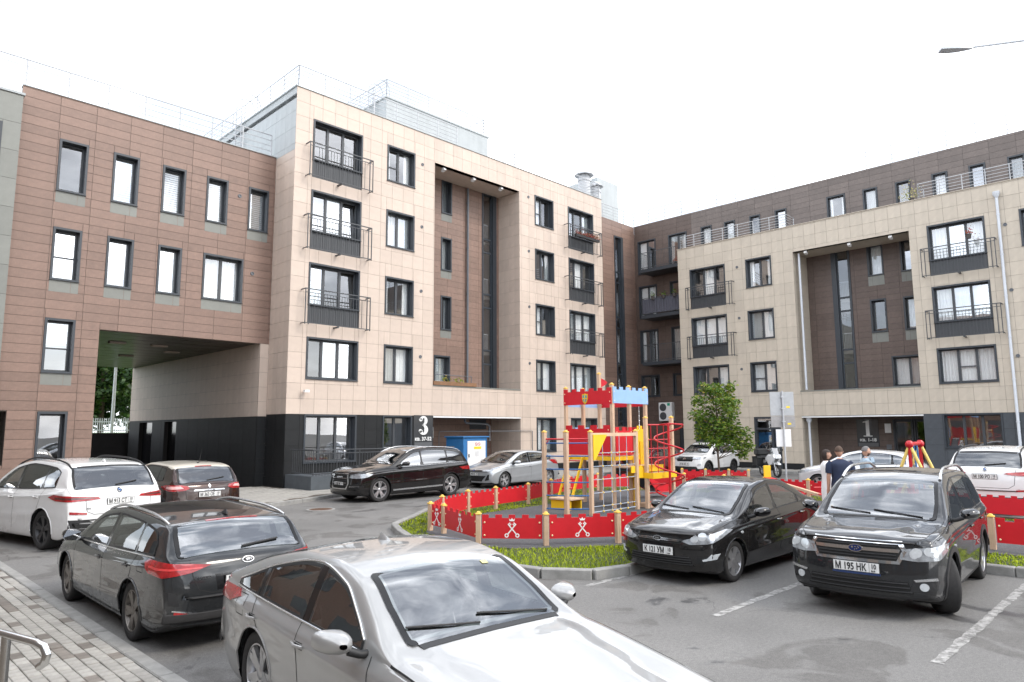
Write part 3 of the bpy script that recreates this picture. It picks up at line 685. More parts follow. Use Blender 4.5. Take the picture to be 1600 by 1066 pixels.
def text_part(txt, h, M, mat, parent, name='lettering', sx=1.0, bold=0, center=True):
    me = small_text(txt, h); xs = [v.co.x for v in me.vertices] or [0]; cx = (min(xs)+max(xs))/2 if center else 0
    for v in me.vertices: v.co = M @ Vector(((v.co.x-cx)*sx, v.co.y, v.co.z+bold*0))
    me.materials.clear(); me.materials.append(mat); me.name = name
    return link(name, me, parent)
M_let = pm('white_lettering', (.82, .82, .80), .5, var=.02)
M_plate = pm('sign_plate_dark', (.055, .057, .06), .15, var=.05, coat=.5)
def number_sign(name, F, u, z, ch, sub, label, mirror):
    """plate at (u centre, z centre); mirror=-1 when u runs right-to-left seen from the court"""
    P = Vector(F.p(u, z, .025)); s_ = (Vector(F.p(1, 0, 0))-Vector(F.p(0, 0, 0)))*mirror; n = Vector(F.p(0, 0, 1))-Vector(F.p(0, 0, 0))
    E_ = empty(name, P, 0, label, 'sign'); M = basis(Vector(), s_, Vector((0, 0, 1)), n)
    MB().box((-.55, -.72, -.02), (.55, .72, 0), M).obj('plate', M_plate, E_)
    mb = MB()
    for q in glyph_num(ch): mb.prism([((a-.28)*.95*1.02, -.18+b*.86) for a, b in q], .0, .03, 'z', M)
    mb.obj('numeral', M_let, E_)
    text_part(sub, .235, M @ Matrix.Translation((0, -.44, .004)), M_let, E_, sx=1.05)
    MB().box((-.5, -.71, .002), (.5, -.52, .006), M).obj('film', pm('sign_film', (.11, .115, .12), .3), E_)
number_sign('entrance_sign', F3, 20.13, 2.28, '3', 'кв. 37-52', 'dark plate with white numeral 3 beside the entrance niche', 1)
def notice(name, P, w_, h_, mat, label, F):
    mb = MB(); F.box(mb, P[0]-w_/2, P[0]+w_/2, P[1]-h_/2, P[1]+h_/2, 0.005, .02); o = mb.obj(name, mat); tag(o, label, 'notice'); return o
notice('notice_board', (22.42, 2.2), .25, .55, M_white, 'white notice sheet by the door in the beige block, near the blue cabinet', FE)
mb = MB(); FE.box(mb, 22.32, 22.52, 1.25, 1.55, .005, .05); tag(mb.obj('intercom', M_metalgrey), 'grey intercom by the door in the beige block, near the blue cabinet', 'intercom')
# ---------------------------------------------------------------- left brown wing with the archway
BW = Bld('apartment_building', (8, 35, 0), 'brown panel building wing with archway to the street')
wh = []
top = [(5.38, 6.28, 10.58, 12.43), (7.08, 7.96, 10.58, 12.43), (8.78, 9.64, 10.58, 12.42), (10.44, 11.30, 10.58, 12.42), (12.16, 13.03, 10.58, 12.40)]
mid = [(5.40, 6.27, 7.46, 9.29), (7.06, 7.94, 7.46, 9.29), (8.78, 9.64, 7.46, 9.29), (10.45, 12.06, 7.46, 9.28)]
low = [(5.37, 6.27, 4.29, 6.13), (5.37, 6.24, 1.25, 2.98), (3.65, 4.53, 1.25, 2.98)]
arch = (7.02, 13.30, -1, 5.88)
BW.wall(FB, 4.2, 13.30, 0, 13.97, top+mid+low+[arch], M_brown, 1.13, .312, M_joint, uo=4.2, zo=.2, gap=.012)
for k, q in enumerate(top): window(BW, FB, *q, 1, ['none', 'blind', 'blind', 'blind', 'blind'][k], apron=.42, split=None)
for k, q in enumerate(mid): window(BW, FB, *q, 2 if k == 3 else 1, ['blind', 'none', 'sheer', 'sheer'][k], apron=.42, split=1 if k == 0 else None)
for k, q in enumerate(low[:2]): window(BW, FB, *q, 1, ['halfblind', 'none'][k], apron=.42, split=1 if k == 0 else None)
vent(BW, FB, 11.78, 11.9); vent(BW, FB, 12.45, 8.75)
FBg = Fac('Y', YB-.32)
gh = [(3.28, 3.75, 10.58, 12.43)]
BW.wall(FBg, -3.0, 4.2, 0, 13.47, [(3.2, 3.7, 10.6, 12.4), (3.62, 4.1, 1.25, 2.98)], M_greygreen, 1.2, .96, M_jdark, uo=4.2, th=.32)
window(BW, FBg, 3.2, 3.7, 10.6, 12.4, 1, 'none'); window(BW, FBg, 3.62, 4.1, 1.25, 2.98, 1, 'none')
mb = MB().box((-3, YB-.36, 13.47), (4.24, YB, 13.55)); BW.part(mb, 'parapet_cap', M_roofw)
mb = MB().box((-3, YB+.06, 13.4), (13.2, 43.3, 13.6)); BW.part(mb, 'roof', M_roofw)
mb = MB().box((4.2, YB-.03, 13.97), (13.28, YB+.3, 14.0)); BW.part(mb, 'parapet_cap', M_roofw)
roof_rail(BW, [(-2, YB+.1), (13.1, YB+.1)], 14.0, .95, 4)
# arch: left wall, soffit with metal panels, right wall
mb = MB().box((6.7, YB+.3, 0), (7.02, 43.3, 5.95)); mb.box((-3, 43.0, 0), (7.02, 43.3, 13.5)); mb.box((7.02, 43.0, 5.95), (13.3, 43.3, 13.5)); BW.part(mb, 'wall', M_brown)
M_soff = pm('soffit_metal', (.035, .028, .026), .3, var=.1, scale=2, spec=.4)
mb = MB()
for i in range(40): mb.box((7.02, YB+.02+i*.395, 5.90+.002*(i % 3)), (12.95, YB+.40+i*.395, 5.95)); 
for i in range(40):
    pass
BW.part(mb, 'soffit', M_soff)
for (x, y) in ((8.6, 31), (10.2, 31), (8.6, 35), (10.4, 36), (9.4, 39.5), (11.4, 33)):
    mb = MB().box((x-.3, y-.15, 5.84), (x+.3, y+.15, 5.90)); BW.part(mb, 'ceiling_lamp', pm('lamp_panel', (.45, .38, .32), .5), None)
FA = Fac('X', 12.92); FAf = Fac('Y', YB+.0)
ah = [(31.4+.0, 32.6, .75, 2.75), (33.6+4.4, 39.6, .75, 2.75)]
ah = [(36.2, 37.8, .62, 2.80), (39.6, 41.6, .62, 2.80)]
BW.wall(FA, YB+.06, 43.3, 2.9, 5.90, ah, M_beige, 1.2, .6, M_joint, th=.3)
BW.wall(FA, YB+.06, 43.3, 0, 2.9, ah, M_dark, 1.2, .6, M_jdark, th=.3)
BW.wall(FAf, 12.92, 13.30, 2.9, 5.88, [], M_beige, .38, .6, M_joint, th=.05); BW.wall(FAf, 12.92, 13.30, 0, 2.9, [], M_dark, .38, .6, M_jdark, th=.05)
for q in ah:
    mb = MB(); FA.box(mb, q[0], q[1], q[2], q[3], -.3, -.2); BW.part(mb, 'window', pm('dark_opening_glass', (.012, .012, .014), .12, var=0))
BW.flush()
# ---------------------------------------------------------------- corner link with tall glazing and recessed balconies
BL = Bld('apartment_building', (42, 30, 0), 'dark brown corner building with tall narrow glazing and recessed balconies')
tw = (37.50, 38.50, 2.52, 15.37)
BL.wall(FB, 34.03, 39.9, 0, 16.4, [tw], M_brown, 1.1, .312, M_jdark, uo=34.03, zo=.1)
stair_glazing(BL, FB, *tw, [12.9, 9.8, 6.7, 3.6])
kb = []
for k, (zt, zb) in enumerate(((15.29, 12.95), (12.10, 9.85), (9.03, 6.75), (5.95, 4.48))):
    kb += [(25.67, 27.12, zb, zt), (23.25, 24.66, zb, zt)]
BL.wall(FU, 22.9, 27.40, 0, 16.45, kb+[(23.4, 24.3, .1, 2.4)], M_umber, 1.1, .312, M_jdark, zo=.1)
for k, q in enumerate(kb): window(BL, FU, *q, 2, ['sheer1', 'sides', 'sheer', 'none', 'sides', 'dim', 'none', 'none'][k], dep=.2)
mb = MB(); FU.box(mb, 23.4, 24.3, .1, 2.4, -.1, -.05); BL.part(mb, 'door', M_case)
for k, z in enumerate((12.65, 9.55, 6.45)):
    mb = MB().box((XF+.42, 22.95, z), (XB, 26.0, z+.22)); S_ = BL.part(mb, 'balcony', M_case)
    x = XF+.47; mb = MB(); h = 1.12
    for zz in (z+.32, z+.22+h): mb.tube([(x, 22.98, zz), (x, 25.95, zz)], .02, 6); mb.tube([(x, 25.95, zz), (XB, 25.95, zz)], .02, 6)
    BL.part(mb, 'handrail', M_rail, S_); mb = MB()
    for i in range(28): y = 22.98+2.97*i/27; mb.tube([(x, y, z+.22), (x, y, z+.22+h)], .009, 5)
    for i in range(10): xx = x+(XB-x)*i/10; mb.tube([(xx, 25.95, z+.22), (xx, 25.95, z+.22+h)], .009, 5)
    BL.part(mb, 'balusters', M_rail, S_)
    if k == 1:
        mb = MB().grid([[(x+.02+.012*math.sin(i*1.7), 23.0+2.93*i/60, zz) for i in range(61)] for zz in (z+.3, z+.22+h-.05)]); mb.grid([[(x+.03+(1.3)*i/20, 25.94+.01*math.sin(i*1.9), zz) for i in range(21)] for zz in (z+.3, z+.22+h-.05)]); BL.part(mb, 'privacy_screen', pm('screen_cloth', (.085, .085, .11), .8, var=.1), S_)
mb = MB().box((34.03, YB+.1, 15.7), (60, 45, 15.9)); mb.box((40.1, -12, 15.7), (60, YB+.1, 15.9)); BL.part(mb, 'roof', M_roofw)
roof_rail(BL, [(34.1, YB+.1), (40.0, YB+.1)], 16.4, 1.0)
BL.flush()
# ---------------------------------------------------------------- right cream building
B1 = Bld('apartment_building', (45, 8, 0), 'cream panel apartment block with entrance number 1 and dark set-back top storey')
Z1 = [12.14, 9.09, 6.09, 2.97]; holes = []; wins = []
cur1 = {'E': ['sheer1', 'sheer', 'sheer1', 'none'], 'F': ['sides', 'sheer', 'sheer', None], 'G': ['sheer', 'sheer', 'sheer', 'none'], 'H': ['none', 'dim', 'sheer', 'none']}
for k, zt in enumerate(Z1):
    for nm, (a, b, n) in dict(E=(19.68, 22.04, 3), F=(16.82, 18.37, 2), G=(6.53, 8.92, 3), H=(3.6, 5.2, 2)).items():
        if nm == 'F' and k == 3: holes.append((16.77, 18.30, .12, 2.96)); continue
        zb = zt-1.70; fr = nm in 'EG' and k < 2; lowz = zb
        if k == 3: zb = lowz = 1.36 if nm in 'GH' else .5
        if fr: lowz = zt-2.5; zb = zt-1.76
        holes.append((a, b, lowz, zt)); wins.append((nm, k, a, b, zb, zt, n, fr, lowz))
rh = (9.72, 15.57, 4.34, 12.08); rl = (9.72, 15.57, 0, 2.93); hl = holes+[rh, rl]
B1.wall(F1, -8, 22.86, 2.97, TOP1, hl, M_beige2, .612, .6225, M_joint, uo=22.86, zo=.43, bx=[(15.5, 15.61, 4.34, 12.08)])
B1.wall(F1, 15.57, 22.86, .42, 2.97, hl, M_beige2, .612, .6225, M_joint, uo=22.86, zo=.43)
B1.wall(F1, 15.57, 22.86, .0, .42, hl, M_dark, 1.2, .42, M_jdark)
B1.wall(F1, -8, 9.72, 0, 2.97, hl, pm('slate_panel', (.062, .07, .08), .45, var=.1, scale=5, island=.08), .9, .75, M_jdark, uo=9.72)
for nm, k, a, b, zb, zt, n, fr, lowz in wins:
    window(B1, F1, a, b, zb, zt, n, cur1[nm][k], lower=(zb-lowz) if fr else False, split={('F', 2): 2, ('H', 0): 1, ('G', 2): 2}.get((nm, k)), open_=(nm, k) in {('F', 0), ('E', 2)})
    if fr:
        c0 = {'E': (19.12, 22.17), 'G': (6.15, 9.18)}[nm]; french_rail(B1, F1, c0[0], c0[1], zt-2.52, zt-1.19, n=17)
for zt in Z1[:3]: vent(B1, F1, 18.9, zt-.35); vent(B1, F1, 5.75, zt-.6)
rw1 = [(13.22, 14.22, 4.45, 12.38), (11.53, 12.33, 10.47, 12.23), (11.53, 12.33, 7.39, 9.17), (9.9, 10.69, 10.47, 12.2), (9.9, 10.71, 7.38, 9.12), (9.9, 11.47, 4.46, 6.05)]
B1.wall(FU, 9.72, 15.57, 4.34, 12.6, rw1, M_umber, 1.1, .312, M_jdark, th=.25)
stair_glazing(B1, FU, *rw1[0], [9.5, 6.6])
for q in rw1[1:5]: window(B1, FU, *q, 1, RW.choice(['sheer', 'none']), apron=.55)
window(B1, FU, *rw1[5], 2, 'sheer')
FRL = Fac('Y', 15.57); B1.wall(FRL, XF+.017, XB, 4.34, 12.08, [], M_beige2, .82, .6225, M_joint, zo=.43, th=.2); B1.wall(FRL, XF+.017, XB+.3, 0, 2.93, [], M_beige2, .82, .6225, M_joint, zo=.43, th=.2)
mb = MB().box((XF+.03, 9.5, 4.34), (XB, 9.715, 12.2)); B1.part(mb, 'wall', M_joint)
mb = MB().box((XF-.005, 9.72, 12.08), (XB, 15.57, 12.14)); B1.part(mb, 'soffit', M_beige2)
mb = MB().box((XF-.03, 9.72, 4.29), (XB, 15.57, 4.342)); B1.part(mb, 'ledge', M_greygreen)
mb = MB().box((XF-.012, 9.70, 2.885), (XF+.05, 15.57, 2.95)); B1.part(mb, 'canopy_edge', M_white)
mb = MB().box((XF+.02, 9.72, 2.94), (XB+1, 15.57, 3.04)); B1.part(mb, 'canopy_soffit', M_dark)
for u in (10.6, 12.6, 14.9): spot_lamp(B1, (XF+.22, u, 12.08), 0)
FE1 = Fac('X', XB+.2)
dr1 = (9.75, 11.7, .12, 2.75)
B1.wall(FE1, 9.72, 15.57, .1, 2.95, [dr1], M_umber, .75, .312, M_jdark, th=.2)
window(B1, FE1, 10.75, 11.7, .14, 2.75, 1, 'none', dep=.15); window(B1, FE1, 9.78, 10.72, .14, 2.75, 1, 'none', dep=.15)
mb = MB().box((XF+.03, 9.5, 0), (XB+.2, 9.715, 2.95)); B1.part(mb, 'wall', M_jdark)
# glazed entrance door under the F column
mb = MB(); 
for q in ((16.77, 16.87, .12, 2.96), (18.20, 18.30, .12, 2.96), (16.87, 18.2, 2.86, 2.96), (16.87, 18.2, 2.25, 2.35), (17.22, 17.32, .12, 2.25), (17.32, 18.2, .12, .45), (17.32, 18.2, 1.0, 1.08)): F1.box(mb, *q, -.2, .01)
DR = B1.part(mb, 'door', M_case)
mb = MB(); F1.box(mb, 16.87, 18.2, .3, 2.86, -.14, -.13); B1.part(mb, 'pane', M_glass, DR)
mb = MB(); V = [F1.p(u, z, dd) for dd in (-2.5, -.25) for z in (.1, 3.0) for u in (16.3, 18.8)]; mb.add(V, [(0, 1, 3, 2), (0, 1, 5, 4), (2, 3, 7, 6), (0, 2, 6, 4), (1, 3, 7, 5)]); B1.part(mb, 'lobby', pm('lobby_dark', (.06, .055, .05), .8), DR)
mb = MB().tube([(XF-.05, 17.42, 1.15), (XF-.05, 17.42, 1.5)], .02, 8); mb.tube([(XF-.05, 17.42, 1.15), (XF+.05, 17.42, 1.15)], .012, 6); mb.tube([(XF-.05, 17.42, 1.5), (XF+.05, 17.42, 1.5)], .012, 6); B1.part(mb, 'handle', M_steel, DR)
# downpipes
def downpipe(B, x, y, z1, z0, mat, r_=.06):
    mb = MB().tube([(x, y, z1), (x, y, z0+.25), (x-.04, y, z0+.12), (x-.2, y, z0+.04)], r_, 10)
    mb.lathe([(.06, 0), (.15, .18), (.15, .3), (.0, .3)], 12, Matrix.Translation((x, y, z1-.02)))
    z = z1-.8
    while z > z0+.5: mb.lathe([(r_+.012, -.025), (r_+.012, .025)], 10, Matrix.Translation((x, y, z))); z -= 1.9
    return B.part(mb, 'drainpipe', mat, None, 40)
downpipe(B1, XF-.12, 5.96, 12.85, .1, M_pipew, .065)
mb = MB().tube([(XF+.3, 15.35, 12.0), (XF+.3, 15.35, 4.4)], .06, 10); B1.part(mb, 'drainpipe', M_pipew, None, 40)
downpipe(B1, XF+.25, 15.30, 2.6, .1, M_pipew)
# set-back top storey
uh = [(13.23, 14.24, 12.9, 15.37), (11.56, 12.31, 13.2, 15.33), (9.94, 10.67, 13.2, 15.31), (8.23, 8.95, 13.1, 15.31), (6.60, 7.31, 13.1, 15.30), (16.56, 17.28, 13.1, 15.30), (18.19, 18.88, 13.1, 15.30), (19.84, 20.57, 13.1, 15.30), (21.43, 22.21, 13.1, 15.32), (3.4, 4.1, 13.1, 15.3), (5.0, 5.7, 13.1, 15.3)]
B1.wall(FU, -8, 22.9, 12.6, 16.45, uh, pm('taupe_panel', (.150, .122, .108), .5, var=.12, scale=7, island=.10, bump=.1, bscale=60, streak=.06), 1.1, .312, M_jdark, uo=22.9, zo=.1)
for q in uh: window(B1, FU, *q, 1, RW.choice(['sheer', 'none', 'sides', 'dim']), dep=.2)
mb = MB().box((XF+.06, -8, 12.55), (XB-.03, 22.86, 12.75)); B1.part(mb, 'terrace', M_concrete)
mb = MB().box((XF-.04, -8, TOP1), (XF+.3, 22.9, TOP1+.03)); mb.box((XF+.3, 22.6, 12.7), (XB, 22.88, TOP1)); B1.part(mb, 'parapet_cap', M_beige2)
mb = MB().box((XF+.05, 22.62, 0), (XB, 22.85, 12.7)); B1.part(mb, 'wall', M_beige2)
roof_rail(B1, [(XF+.5, 22.7), (XF+.12, 22.7), (XF+.12, 15.9), (XF+1.2, 15.9)], TOP1+.03, .78, 5, .95, M_galv, .017)
roof_rail(B1, [(XF+1.2, 9.2), (XF+.12, 9.2), (XF+.12, -6)], TOP1+.03, .78, 5, .95, M_galv, .017)
roof_rail(B1, [(40.0, YB+.1), (40.0, -6)], 16.45, 1.0, 4, 1.3, M_galv, .018)
mb = MB().box((45, -8, 0), (45.3, YB, 16)); mb.box((XF+.2, -8.3, 0), (45, -8, 16)); B1.part(mb, 'rear_wall', M_umber)
B1.flush()
number_sign('entrance_sign', FE1, 12.95, 2.05, '1', 'кв. 1-18', 'white numeral 1 on the dark wall of the right entrance niche', -1)
notice('notice_board', (11.95, 2.3), .3, .48, M_white, 'white notice sheet right of the numeral on the cream block', FE1)
mb = MB(); FE1.box(mb, 11.83, 12.06, 1.2, 1.45, .005, .05); tag(mb.obj('intercom', M_metalgrey), 'grey intercom under the notice sheet on the cream block', 'intercom')
# ---------------------------------------------------------------- the building the camera stands at (mirrored in car doors and panes)
BC = Bld('apartment_building', (-8, 2, 0), 'brown panel building along the near pavement, behind the viewpoint')
FC = Fac('X', -4.2)
mb = MB().box((-14, 13, 0), (-4.25, 27.0, 13.4)); BC.part(mb, 'wall', M_brown); mb = MB().box((-14, -26, 0), (-4.22, 13, 6.8)); BC.part(mb, 'wall', pm('taupe_render', (.17, .14, .12), .8, var=.1))
for k, z in enumerate((1.2, 4.4)):
    for j in range(16):
        y = -24+j*3.15; mb = MB().box((-4.27, y, z), (-4.19, y+1.3, z+1.75)); BC.part(mb, 'window', pm('court_glass', (.11, .12, .13), .1, var=.1))
# ================================================================ CARS
def pchip(pts):
    xs = [p[0] for p in pts]; ys = [p[1] for p in pts]; n = len(xs)
    h = [xs[i+1]-xs[i] for i in range(n-1)]; d = [(ys[i+1]-ys[i])/h[i] for i in range(n-1)]
    m = [d[0]]+[0]*(n-2)+[d[-1]]
    for i in range(1, n-1):
        if d[i-1]*d[i] > 0: w1 = 2*h[i]+h[i-1]; w2 = h[i]+2*h[i-1]; m[i] = (w1+w2)/(w1/d[i-1]+w2/d[i])
    def f(x):
        if x <= xs[0]: return ys[0]
        if x >= xs[-1]: return ys[-1]
        i = 0
        while x > xs[i+1]: i += 1
        t = (x-xs[i])/h[i]
        return (1+2*t)*(1-t)**2*ys[i]+t*(1-t)**2*h[i]*m[i]+t*t*(3-2*t)*ys[i+1]+t*t*(t-1)*h[i]*m[i+1]
    return f
def bspl(P, k=4):
    """quadratic b-spline through control polygon (ends clamped)"""
    out = [P[0]]; n = len(P)
    for i in range(1, n-1):
        a = P[0] if i == 1 else tuple((P[i-1][j]+P[i][j])/2 for j in range(2)); c = P[-1] if i == n-2 else tuple((P[i][j]+P[i+1][j])/2 for j in range(2))
        for q in range(1, k+1):
            t = q/k; out.append(tuple((1-t)**2*a[j]+2*t*(1-t)*P[i][j]+t*t*c[j] for j in range(2)))
    return out
def car_paint(name, col, metal=.0, rough=.28, dust=.35):
    return pm('paint_'+name, col, rough, metal, var=.03, scale=3, coat=1.0, spec=.12, dirt=((.20, .17, .14), .15, .95, dust))
M_tyre = pm('tyre_rubber', (.022, .021, .021), .8, var=.25, scale=30, bump=.2, bscale=90)
M_alloy = pm('alloy_wheel', (.50, .50, .51), .32, metal=.85, var=.1, scale=20)
M_alloyd = pm('alloy_wheel_dark', (.05, .05, .052), .4, metal=.5, var=.15, scale=20)
M_trim = pm('cabin_trim', (.024, .023, .023), .75, var=.15, scale=12)
M_seat = pm('seat_cloth', (.05, .047, .045), .85, var=.15, scale=18)
M_seatb = pm('seat_leather_beige', (.30, .22, .16), .6, var=.1, scale=18)
M_chrome = pm('chrome', (.72, .73, .74), .1, metal=1, var=0)
M_satin = pm('satin_rail', (.62, .63, .64), .26, metal=.9, var=.03)
M_cglass = glass('car_glass', (.58, .62, .61), 2.8)
M_tint = glass('car_glass_tinted', (.10, .105, .105), 2.4)
M_frit = pm('glass_border', (.008, .008, .009), .35, var=0, spec=.3)
M_hl = pm('headlamp', (.34, .36, .38), .18, metal=.35, var=.4, scale=14, coat=1)
M_hlc = pm('headlamp_lens', (.62, .65, .67), .06, metal=.3, var=.1, scale=30, coat=1)
M_tl = pm('taillight_red', (.33, .010, .012), .12, var=.45, scale=11, coat=1)
M_tl2 = pm('taillight_bright', (.62, .05, .05), .15, var=.2, scale=20, coat=1)
M_ind = pm('indicator_amber', (.70, .26, .04), .2, var=.1, coat=1)
M_lp = pm('licence_plate', (.74, .74, .72), .35, var=.04, scale=20)
M_lpt = pm('plate_letters', (.012, .012, .014), .5, var=0)
M_lpb = pm('plate_frame', (.02, .04, .12), .4, var=.05)
M_bmwb = pm('roundel_blue', (.03, .14, .42), .25, var=0)
M_gloss = pm('gloss_black_trim', (.010, .010, .011), .12, var=0)
M_seam = pm('panel_gap', (.006, .006, .006), .7, var=0)
class Car:
    def __init__(s, S):
        s.S = S; s.L, s.W = S['L'], S['W']; s.top = pchip(S['top']); s.belt = pchip(S['belt'])
        hw = s.W/2
        s.plan = pchip([(0, .93*hw), (.25, .965*hw), (.8, .995*hw), (s.L*.5, hw), (s.L-.9, .99*hw), (s.L-.25, .955*hw), (s.L, .92*hw)])
        s.sill = pchip([(0, S['clr']+.06), (.35, S['clr']), (s.L-.5, S['clr']), (s.L, S['clr']+.12)])
        s.tum = S.get('tum', .34); s.e = empty(S['name'], (*S['loc'], S.get('z', 0)), R(S['rot']), S['label'], S.get('cat', 'car'), S.get('group'))
        s.ax = [S['fo'], S['fo']+S['wb']]; s.build()
    def P(s, q, y, z): return Vector((s.L/2-q, y, z))
    def ctrl(s, q):
        zt = s.top(q); zb = min(s.belt(q), zt-.05); zs = s.sill(q); w_ = s.plan(q); h = zt-zb; cr = s.S.get('crown', .045)*min(1, .35+h/.4)
        ye = w_-.055-s.tum*max(0, h-.05); ze = zt-cr; g = zb+(ze-zb)
        hh = max(.02, ze-zb); hood = 1-min(1, h/.25)
        yE = ye-.02-.05*hood
        return [(0, zs), (.55*w_, zs), (w_-.11, zs), (w_-.045, zs+.02), (w_-.018, zs+.15), (w_-.002, zs+.45*(zb-zs)), (w_+.004, zb-.21), (w_-.004, zb-.10), (w_-.012, zb-.065), (w_-.05, zb-.01), (w_-.058-s.tum*.1*hh, zb+.1*hh),
                (w_-.058-s.tum*.5*hh+.012*(1-hood), zb+.5*hh), (w_-.058-s.tum*.9*hh, zb+.9*hh), (yE-.01, ze+.012), (yE*.9, ze+cr*.35), (yE*.5, ze+cr*.82), (0, zt)], yE
    def crease(s, q, y, z):
        S = s.S; zt = s.top(q)
        hc = S.get('hood', (.30, .62, .016)); c0 = S['ws'][0]
        if q < c0+.02 and z > zt-.06 and y > 0:            # raised hood centre with a fold
            yr = hc[0]+(hc[1]-hc[0])*q/c0; t = max(0, min(1, (y-yr+.035)/.07)); t = t*t*(3-2*t); z -= hc[2]*t*min(1, q/.25)*min(1, (c0+.02-q)/.12)
        zb = min(s.belt(q), zt-.05)
        if z < zb-.02 and z > .3 and y > .5*s.W/2:
            for (o, a, w_) in S.get('side', ((-.13, .011, .035), (-.50, .012, .05))):
                zc = zb+o+.03*(q/s.L-.5)*2; e = (z-zc)/w_; y += a*(math.exp(-e*e) if e < 0 else math.exp(-(e*1.8)**2))*min(1, q/.7, (s.L-q)/.5)
        return y, z
    def warp(s, q, y, z):
        hw = s.W/2; t = min(1, abs(y)/hw)
        if q < .9:
            k = (1-q/.9)**2; F = s.S.get('nose', .26)*t**2.6+.22*max(0, z-.52)**1.4+.35*max(0, .34-z); return q+F*k
        if q > s.L-.8:
            k = ((q-s.L+.8)/.8)**2; F = s.S.get('tail', .17)*t**3+.10*max(0, .36-z)*3; return q-F*k
        return q
    def build(s):
        S = s.S; L = s.L
        # stations: equal arc length along the silhouette
        ss = [i*L/600 for i in range(601)]; acc = [0]
        for a, b in zip(ss[:-1], ss[1:]): acc.append(acc[-1]+math.hypot(b-a, 1.0*(s.top(b)-s.top(a))))
        n = S.get('ns', 96); st = []; j = 0
        for i in range(n+1):
            t = acc[-1]*i/n
            while j < 599 and acc[j+1] < t: j += 1
            f = (t-acc[j])/max(1e-9, acc[j+1]-acc[j]); st.append(min(L, ss[j]+f*(ss[1]-ss[0])))
        rings = []
        for q in st:
            sec = [s.crease(q, y, z) for y, z in bspl(s.ctrl(q)[0], 5)]; ring = [s.P(s.warp(q, y, z), y, z) for y, z in sec]
            ring += [Vector((s.L/2-s.warp(q, y, z), -y, z)) for y, z in sec[-2:0:-1]]; rings.append(ring)
        m = len(rings[0]); V = [v for r_ in rings for v in r_]; Fc = []
        for i in range(n):
            for k in range(m): Fc.append((i*m+k, i*m+(k+1) % m, (i+1)*m+(k+1) % m, (i+1)*m+k))
        hlf = m//2
        for end in (0, n):                     # fascia caps as grids
            q = st[end]; prev = None; nc = 14
            for k in range(0, hlf+1):
                a = end*m+k; b = end*m+((m-k) % m)
                if k in (0, hlf): row = [a]*(nc+1)
                else:
                    pa = V[a]; row = [a]
                    for c in range(1, nc):
                        y = pa.y*(1-2*c/nc); V.append(Vector((s.L/2-s.warp(q, y, pa.z), y, pa.z))); row.append(len(V)-1)
                    row.append(b)
                if prev:
                    for c in range(nc):
                        f = []
                        for idx in (prev[c], prev[c+1], row[c+1], row[c]):
                            if idx not in f: f.append(idx)
                        if len(f) > 2: Fc.append(tuple(f))
                prev = row
        me = D.meshes.new('tmp'); me.from_pydata([tuple(v) for v in V], [], Fc); bm = bmesh.new(); bm.from_mesh(me)
        bmesh.ops.recalc_face_normals(bm, faces=bm.faces[:]); D.meshes.remove(me)
        s.bvh = BVHTree.FromBMesh(bm)
        # wheel arches: snap and cut
        Ra = S['R']+S.get('gap', .035); s.Ra = Ra; hw = s.W/2
        for a in s.ax:
            c = Vector((L/2-a, 0, S['R']))
            for v in bm.verts:
                if abs(v.co.y) < .5*hw: continue
                d = Vector((v.co.x-c.x, 0, v.co.z-c.z)); r_ = d.length
                if Ra-.03 < r_ < Ra+.022 and d.z > -.2: d *= Ra/r_; v.co.x = c.x+d.x; v.co.z = c.z+d.z
        kill = []
        for f in bm.faces:
            for a in s.ax:
                if all(abs(v.co.y) > .45*hw and math.hypot(v.co.x-(L/2-a), v.co.z-S['R']) < Ra+.002 for v in f.verts): kill.append(f); break
        # window holes
        s.wins = []
        zr = lambda q: min(s.top(q-S.get('apil', .13)), s.top(q+S.get('cpil', .16)), s.top(q))-S.get('roofgap', .085)
        for (a, b) in S['win']:
            n_ = 26; lo = []; hi = []
            for i in range(n_+1):
                q = a+(b-a)*i/n_; zl = s.belt(q)+.012; zu = zr(q-.0)
                if zu-zl > .035: lo.append((q+S.get('slant', .0)*0, zl)); hi.append((q, zu))
            if len(lo) > 2: s.wins.append([(q, z) for q, z in lo]+hi[::-1])
        for f in bm.faces:
            c = f.calc_center_median()
            if abs(c.y) > .3*hw and abs(f.normal.y) > .4:
                q = L/2-c.x
                for w_ in s.wins:
                    if in_poly(q, c.z, s.shrink(w_, .02)): kill.append(f); break
            elif abs(c.y) < hw:
                q = L/2-c.x
                for (a, b) in (S['ws'], S.get('rw', (9, 9))):
                    if a+.06 < q < b-.05 and abs(c.y) < s.ctrl(q)[1]-(.10 if q > L*.6 else S.get('wsin', (.08, .05))[0]+.05) and f.normal.z > .05 and abs(f.normal.y) < .5 and c.z > s.belt(q)-.02: kill.append(f); break
        bmesh.ops.delete(bm, geom=list(set(kill)), context='FACES')
        for v in bm.verts:
            if v.is_boundary and abs(v.co.y) > .45*hw:
                for a in s.ax:
                    dx, dz = v.co.x-(L/2-a), v.co.z-S['R']; r_ = math.hypot(dx, dz)
                    if abs(r_-Ra) < .06 and v.co.z > S['clr']+.03: v.co.x = L/2-a+dx*Ra/r_; v.co.z = S['R']+dz*Ra/r_
        for f in bm.faces:
            c = f.calc_center_median(); f.smooth = True
            f.material_index = 1 if (f.normal.z < -.6 and c.z < .4) or (S.get('clad') and c.z < S['clad']) else (2 if S.get('roofmat') and c.z > s.belt(L/2-c.x)+.28 and f.normal.z > .5 else 0)
        # inner lining
        bm.normal_update(); geo = bmesh.ops.duplicate(bm, geom=bm.verts[:]+bm.edges[:]+bm.faces[:])['geom']
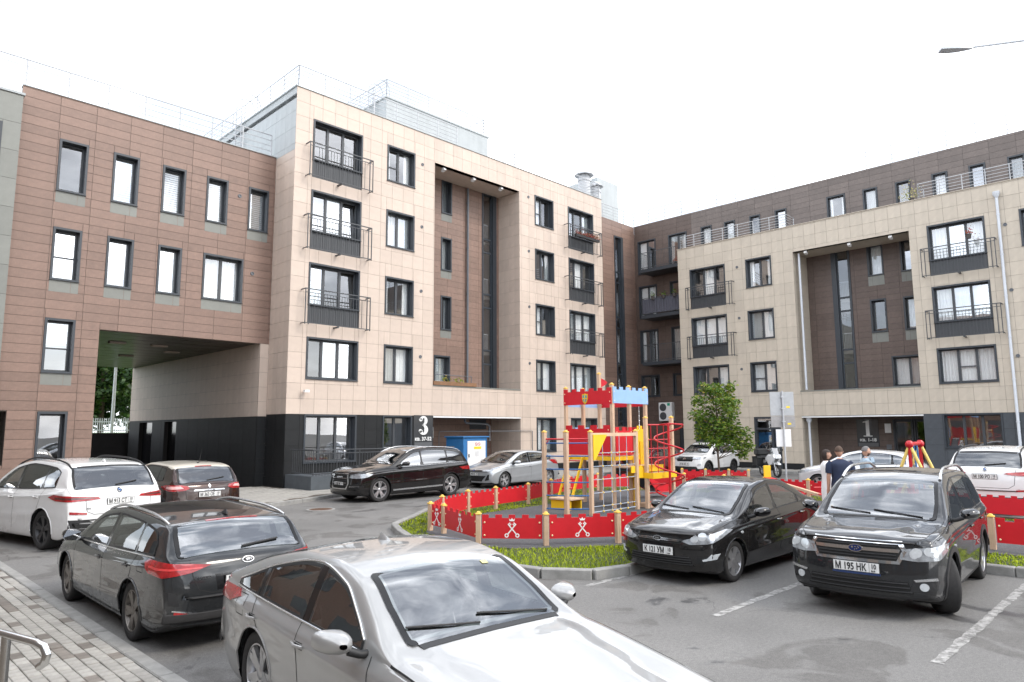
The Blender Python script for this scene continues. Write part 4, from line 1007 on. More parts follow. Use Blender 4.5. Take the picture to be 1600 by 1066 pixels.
        nv = [g for g in geo if isinstance(g, bmesh.types.BMVert)]; nf = [g for g in geo if isinstance(g, bmesh.types.BMFace)]
        off = {v: v.normal.copy() for v in nv}
        for v in nv: v.co -= off[v]*.022
        bmesh.ops.reverse_faces(bm, faces=nf)
        for f in nf: f.material_index = 3
        me = D.meshes.new('body'); bm.to_mesh(me); bm.free()
        for q in (S['paint'], M_black, S.get('roofmat') or S['paint'], M_trim): me.materials.append(q)
        link('body', me, s.e)
        s.glazing(); s.wheels(); s.cabin(); s.details()
    def shrink(s, poly, d):
        cx = sum(p[0] for p in poly)/len(poly); cz = sum(p[1] for p in poly)/len(poly)
        w_ = max(p[0] for p in poly)-min(p[0] for p in poly); h_ = max(p[1] for p in poly)-min(p[1] for p in poly)
        return [(cx+(x-cx)*(1-2*d/max(w_, .1)), cz+(z-cz)*(1-2*d/max(h_, .1))) for x, z in poly]
    # ---- projection of 2-D shapes on the body
    def hit(s, mode, a, b):
        if mode in ('l', 'r'): sg = 1 if mode == 'l' else -1; o = s.P(a, sg*4, b); d = Vector((0, -sg, 0))
        elif len(mode) == 2:                       # wrap round a corner: fl fr bl br; a in metres, 0 = straight on, .9 = straight sideways
            sg = 1 if mode[1] == 'l' else -1; fx = 1 if mode[0] == 'f' else -1; yc = s.W/2-.5; sx = s.L/2-.5
            if a < 0: o = Vector((fx*8, sg*(yc+a), b)); d = Vector((-fx, 0, 0))
            elif a > .9: o = Vector((fx*(sx-(a-.9)), sg*4, b)); d = Vector((0, -sg, 0))
            else: g = a/.9*math.pi/2; d = -Vector((fx*math.cos(g), sg*math.sin(g), 0)); o = Vector((fx*sx, sg*yc, b))-d*4
        elif mode == 'f': o = Vector((8, a, b)); d = Vector((-1, 0, 0))
        elif mode == 'b': o = Vector((-8, a, b)); d = Vector((1, 0, 0))
        else:
            zt = s.top(a); sl = (s.top(a+.02)-s.top(a-.02))/.04; n = Vector((sl, 0, 1)).normalized(); o = s.P(a, b, zt)+n*.6; d = -n
        loc, nor, _, _ = s.bvh.ray_cast(o, d)
        if loc is None: loc, nor, _, _ = s.bvh.find_nearest(o+d*(4 if mode in 'lr' or len(mode) == 2 else (8-s.L/2 if mode in 'fb' else .6)))
        if nor.dot(d) > 0: nor = -nor
        return loc, nor
    def patch(s, name, mode, poly, mat, off=.004, th=.008, me_=.05, parent=None, smooth=True):
        pts = []; n = len(poly)
        for i in range(n):
            a = poly[i]; b = poly[(i+1) % n]; k = max(1, int(math.hypot(b[0]-a[0], b[1]-a[1])/me_))
            pts += [(a[0]+(b[0]-a[0])*j/k, a[1]+(b[1]-a[1])*j/k) for j in range(k)]
        nb = len(pts); x0, x1 = min(p[0] for p in pts), max(p[0] for p in pts); z0, z1 = min(p[1] for p in pts), max(p[1] for p in pts)
        inner = []; ks = max(me_, (x1-x0)/60)
        ix = int((x1-x0)/ks); iz = int((z1-z0)/ks)
        for i in range(1, ix+1):
            for j in range(1, iz+1):
                p = (x0+i*(x1-x0)/(ix+1), z0+j*(z1-z0)/(iz+1))
                if in_poly(*p, pts) and min(math.hypot(p[0]-q[0], p[1]-q[1]) for q in pts) > ks*.45: inner.append(p)
        vs, es, fs, *_ = geometry.delaunay_2d_cdt([Vector(p) for p in pts+inner], [(i, (i+1) % nb) for i in range(nb)], [], 1, 1e-5)
        P = []; Nn = []
        for v in vs: l, nn = s.hit(mode, v.x, v.y); P.append(l); Nn.append(nn)
        mb = MB(); mb.v = [tuple(p+n_*off) for p, n_ in zip(P, Nn)]; mb.f = [tuple(f) for f in fs]
        ec = {}
        for f in mb.f:
            for i in range(len(f)): e = (f[i], f[(i+1) % len(f)]); ec[tuple(sorted(e))] = ec.get(tuple(sorted(e)), 0)+1
        bnd = [e for e, c in ec.items() if c == 1]; mp = {}
        for e in bnd:
            for i in e:
                if i not in mp: mp[i] = len(mb.v); mb.v.append(tuple(P[i]+Nn[i]*(off-th)))
            mb.f.append((e[0], e[1], mp[e[1]], mp[e[0]]))
        return mb.obj(name, mat, parent or s.e, 35 if smooth else False)
    def ribbon(s, mode, pts, wd=.007, mat=None, off=.0016, name='panel_gap', parent=None):
        """thin strip along a polyline on the body"""
        P = []
        for a, b in zip(pts[:-1], pts[1:]):
            k = max(1, int(math.hypot(b[0]-a[0], b[1]-a[1])/.03)); P += [(a[0]+(b[0]-a[0])*j/k, a[1]+(b[1]-a[1])*j/k) for j in range(k)]
        P.append(pts[-1]); A = []; B_ = []
        for i, p in enumerate(P):
            q0 = P[max(0, i-1)]; q1 = P[min(len(P)-1, i+1)]; d = Vector((q1[0]-q0[0], q1[1]-q0[1])); d.normalize(); nx_, nz_ = -d.y*wd/2, d.x*wd/2
            for Lst, sg in ((A, 1), (B_, -1)): l, nn = s.hit(mode, p[0]+sg*nx_, p[1]+sg*nz_); Lst.append(l+nn*off)
        return MB().grid([A, B_]).obj(name, mat or M_seam, parent or s.e, True)
    def tube_on(s, mode, pts, r_, mat, off, name, n=8, parent=None, smooth=True):
        P = []
        for a, b in zip(pts[:-1], pts[1:]):
            k = max(1, int(math.hypot(b[0]-a[0], b[1]-a[1])/.08)); P += [(a[0]+(b[0]-a[0])*j/k, a[1]+(b[1]-a[1])*j/k) for j in range(k)]
        P.append(pts[-1]); Q = []
        for i, p in enumerate(P):
            l, nn = s.hit(mode, *p); o = off(i/(len(P)-1)) if callable(off) else off; Q.append(l+nn*o)
        return MB().tube(Q, r_, n).obj(name, mat, parent or s.e, 50)
    def glazing(s):
        S = s.S; L = s.L
        for k, w_ in enumerate(s.wins):
            gm = M_tint if (k > 0 and S.get('tint')) else M_cglass
            for sd in 'lr':
                ring = s.shrink(w_, .022)
                g = s.patch('side_window', sd, w_, gm, .006, .002, .07)
                # dark border: polygon with hole made of quads
                n = len(w_); A = []; B_ = []
                for i in range(n+1):
                    l, nn = s.hit(sd, *w_[i % n]); A.append(l+nn*.008); l, nn = s.hit(sd, *ring[i % n]); B_.append(l+nn*.008)
                MB().grid([A, B_]).obj('window_seal', M_black, g, True)
                if S.get('chrome'): 
                    pass
        for w0, w1 in zip(s.wins[:-1], s.wins[1:]):
            n0 = len(w0)//2; n1 = len(w1)//2
            for sd in 'lr': s.patch('door_pillar', sd, [w0[n0-1], w1[0], w1[-1], w0[n0]], M_gloss, .005, .004, .05)
        if S.get('chrome'):
            a, b = S['win'][0][0], S['win'][-1][1]
            q0 = min(w_[0][0] for w_ in s.wins); q1 = max(w_[len(w_)//2-1][0] for w_ in s.wins)
            for sd in 'lr':
                s.tube_on(sd, [(q0+(q1-q0)*i/20, s.belt(q0+(q1-q0)*i/20)+.0) for i in range(21)], .009, M_chrome, .006, 'belt_trim')
        for nm, rng, mode in (('windshield', S['ws'], 't'), ('rear_window', S.get('rw'), 't')):
            if not rng: continue
            a, b = rng; n = 24; Lft = []; Rgt = []
            for i in range(n+1):
                q = a+(b-a)*i/n; wi = S.get('wsin', (.08, .05)) if nm == 'windshield' else (.04, .04); y = s.ctrl(q)[1]-(wi[0]+(wi[1]-wi[0])*i/n)-(.03 if i in (0, n) else 0); Lft.append((q, y)); Rgt.append((q, -y))
            poly = Lft+Rgt[::-1]; g = s.patch(nm, mode, poly, M_cglass if nm == 'windshield' or not S.get('tint') else M_tint, .007, .003, .08)
            ring = []
            cx = (a+b)/2
            for q, y in poly: ring.append((cx+(q-cx)*(1-.11*min(1, .5/(b-a))), y*(1-.045/abs(y) if abs(y) > .1 else 1)))
            m = len(poly); A = []; B_ = []
            for i in range(m+1):
                l, nn = s.hit(mode, *poly[i % m]); A.append(l+nn*.009); l, nn = s.hit(mode, *ring[i % m]); B_.append(l+nn*.009)
            MB().grid([A, B_]).obj('glass_border', M_frit, g, True)
            if nm == 'windshield':
                l, nn = s.hit('t', b-.12, 0); M = Matrix.Translation(l-nn*.06)
                MB().bbox((-.02, -.12, -.05), (.02, .12, .02), .01, M).obj('rear_view_mirror', M_black, s.e)
                for y0, y1, qo in ((.55, -.05, .03), (-.08, -.62, .045)):       # wipers
                    s.tube_on('t', [(a+.0+qo, y0), (a+.09+qo, y1)], .0075, M_black, .018, 'wiper')
                l0, n0 = s.hit('t', a+.01, 0)
                s.patch('cowl', 't', [(a-.05, .6), (a+.035, .62), (a+.035, -.62), (a-.05, -.6)], M_black, .004, .004, .09)
            elif S.get('rwiper'):
                s.tube_on('t', [(b-.03, .02), (b-.08, -.42)], .012, M_black, .022, 'wiper')
    def wheels(s):
        S = s.S; Rt = S['R']; tw = S.get('tw', .215); rr = Rt*S.get('rimr', .70); n = 40
        prof = [(rr*.97, -tw*.40), (rr*1.03, -tw*.47), (Rt*.90, -tw*.5), (Rt*.965, -tw*.46), (Rt*.992, -tw*.38), (Rt, -tw*.25), (Rt, tw*.25), (Rt*.992, tw*.38), (Rt*.965, tw*.46), (Rt*.90, tw*.5), (rr*1.03, tw*.47), (rr*.97, tw*.40)]
        M0 = Matrix.Rotation(-math.pi/2, 4, 'X')             # axis +y outward
        ty = MB().lathe(prof, n, M0)
        for gq in (-.5, -.17, .17, .5):                        # tread grooves
            ty.lathe([(Rt*1.0015, tw*gq*.5-.004), (Rt*1.0015, tw*gq*.5+.004)], n, M0)
        tyre = ty.mesh('wheel', M_tyre, 50)
        rim = MB().lathe([(rr*.80, -tw*.3), (rr*.90, tw*.1), (rr*.95, tw*.36), (rr*1.0, tw*.42), (rr*1.0, tw*.45), (rr*.955, tw*.455), (rr*.93, tw*.40)], n, M0)
        ns = S.get('spokes', 5); dbl = S.get('dbl', False)
        for k in range(ns):
            for da in ((-.17, .17) if dbl else (0,)):
                a = 2*math.pi*k/ns; w0, w1 = S.get('spw', (.055, .045)) if not dbl else (.03, .026)
                P0 = Vector((math.cos(a+da*.5), 0, math.sin(a+da*.5)))*rr*.16; P1 = Vector((math.cos(a+da), 0, math.sin(a+da)))*rr*.945
                t = (P1-P0).normalized(); sd = Vector((-t.z, 0, t.x)); y0, y1 = tw*.36, tw*.43
                vs = [P0+sd*w0+Vector((0, y0, 0)), P0-sd*w0+Vector((0, y0, 0)), P1-sd*w1+Vector((0, y1, 0)), P1+sd*w1+Vector((0, y1, 0))]
                vs += [v-Vector((0, .035, 0)) for v in vs]; mid = [(P0+P1)/2+Vector((0, (y0+y1)/2+.008, 0))]
                rim.add(vs+mid, [(0, 1, 8), (1, 2, 8), (2, 3, 8), (3, 0, 8), (0, 4, 5, 1), (1, 5, 6, 2), (2, 6, 7, 3), (3, 7, 4, 0)])
        rim.lathe([(0.001, tw*.40), (rr*.15, tw*.40), (rr*.2, tw*.37), (rr*.2, tw*.2)], 20, M0)
        rimm = rim.mesh('rim', S.get('rimmat', M_alloy), 40)
        disc = MB().lathe([(.001, tw*.05), (rr*.93, tw*.05), (rr*.93, -tw*.3)], 28, M0).mesh('brake_disc', pm('brake_dark', (.03, .03, .032), .6, var=.2))
        hw = s.W/2
        for k, a in enumerate(s.ax):
            for sd in (1, -1):
                y = (hw-tw/2-S.get('inset', .04))*sd
                o = link('wheel', tyre, s.e, (s.L/2-a, y, Rt)); o.rotation_euler = (0, random.uniform(0, 6), 0 if sd == 1 else math.pi)
                if k == 0 and S.get('steer'): o.rotation_euler = (0, 0, (0 if sd == 1 else math.pi)+R(S['steer']))
                link('rim', rimm, o); link('brake_disc', disc, o)
                # wheel well
                c = Vector((s.L/2-a, 0, Rt)); mb = MB(); A = []; B_ = []; C_ = []
                for i in range(33):
                    g = -.5+(math.pi+1.0)*i/32; d = Vector((math.cos(g), 0, math.sin(g)))*(s.Ra+.012)
                    p = c+d; A.append((p.x, sd*(hw-.06), p.z)); B_.append((p.x, sd*(hw-.42), p.z)); C_.append((c.x, sd*(hw-.42), c.z))
                mb.grid([A, B_, C_]); mb.obj('wheel_arch', M_black, s.e)
                # lip
                sdn = 'l' if sd == 1 else 'r'; pts = []
                for i in range(41):
                    g = -.12+(math.pi+.24)*i/40; x = a-math.cos(g)*(s.Ra+.004); z = Rt+math.sin(g)*(s.Ra+.004)
                    if z > s.S['clr']+.01: pts.append((x, z))
                if S.get('clad'):
                    A = []; B_ = []
                    for i in range(41):
                        g = -.35+(math.pi+.7)*i/40
                        for Lst, rad in ((A, s.Ra-.004), (B_, s.Ra+S.get('cladw', .065))):
                            z = max(S['clr']+.02, Rt+math.sin(g)*rad); l, nn = s.hit(sdn, a-math.cos(g)*rad, z); Lst.append(l+nn*.010)
                    C2 = [p-Vector((0, sd*.03, 0)) for p in A]; D2 = [p-Vector((0, sd*.012, 0)) for p in B_]
                    MB().grid([C2, A, B_, D2]).obj('arch_cladding', S.get('cladmat', M_black), s.e, 40)
                else:
                    s.tube_on(sdn, pts, .011, S['paint'], .000, 'arch_lip', 6)
    def cabin(s):
        S = s.S; L = s.L; sm = S.get('seat', M_seat); c0 = S['ws'][0]; zf = S['clr']+.12; hw = s.W/2
        MB().box((L/2-(L-.5), -hw+.16, zf-.03), (L/2-(c0-.1), hw-.16, zf)).obj('floor', M_trim, s.e)
        zb = s.belt(c0+.4)
        q = S['ws'][1]+.35
        for sd in (1, -1):
            y = sd*.36; mb = MB(); M = Matrix.Translation((L/2-q, y, zf))
            mb.bbox((-.25, -.25, .10), (.28, .25, .32), .05, M)
            M2 = M@Matrix.Translation((-.25, 0, .28))@Matrix.Rotation(-.32, 4, 'Y'); h = min(.62, s.top(q+.2)-zf-.52)
            mb.bbox((-.10, -.24, -.05), (.06, .24, h), .05, M2); mb.bbox((-.075, -.13, h+.02), (.03, .13, h+.19), .04, M2); mb.obj('seat', sm, s.e, 60)
        q2 = q+.95
        if q2 < L-.6:
            mb = MB(); M = Matrix.Translation((L/2-q2, 0, zf)); mb.bbox((-.2, -.62, .1), (.28, .62, .34), .05, M); M2 = M@Matrix.Translation((-.22, 0, .28))@Matrix.Rotation(-.4, 4, 'Y')
            h = min(.52, s.top(q2+.2)-zf-.5); mb.bbox((-.1, -.62, -.05), (.05, .62, h), .05, M2)
            for y in (-.4, .4): mb.bbox((-.06, y-.12, h+.01), (.03, y+.12, h+.13), .03, M2)
            mb.obj('rear_seat', sm, s.e, 60)
        qd = c0+.42
        MB().bbox((L/2-qd-.1, -hw+.14, zb-.28), (L/2-c0-.02, hw-.14, zb-.03), .05).obj('dashboard', M_trim, s.e, 60)
        if S.get('shelf'): MB().box((L/2-(S['rw'][1]-.1), -hw+.2, s.belt(L-1)-.06), (L/2-(S['rw'][0]-.1), hw-.2, s.belt(L-1)-.03)).obj('parcel_shelf', M_trim, s.e)
        M = Matrix.Translation((L/2-qd-.18, .36, zb-.04))@Matrix.Rotation(R(64), 4, 'Y')
        mb = MB().tube([M@Vector((.18*math.cos(t), .18*math.sin(t), 0)) for t in [i*.3142 for i in range(20)]], .014, 8, closed=True); mb.tube([M@Vector((-.17, 0, 0)), M@Vector((.17, 0, 0))], .018, 6); mb.tube([M@Vector((0, 0, 0)), M@Vector((0, 0, -.3))], .03, 6); mb.obj('steering_wheel', M_trim, s.e, 50)
    def mirror(s, q, z, mat=None):
        hw = s.plan(q)
        for sd in (1, -1):
            c = Vector((s.L/2-q, sd*(hw+.115), z)); mb = MB(); P = []
            for i in range(9):                       # lofted shell, flat glass at the rear
                t = i/8; x = .085-.17*t; k = math.sqrt(max(0, 1-((1-t)*.98)**2.4)); ring = []
                for j in range(16):
                    g = 2*math.pi*j/16; cy, cz = math.cos(g), math.sin(g); ex = .5
                    yy = .115*k*math.copysign(abs(cy)**.75, cy); zz = .072*k*math.copysign(abs(cz)**.75, cz); ring.append(c+Vector((x-.05*abs(yy)/.115*(sd*yy > 0), yy, zz+.012*(yy*sd)/.115)))
                ring.append(ring[0]); P.append(ring)
            mb.grid(P); o = mb.obj('mirror', mat or s.S['paint'], s.e, 60)
            b = P[-1][:-1]; MB().add([p+Vector((.003, 0, 0)) for p in b], [tuple(range(len(b)))]).obj('mirror_glass', M_chrome, o)
            MB().tube([c+Vector((.03, -sd*.06, -.045)), c+Vector((.05, -sd*.13, -.075)), c+Vector((.05, -sd*.2, -.085))], [.03, .026, .03], 8).obj('mirror_arm', M_black, o, 50)
    def plate(s, end, y, z, txt, reg, tilt=0, frame=True):
        l, nn = s.hit('f' if end == 'f' else 'b', y, z); sg = 1 if end == 'f' else -1
        ys = [s.hit('f' if end == 'f' else 'b', y+d, z+e)[0].x*sg for d in (-.25, 0, .25) for e in (-.05, 0, .05)]
        x = max(ys)*sg+sg*.012
        M = Matrix.Translation((x, y, z))@Matrix.Rotation(R(90) if end == 'f' else R(-90), 4, 'Z')@Matrix.Rotation(R(90-tilt), 4, 'X')
        o = MB().bbox((-.27, -.064, -.012), (.27, .064, -.002), .004, M).obj('licence_plate', M_black, s.e)
        MB().bbox((-.26, -.056, -.004), (.26, .056, .001), .002, M).obj('plate_face', M_lp, o)
        text_part(txt, .118, M@Matrix.Translation((-.058, -.041, .0015)), M_lpt, o, sx=.70)
        text_part(reg, .080, M@Matrix.Translation((.205, -.010, .0015)), M_lpt, o, sx=.75)
        text_part('RUS', .026, M@Matrix.Translation((.195, -.045, .0015)), M_lpt, o)
        mb = MB().box((.148, -.053, .001), (.152, .053, .002), M); mb.obj('plate_divider', M_lpt, o)
    def handles(s, qs, z, mat=None):
        for q in qs:
            for sd in 'lr':
                zz = z if not callable(z) else z(q)
                s.patch('handle_recess', sd, [(q-.06, zz-.028), (q+.05, zz-.028), (q+.06, zz), (q+.05, zz+.02), (q-.06, zz+.02)], M_seam, .0015, .001, .03)
                s.tube_on(sd, [(q-.09, zz), (q+.09, zz)], [.010, .015, .010] if False else .0125, mat or s.S['paint'], lambda t: .012+.022*math.sin(math.pi*t), 'door_handle')
    def doors(s, qs, zb=None):
        """shut lines: list of (q at belt, q at sill)"""
        for (a, b) in qs:
            za = s.belt(a)+.01; zs = s.S['clr']+.16
            for sd in 'lr': s.ribbon(sd, [(a, za), (a+(b-a)*.15, za-.12), (a+(b-a)*.6, (za+zs)/2), (b, zs)], .008)
    def rails(s, q0, q1, y, h=.045, mat=None, r_=.016):
        for sd in (1, -1):
            n = 16; pts = [(q0+(q1-q0)*i/n, sd*(y if not callable(y) else y(q0+(q1-q0)*i/n))) for i in range(n+1)]
            s.tube_on('t', pts, r_, mat or M_satin, lambda t: .004+h*min(1, 4*t, 4*(1-t))**.6, 'roof_rail', 8)
    def oval(s, end, y, z, rx, rz, mat, off=.008, name='badge', n=20, parent=None):
        return s.patch(name, end, [(y+rx*math.cos(2*math.pi*i/n), z+rz*math.sin(2*math.pi*i/n)) for i in range(n)], mat, off, off, .06, parent)
    def roundel(s, end, y, z, r_=.041):
        b = s.oval(end, y, z, r_, r_, M_black, .012); s.oval(end, y, z, r_*.62, r_*.62, M_white, .0135, 'badge_field', parent=b)
        for a in (0, 2): s.patch('badge_quarter', end, [(y, z)]+[(y+r_*.6*math.cos((a+i/6)*math.pi/2), z+r_*.6*math.sin((a+i/6)*math.pi/2)) for i in range(7)], M_bmwb, .015, .003, .06, b)
        s.ring(end, y, z, r_, r_, .004, b)
    def ring(s, end, y, z, rx, rz, t, parent=None, name='badge_ring', mat=None):
        P = []
        for i in range(24): l, nn = s.hit(end, y+rx*math.cos(i*.2618), z+rz*math.sin(i*.2618)); P.append(l+nn*.014)
        return MB().tube(P, t, 6, closed=True).obj(name, mat or M_chrome, parent or s.e, True)
    def details(s): 
        S = s.S
        if 'mir' in S: s.mirror(*S['mir'], S.get('mirmat'))
        S['fn'](s)
def sym(poly): return [(-a, b) for a, b in poly][::-1]
def both(c, name, end, poly, mat, *a, **k):
    o = [c.patch(name, end, poly, mat, *a, **k), c.patch(name, end, sym(poly), mat, *a, **k)]; return o
def corner(c, name, end, poly, mat, off=.010, th=.012, me_=.04, **k): return [c.patch(name, end+'l', poly, mat, off, th, me_, **k), c.patch(name, end+'r', poly, mat, off, th, me_, **k)]
def bothside(c, name, poly, mat, *a, **k): return [c.patch(name, 'l', poly, mat, *a, **k), c.patch(name, 'r', poly, mat, *a, **k)]
def fin(c, q, mat=None):
    l, n_ = c.hit('t', q, 0); mb = MB(); k = 8; P = []
    for i in range(k+1):
        t = i/k; x = -.10+.17*t; h = .062*(1-t)**.6*(t > -1) if t > .12 else .062*(t/.12)**.4*.95; w_ = .022*(.5+.5*(1-abs(t-.4)))
        P.append([l+Vector((x, y, z)) for y, z in ((-w_, 0), (-w_*.45, h*.7), (0, h), (w_*.45, h*.7), (w_, 0))])
    mb.grid(P).obj('roof_antenna', mat or c.S['paint'], c.e, 60)
def fuel_flap(c, sd, q, z):
    c.ribbon(sd, [(q-.08, z-.08), (q+.08, z-.08), (q+.09, z), (q+.08, z+.08), (q-.08, z+.08), (q-.09, z), (q-.08, z-.08)], .006)
def tailgate(c, pts): c.ribbon('b', pts, .009); c.ribbon('b', [(-a, b) for a, b in pts], .009)
def grille(c, poly, nb, end='f', mat=None, name='grille', horiz=True):
    g = c.patch(name, end, poly, M_seam, .003, .003, .05)
    zs = [p[1] for p in poly]; ys = [p[0] for p in poly]; z0, z1 = min(zs), max(zs)
    for i in range(nb):
        z = z0+(z1-z0)*(i+.5)/nb; a = [p for p in [min(ys)+(max(ys)-min(ys))*k/60 for k in range(61)] if in_poly(p, z, poly)]
        if len(a) > 2: c.tube_on(end, [(a[0], z), (a[-1], z)], .009, mat or M_black, .008, 'grille_bar', 6, g)
    return g
def wheel_dirty(): return pm('alloy_wheel_brown', (.17, .155, .14), .42, metal=.6, var=.3, scale=15)

# ---- dark grey estate at the kerb (seen from behind)
def f_kia(c):
    corner(c, 'taillight', 'b', [(.0, .878), (.25, .90), (.62, .925), (.98, .925), (1.06, .89), (.90, .80), (.55, .778), (.25, .815)], M_tl)
    corner(c, 'taillight_strip', 'b', [(.10, .862), (.55, .866), (.90, .872), (.90, .854), (.55, .846), (.12, .85)], M_tl2, .014, .004)
    corner(c, 'headlight', 'f', [(.05, .66), (.5, .68), (.95, .78), (1.1, .83), (.6, .78), (.1, .70)], M_hl)
    L = c.L
    for e, zz in (('b', .965),): pass
    
    c.plate('b', 0, .70, 'М 937 УК', '10'); 
    b = c.oval('b', 0, .885, .065, .031, M_chrome, .012); c.oval('b', 0, .885, .058, .025, M_black, .0135, 'badge_field', parent=b)
    l, n_ = c.hit('b', 0, .885); text_part('KIA', .042, Matrix.Translation((l.x-.016, 0, .870))@Matrix.Rotation(R(-90), 4, 'Z')@Matrix.Rotation(R(90), 4, 'X'), M_chrome, b, sx=1.1)
    l, n_ = c.hit('b', .46, .75); text_part('CEED', .036, Matrix.Translation((l.x-.006, .47, .745))@Matrix.Rotation(R(-90), 4, 'Z')@Matrix.Rotation(R(90), 4, 'X'), M_chrome, c.e, sx=1.6)
    tailgate(c, [(0, .60), (.40, .60), (.52, .64), (.58, .78), (.60, .94)])
    c.patch('plate_recess', 'b', [(-.34, .62), (.34, .62), (.36, .78), (-.36, .78)], pm('gloss_black_trim', (.012, .012, .013), .15, var=0), .002, .003, .06)
    c.patch('diffuser', 'b', [(-.78, .27), (.78, .27), (.74, .36), (-.74, .36)], M_black, .006, .006, .07)
    both(c, 'reflector', 'b', [(.46, .40), (.74, .45), (.75, .41), (.50, .365)], M_tl, .010, .010, .04)
    both(c, 'bumper_trim', 'b', [(.36, .372), (.46, .40), (.76, .462), (.765, .45), (.47, .385), (.36, .36)], M_chrome, .012, .010, .04)
    both(c, 'bumper_vent', 'b', [(.70, .50), (.80, .52), (.80, .64), (.74, .63)], M_black, .005, .005, .04)
    c.handles([2.42, 3.42], lambda q: c.belt(q)-.12); c.doors([(1.33, 1.30), (2.55, 2.52), (3.62, 3.42)]); c.rails(1.95, 4.05, lambda q: c.ctrl(q)[1]-.03, .03, M_satin)
    fin(c, 3.85, M_black); fuel_flap(c, 'l', 3.85, .86)
    c.patch('brake_light', 't', [(4.07, .30), (4.10, .30), (4.10, -.30), (4.07, -.30)], M_tl, .010, .006, .06)
KIA = Car(dict(name='estate_car', label='dark grey estate car seen from behind, parked at the paved kerb', group='parked cars', loc=(3.58, 9.92), rot=90, L=4.60, W=1.80, wb=2.65, fo=.90, R=.318, clr=.17, tw=.21,
    top=[(a_, z_*.945) for a_, z_ in [(0, .70), (.04, .755), (.35, .84), (.9, .93), (1.12, .965), (1.5, 1.19), (1.95, 1.395), (2.6, 1.462), (3.4, 1.44), (4.0, 1.385), (4.12, 1.355), (4.43, 1.045), (4.49, 1.015), (4.535, .96), (4.57, .84), (4.595, .70), (4.60, .60)]],
    belt=[(0, .75), (1.0, .865), (2.5, .90), (3.6, .935), (4.6, .96)], win=[(1.30, 2.50), (2.58, 3.50), (3.56, 4.06)], ws=(1.14, 1.95), rw=(4.11, 4.44), rwiper=True, paint=car_paint('graphite', (.022, .0245, .027), .2, .26, .06), spokes=5, dbl=True, rimmat=wheel_dirty(), mir=(1.52, .965), chrome=True, fn=f_kia, apil=.12, cpil=.20))
# ---- silver fastback in the foreground
def f_gt(c):
    corner(c, 'taillight', 'b', [(.08, .84), (.5, .82), (.9, .825), (1.08, .88), (1.0, .93), (.6, .93), (.1, .91)], M_tl)
    corner(c, 'headlight', 'f', [(.0, .48), (.5, .49), (.9, .53), (1.05, .58), (.6, .57), (.02, .54)], M_hl)
    L = c.L
    c.handles([2.90, 3.80], lambda q: c.belt(q)-.13); c.doors([(1.98, 1.72), (2.98, 2.90), (3.86, 3.45)]); fuel_flap(c, 'r', 4.1, .83); fin(c, 3.25)
    c.plate('b', 0, .74, 'В 245 ЕК', '10'); c.roundel('b', 0, .94); tailgate(c, [(0, .66), (.45, .66), (.58, .74), (.60, .98)])
    for sg in (1, -1): grille(c, [(sg*.05, .42), (sg*.33, .43), (sg*.33, .52), (sg*.05, .53)], 6)
    c.plate('f', 0, .34, 'В 245 ЕК', '10')
    for sg in (1, -1): c.ribbon('t', [(.10, sg*.70), (.3, sg*.80), (.9, sg*.845), (1.75, sg*.85)], .007)
    up_ = [p for w_ in c.wins for p in w_[len(w_)//2:][::-1]]; lo_ = [p for w_ in c.wins for p in w_[:len(w_)//2]]
    for sd in 'lr': c.tube_on(sd, [(a, b+.012) for a, b in up_], .009, M_chrome, .005, 'window_trim'); c.tube_on(sd, [(a, b-.004) for a, b in lo_], .009, M_chrome, .005, 'window_trim')
    l, n_ = c.hit('t', 2.02, .20); c.patch('sticker', 't', [(2.34, .39), (2.38, .39), (2.38, .33), (2.34, .33)], pm('sticker_yellow', (.55, .52, .25), .5), .011, .002, .06)
GT = Car(dict(name='fastback_car', label='silver fastback car filling the foreground, front towards the right', group='parked cars', loc=(3.52, 4.24), rot=-94, L=4.82, W=1.83, wb=2.92, fo=.84, R=.335, clr=.165, tw=.235, ns=120,
    top=[(0, .55), (.04, .60), (.25, .665), (.8, .765), (1.5, .885), (1.80, .93), (2.12, 1.12), (2.44, 1.285), (2.92, 1.365), (3.3, 1.36), (3.9, 1.265), (4.35, 1.13), (4.60, 1.055), (4.74, 1.015), (4.78, .92), (4.81, .78), (4.82, .64)],
    belt=[(0, .72), (1.3, .845), (2.5, .875), (3.6, .91), (4.82, .965)], win=[(1.96, 2.88), (2.98, 3.78), (3.84, 4.32)], ws=(1.82, 2.46), rw=(3.48, 4.52), wsin=(.12, .08), paint=car_paint('silver', (.36, .36, .355), .45, .36, .10), spokes=5, dbl=True, spw=(.05, .04), mir=(2.10, .955), fn=f_gt, apil=.14, cpil=.22, tum=.42, crown=.05, tint=False, seat=M_seat, shelf=False))
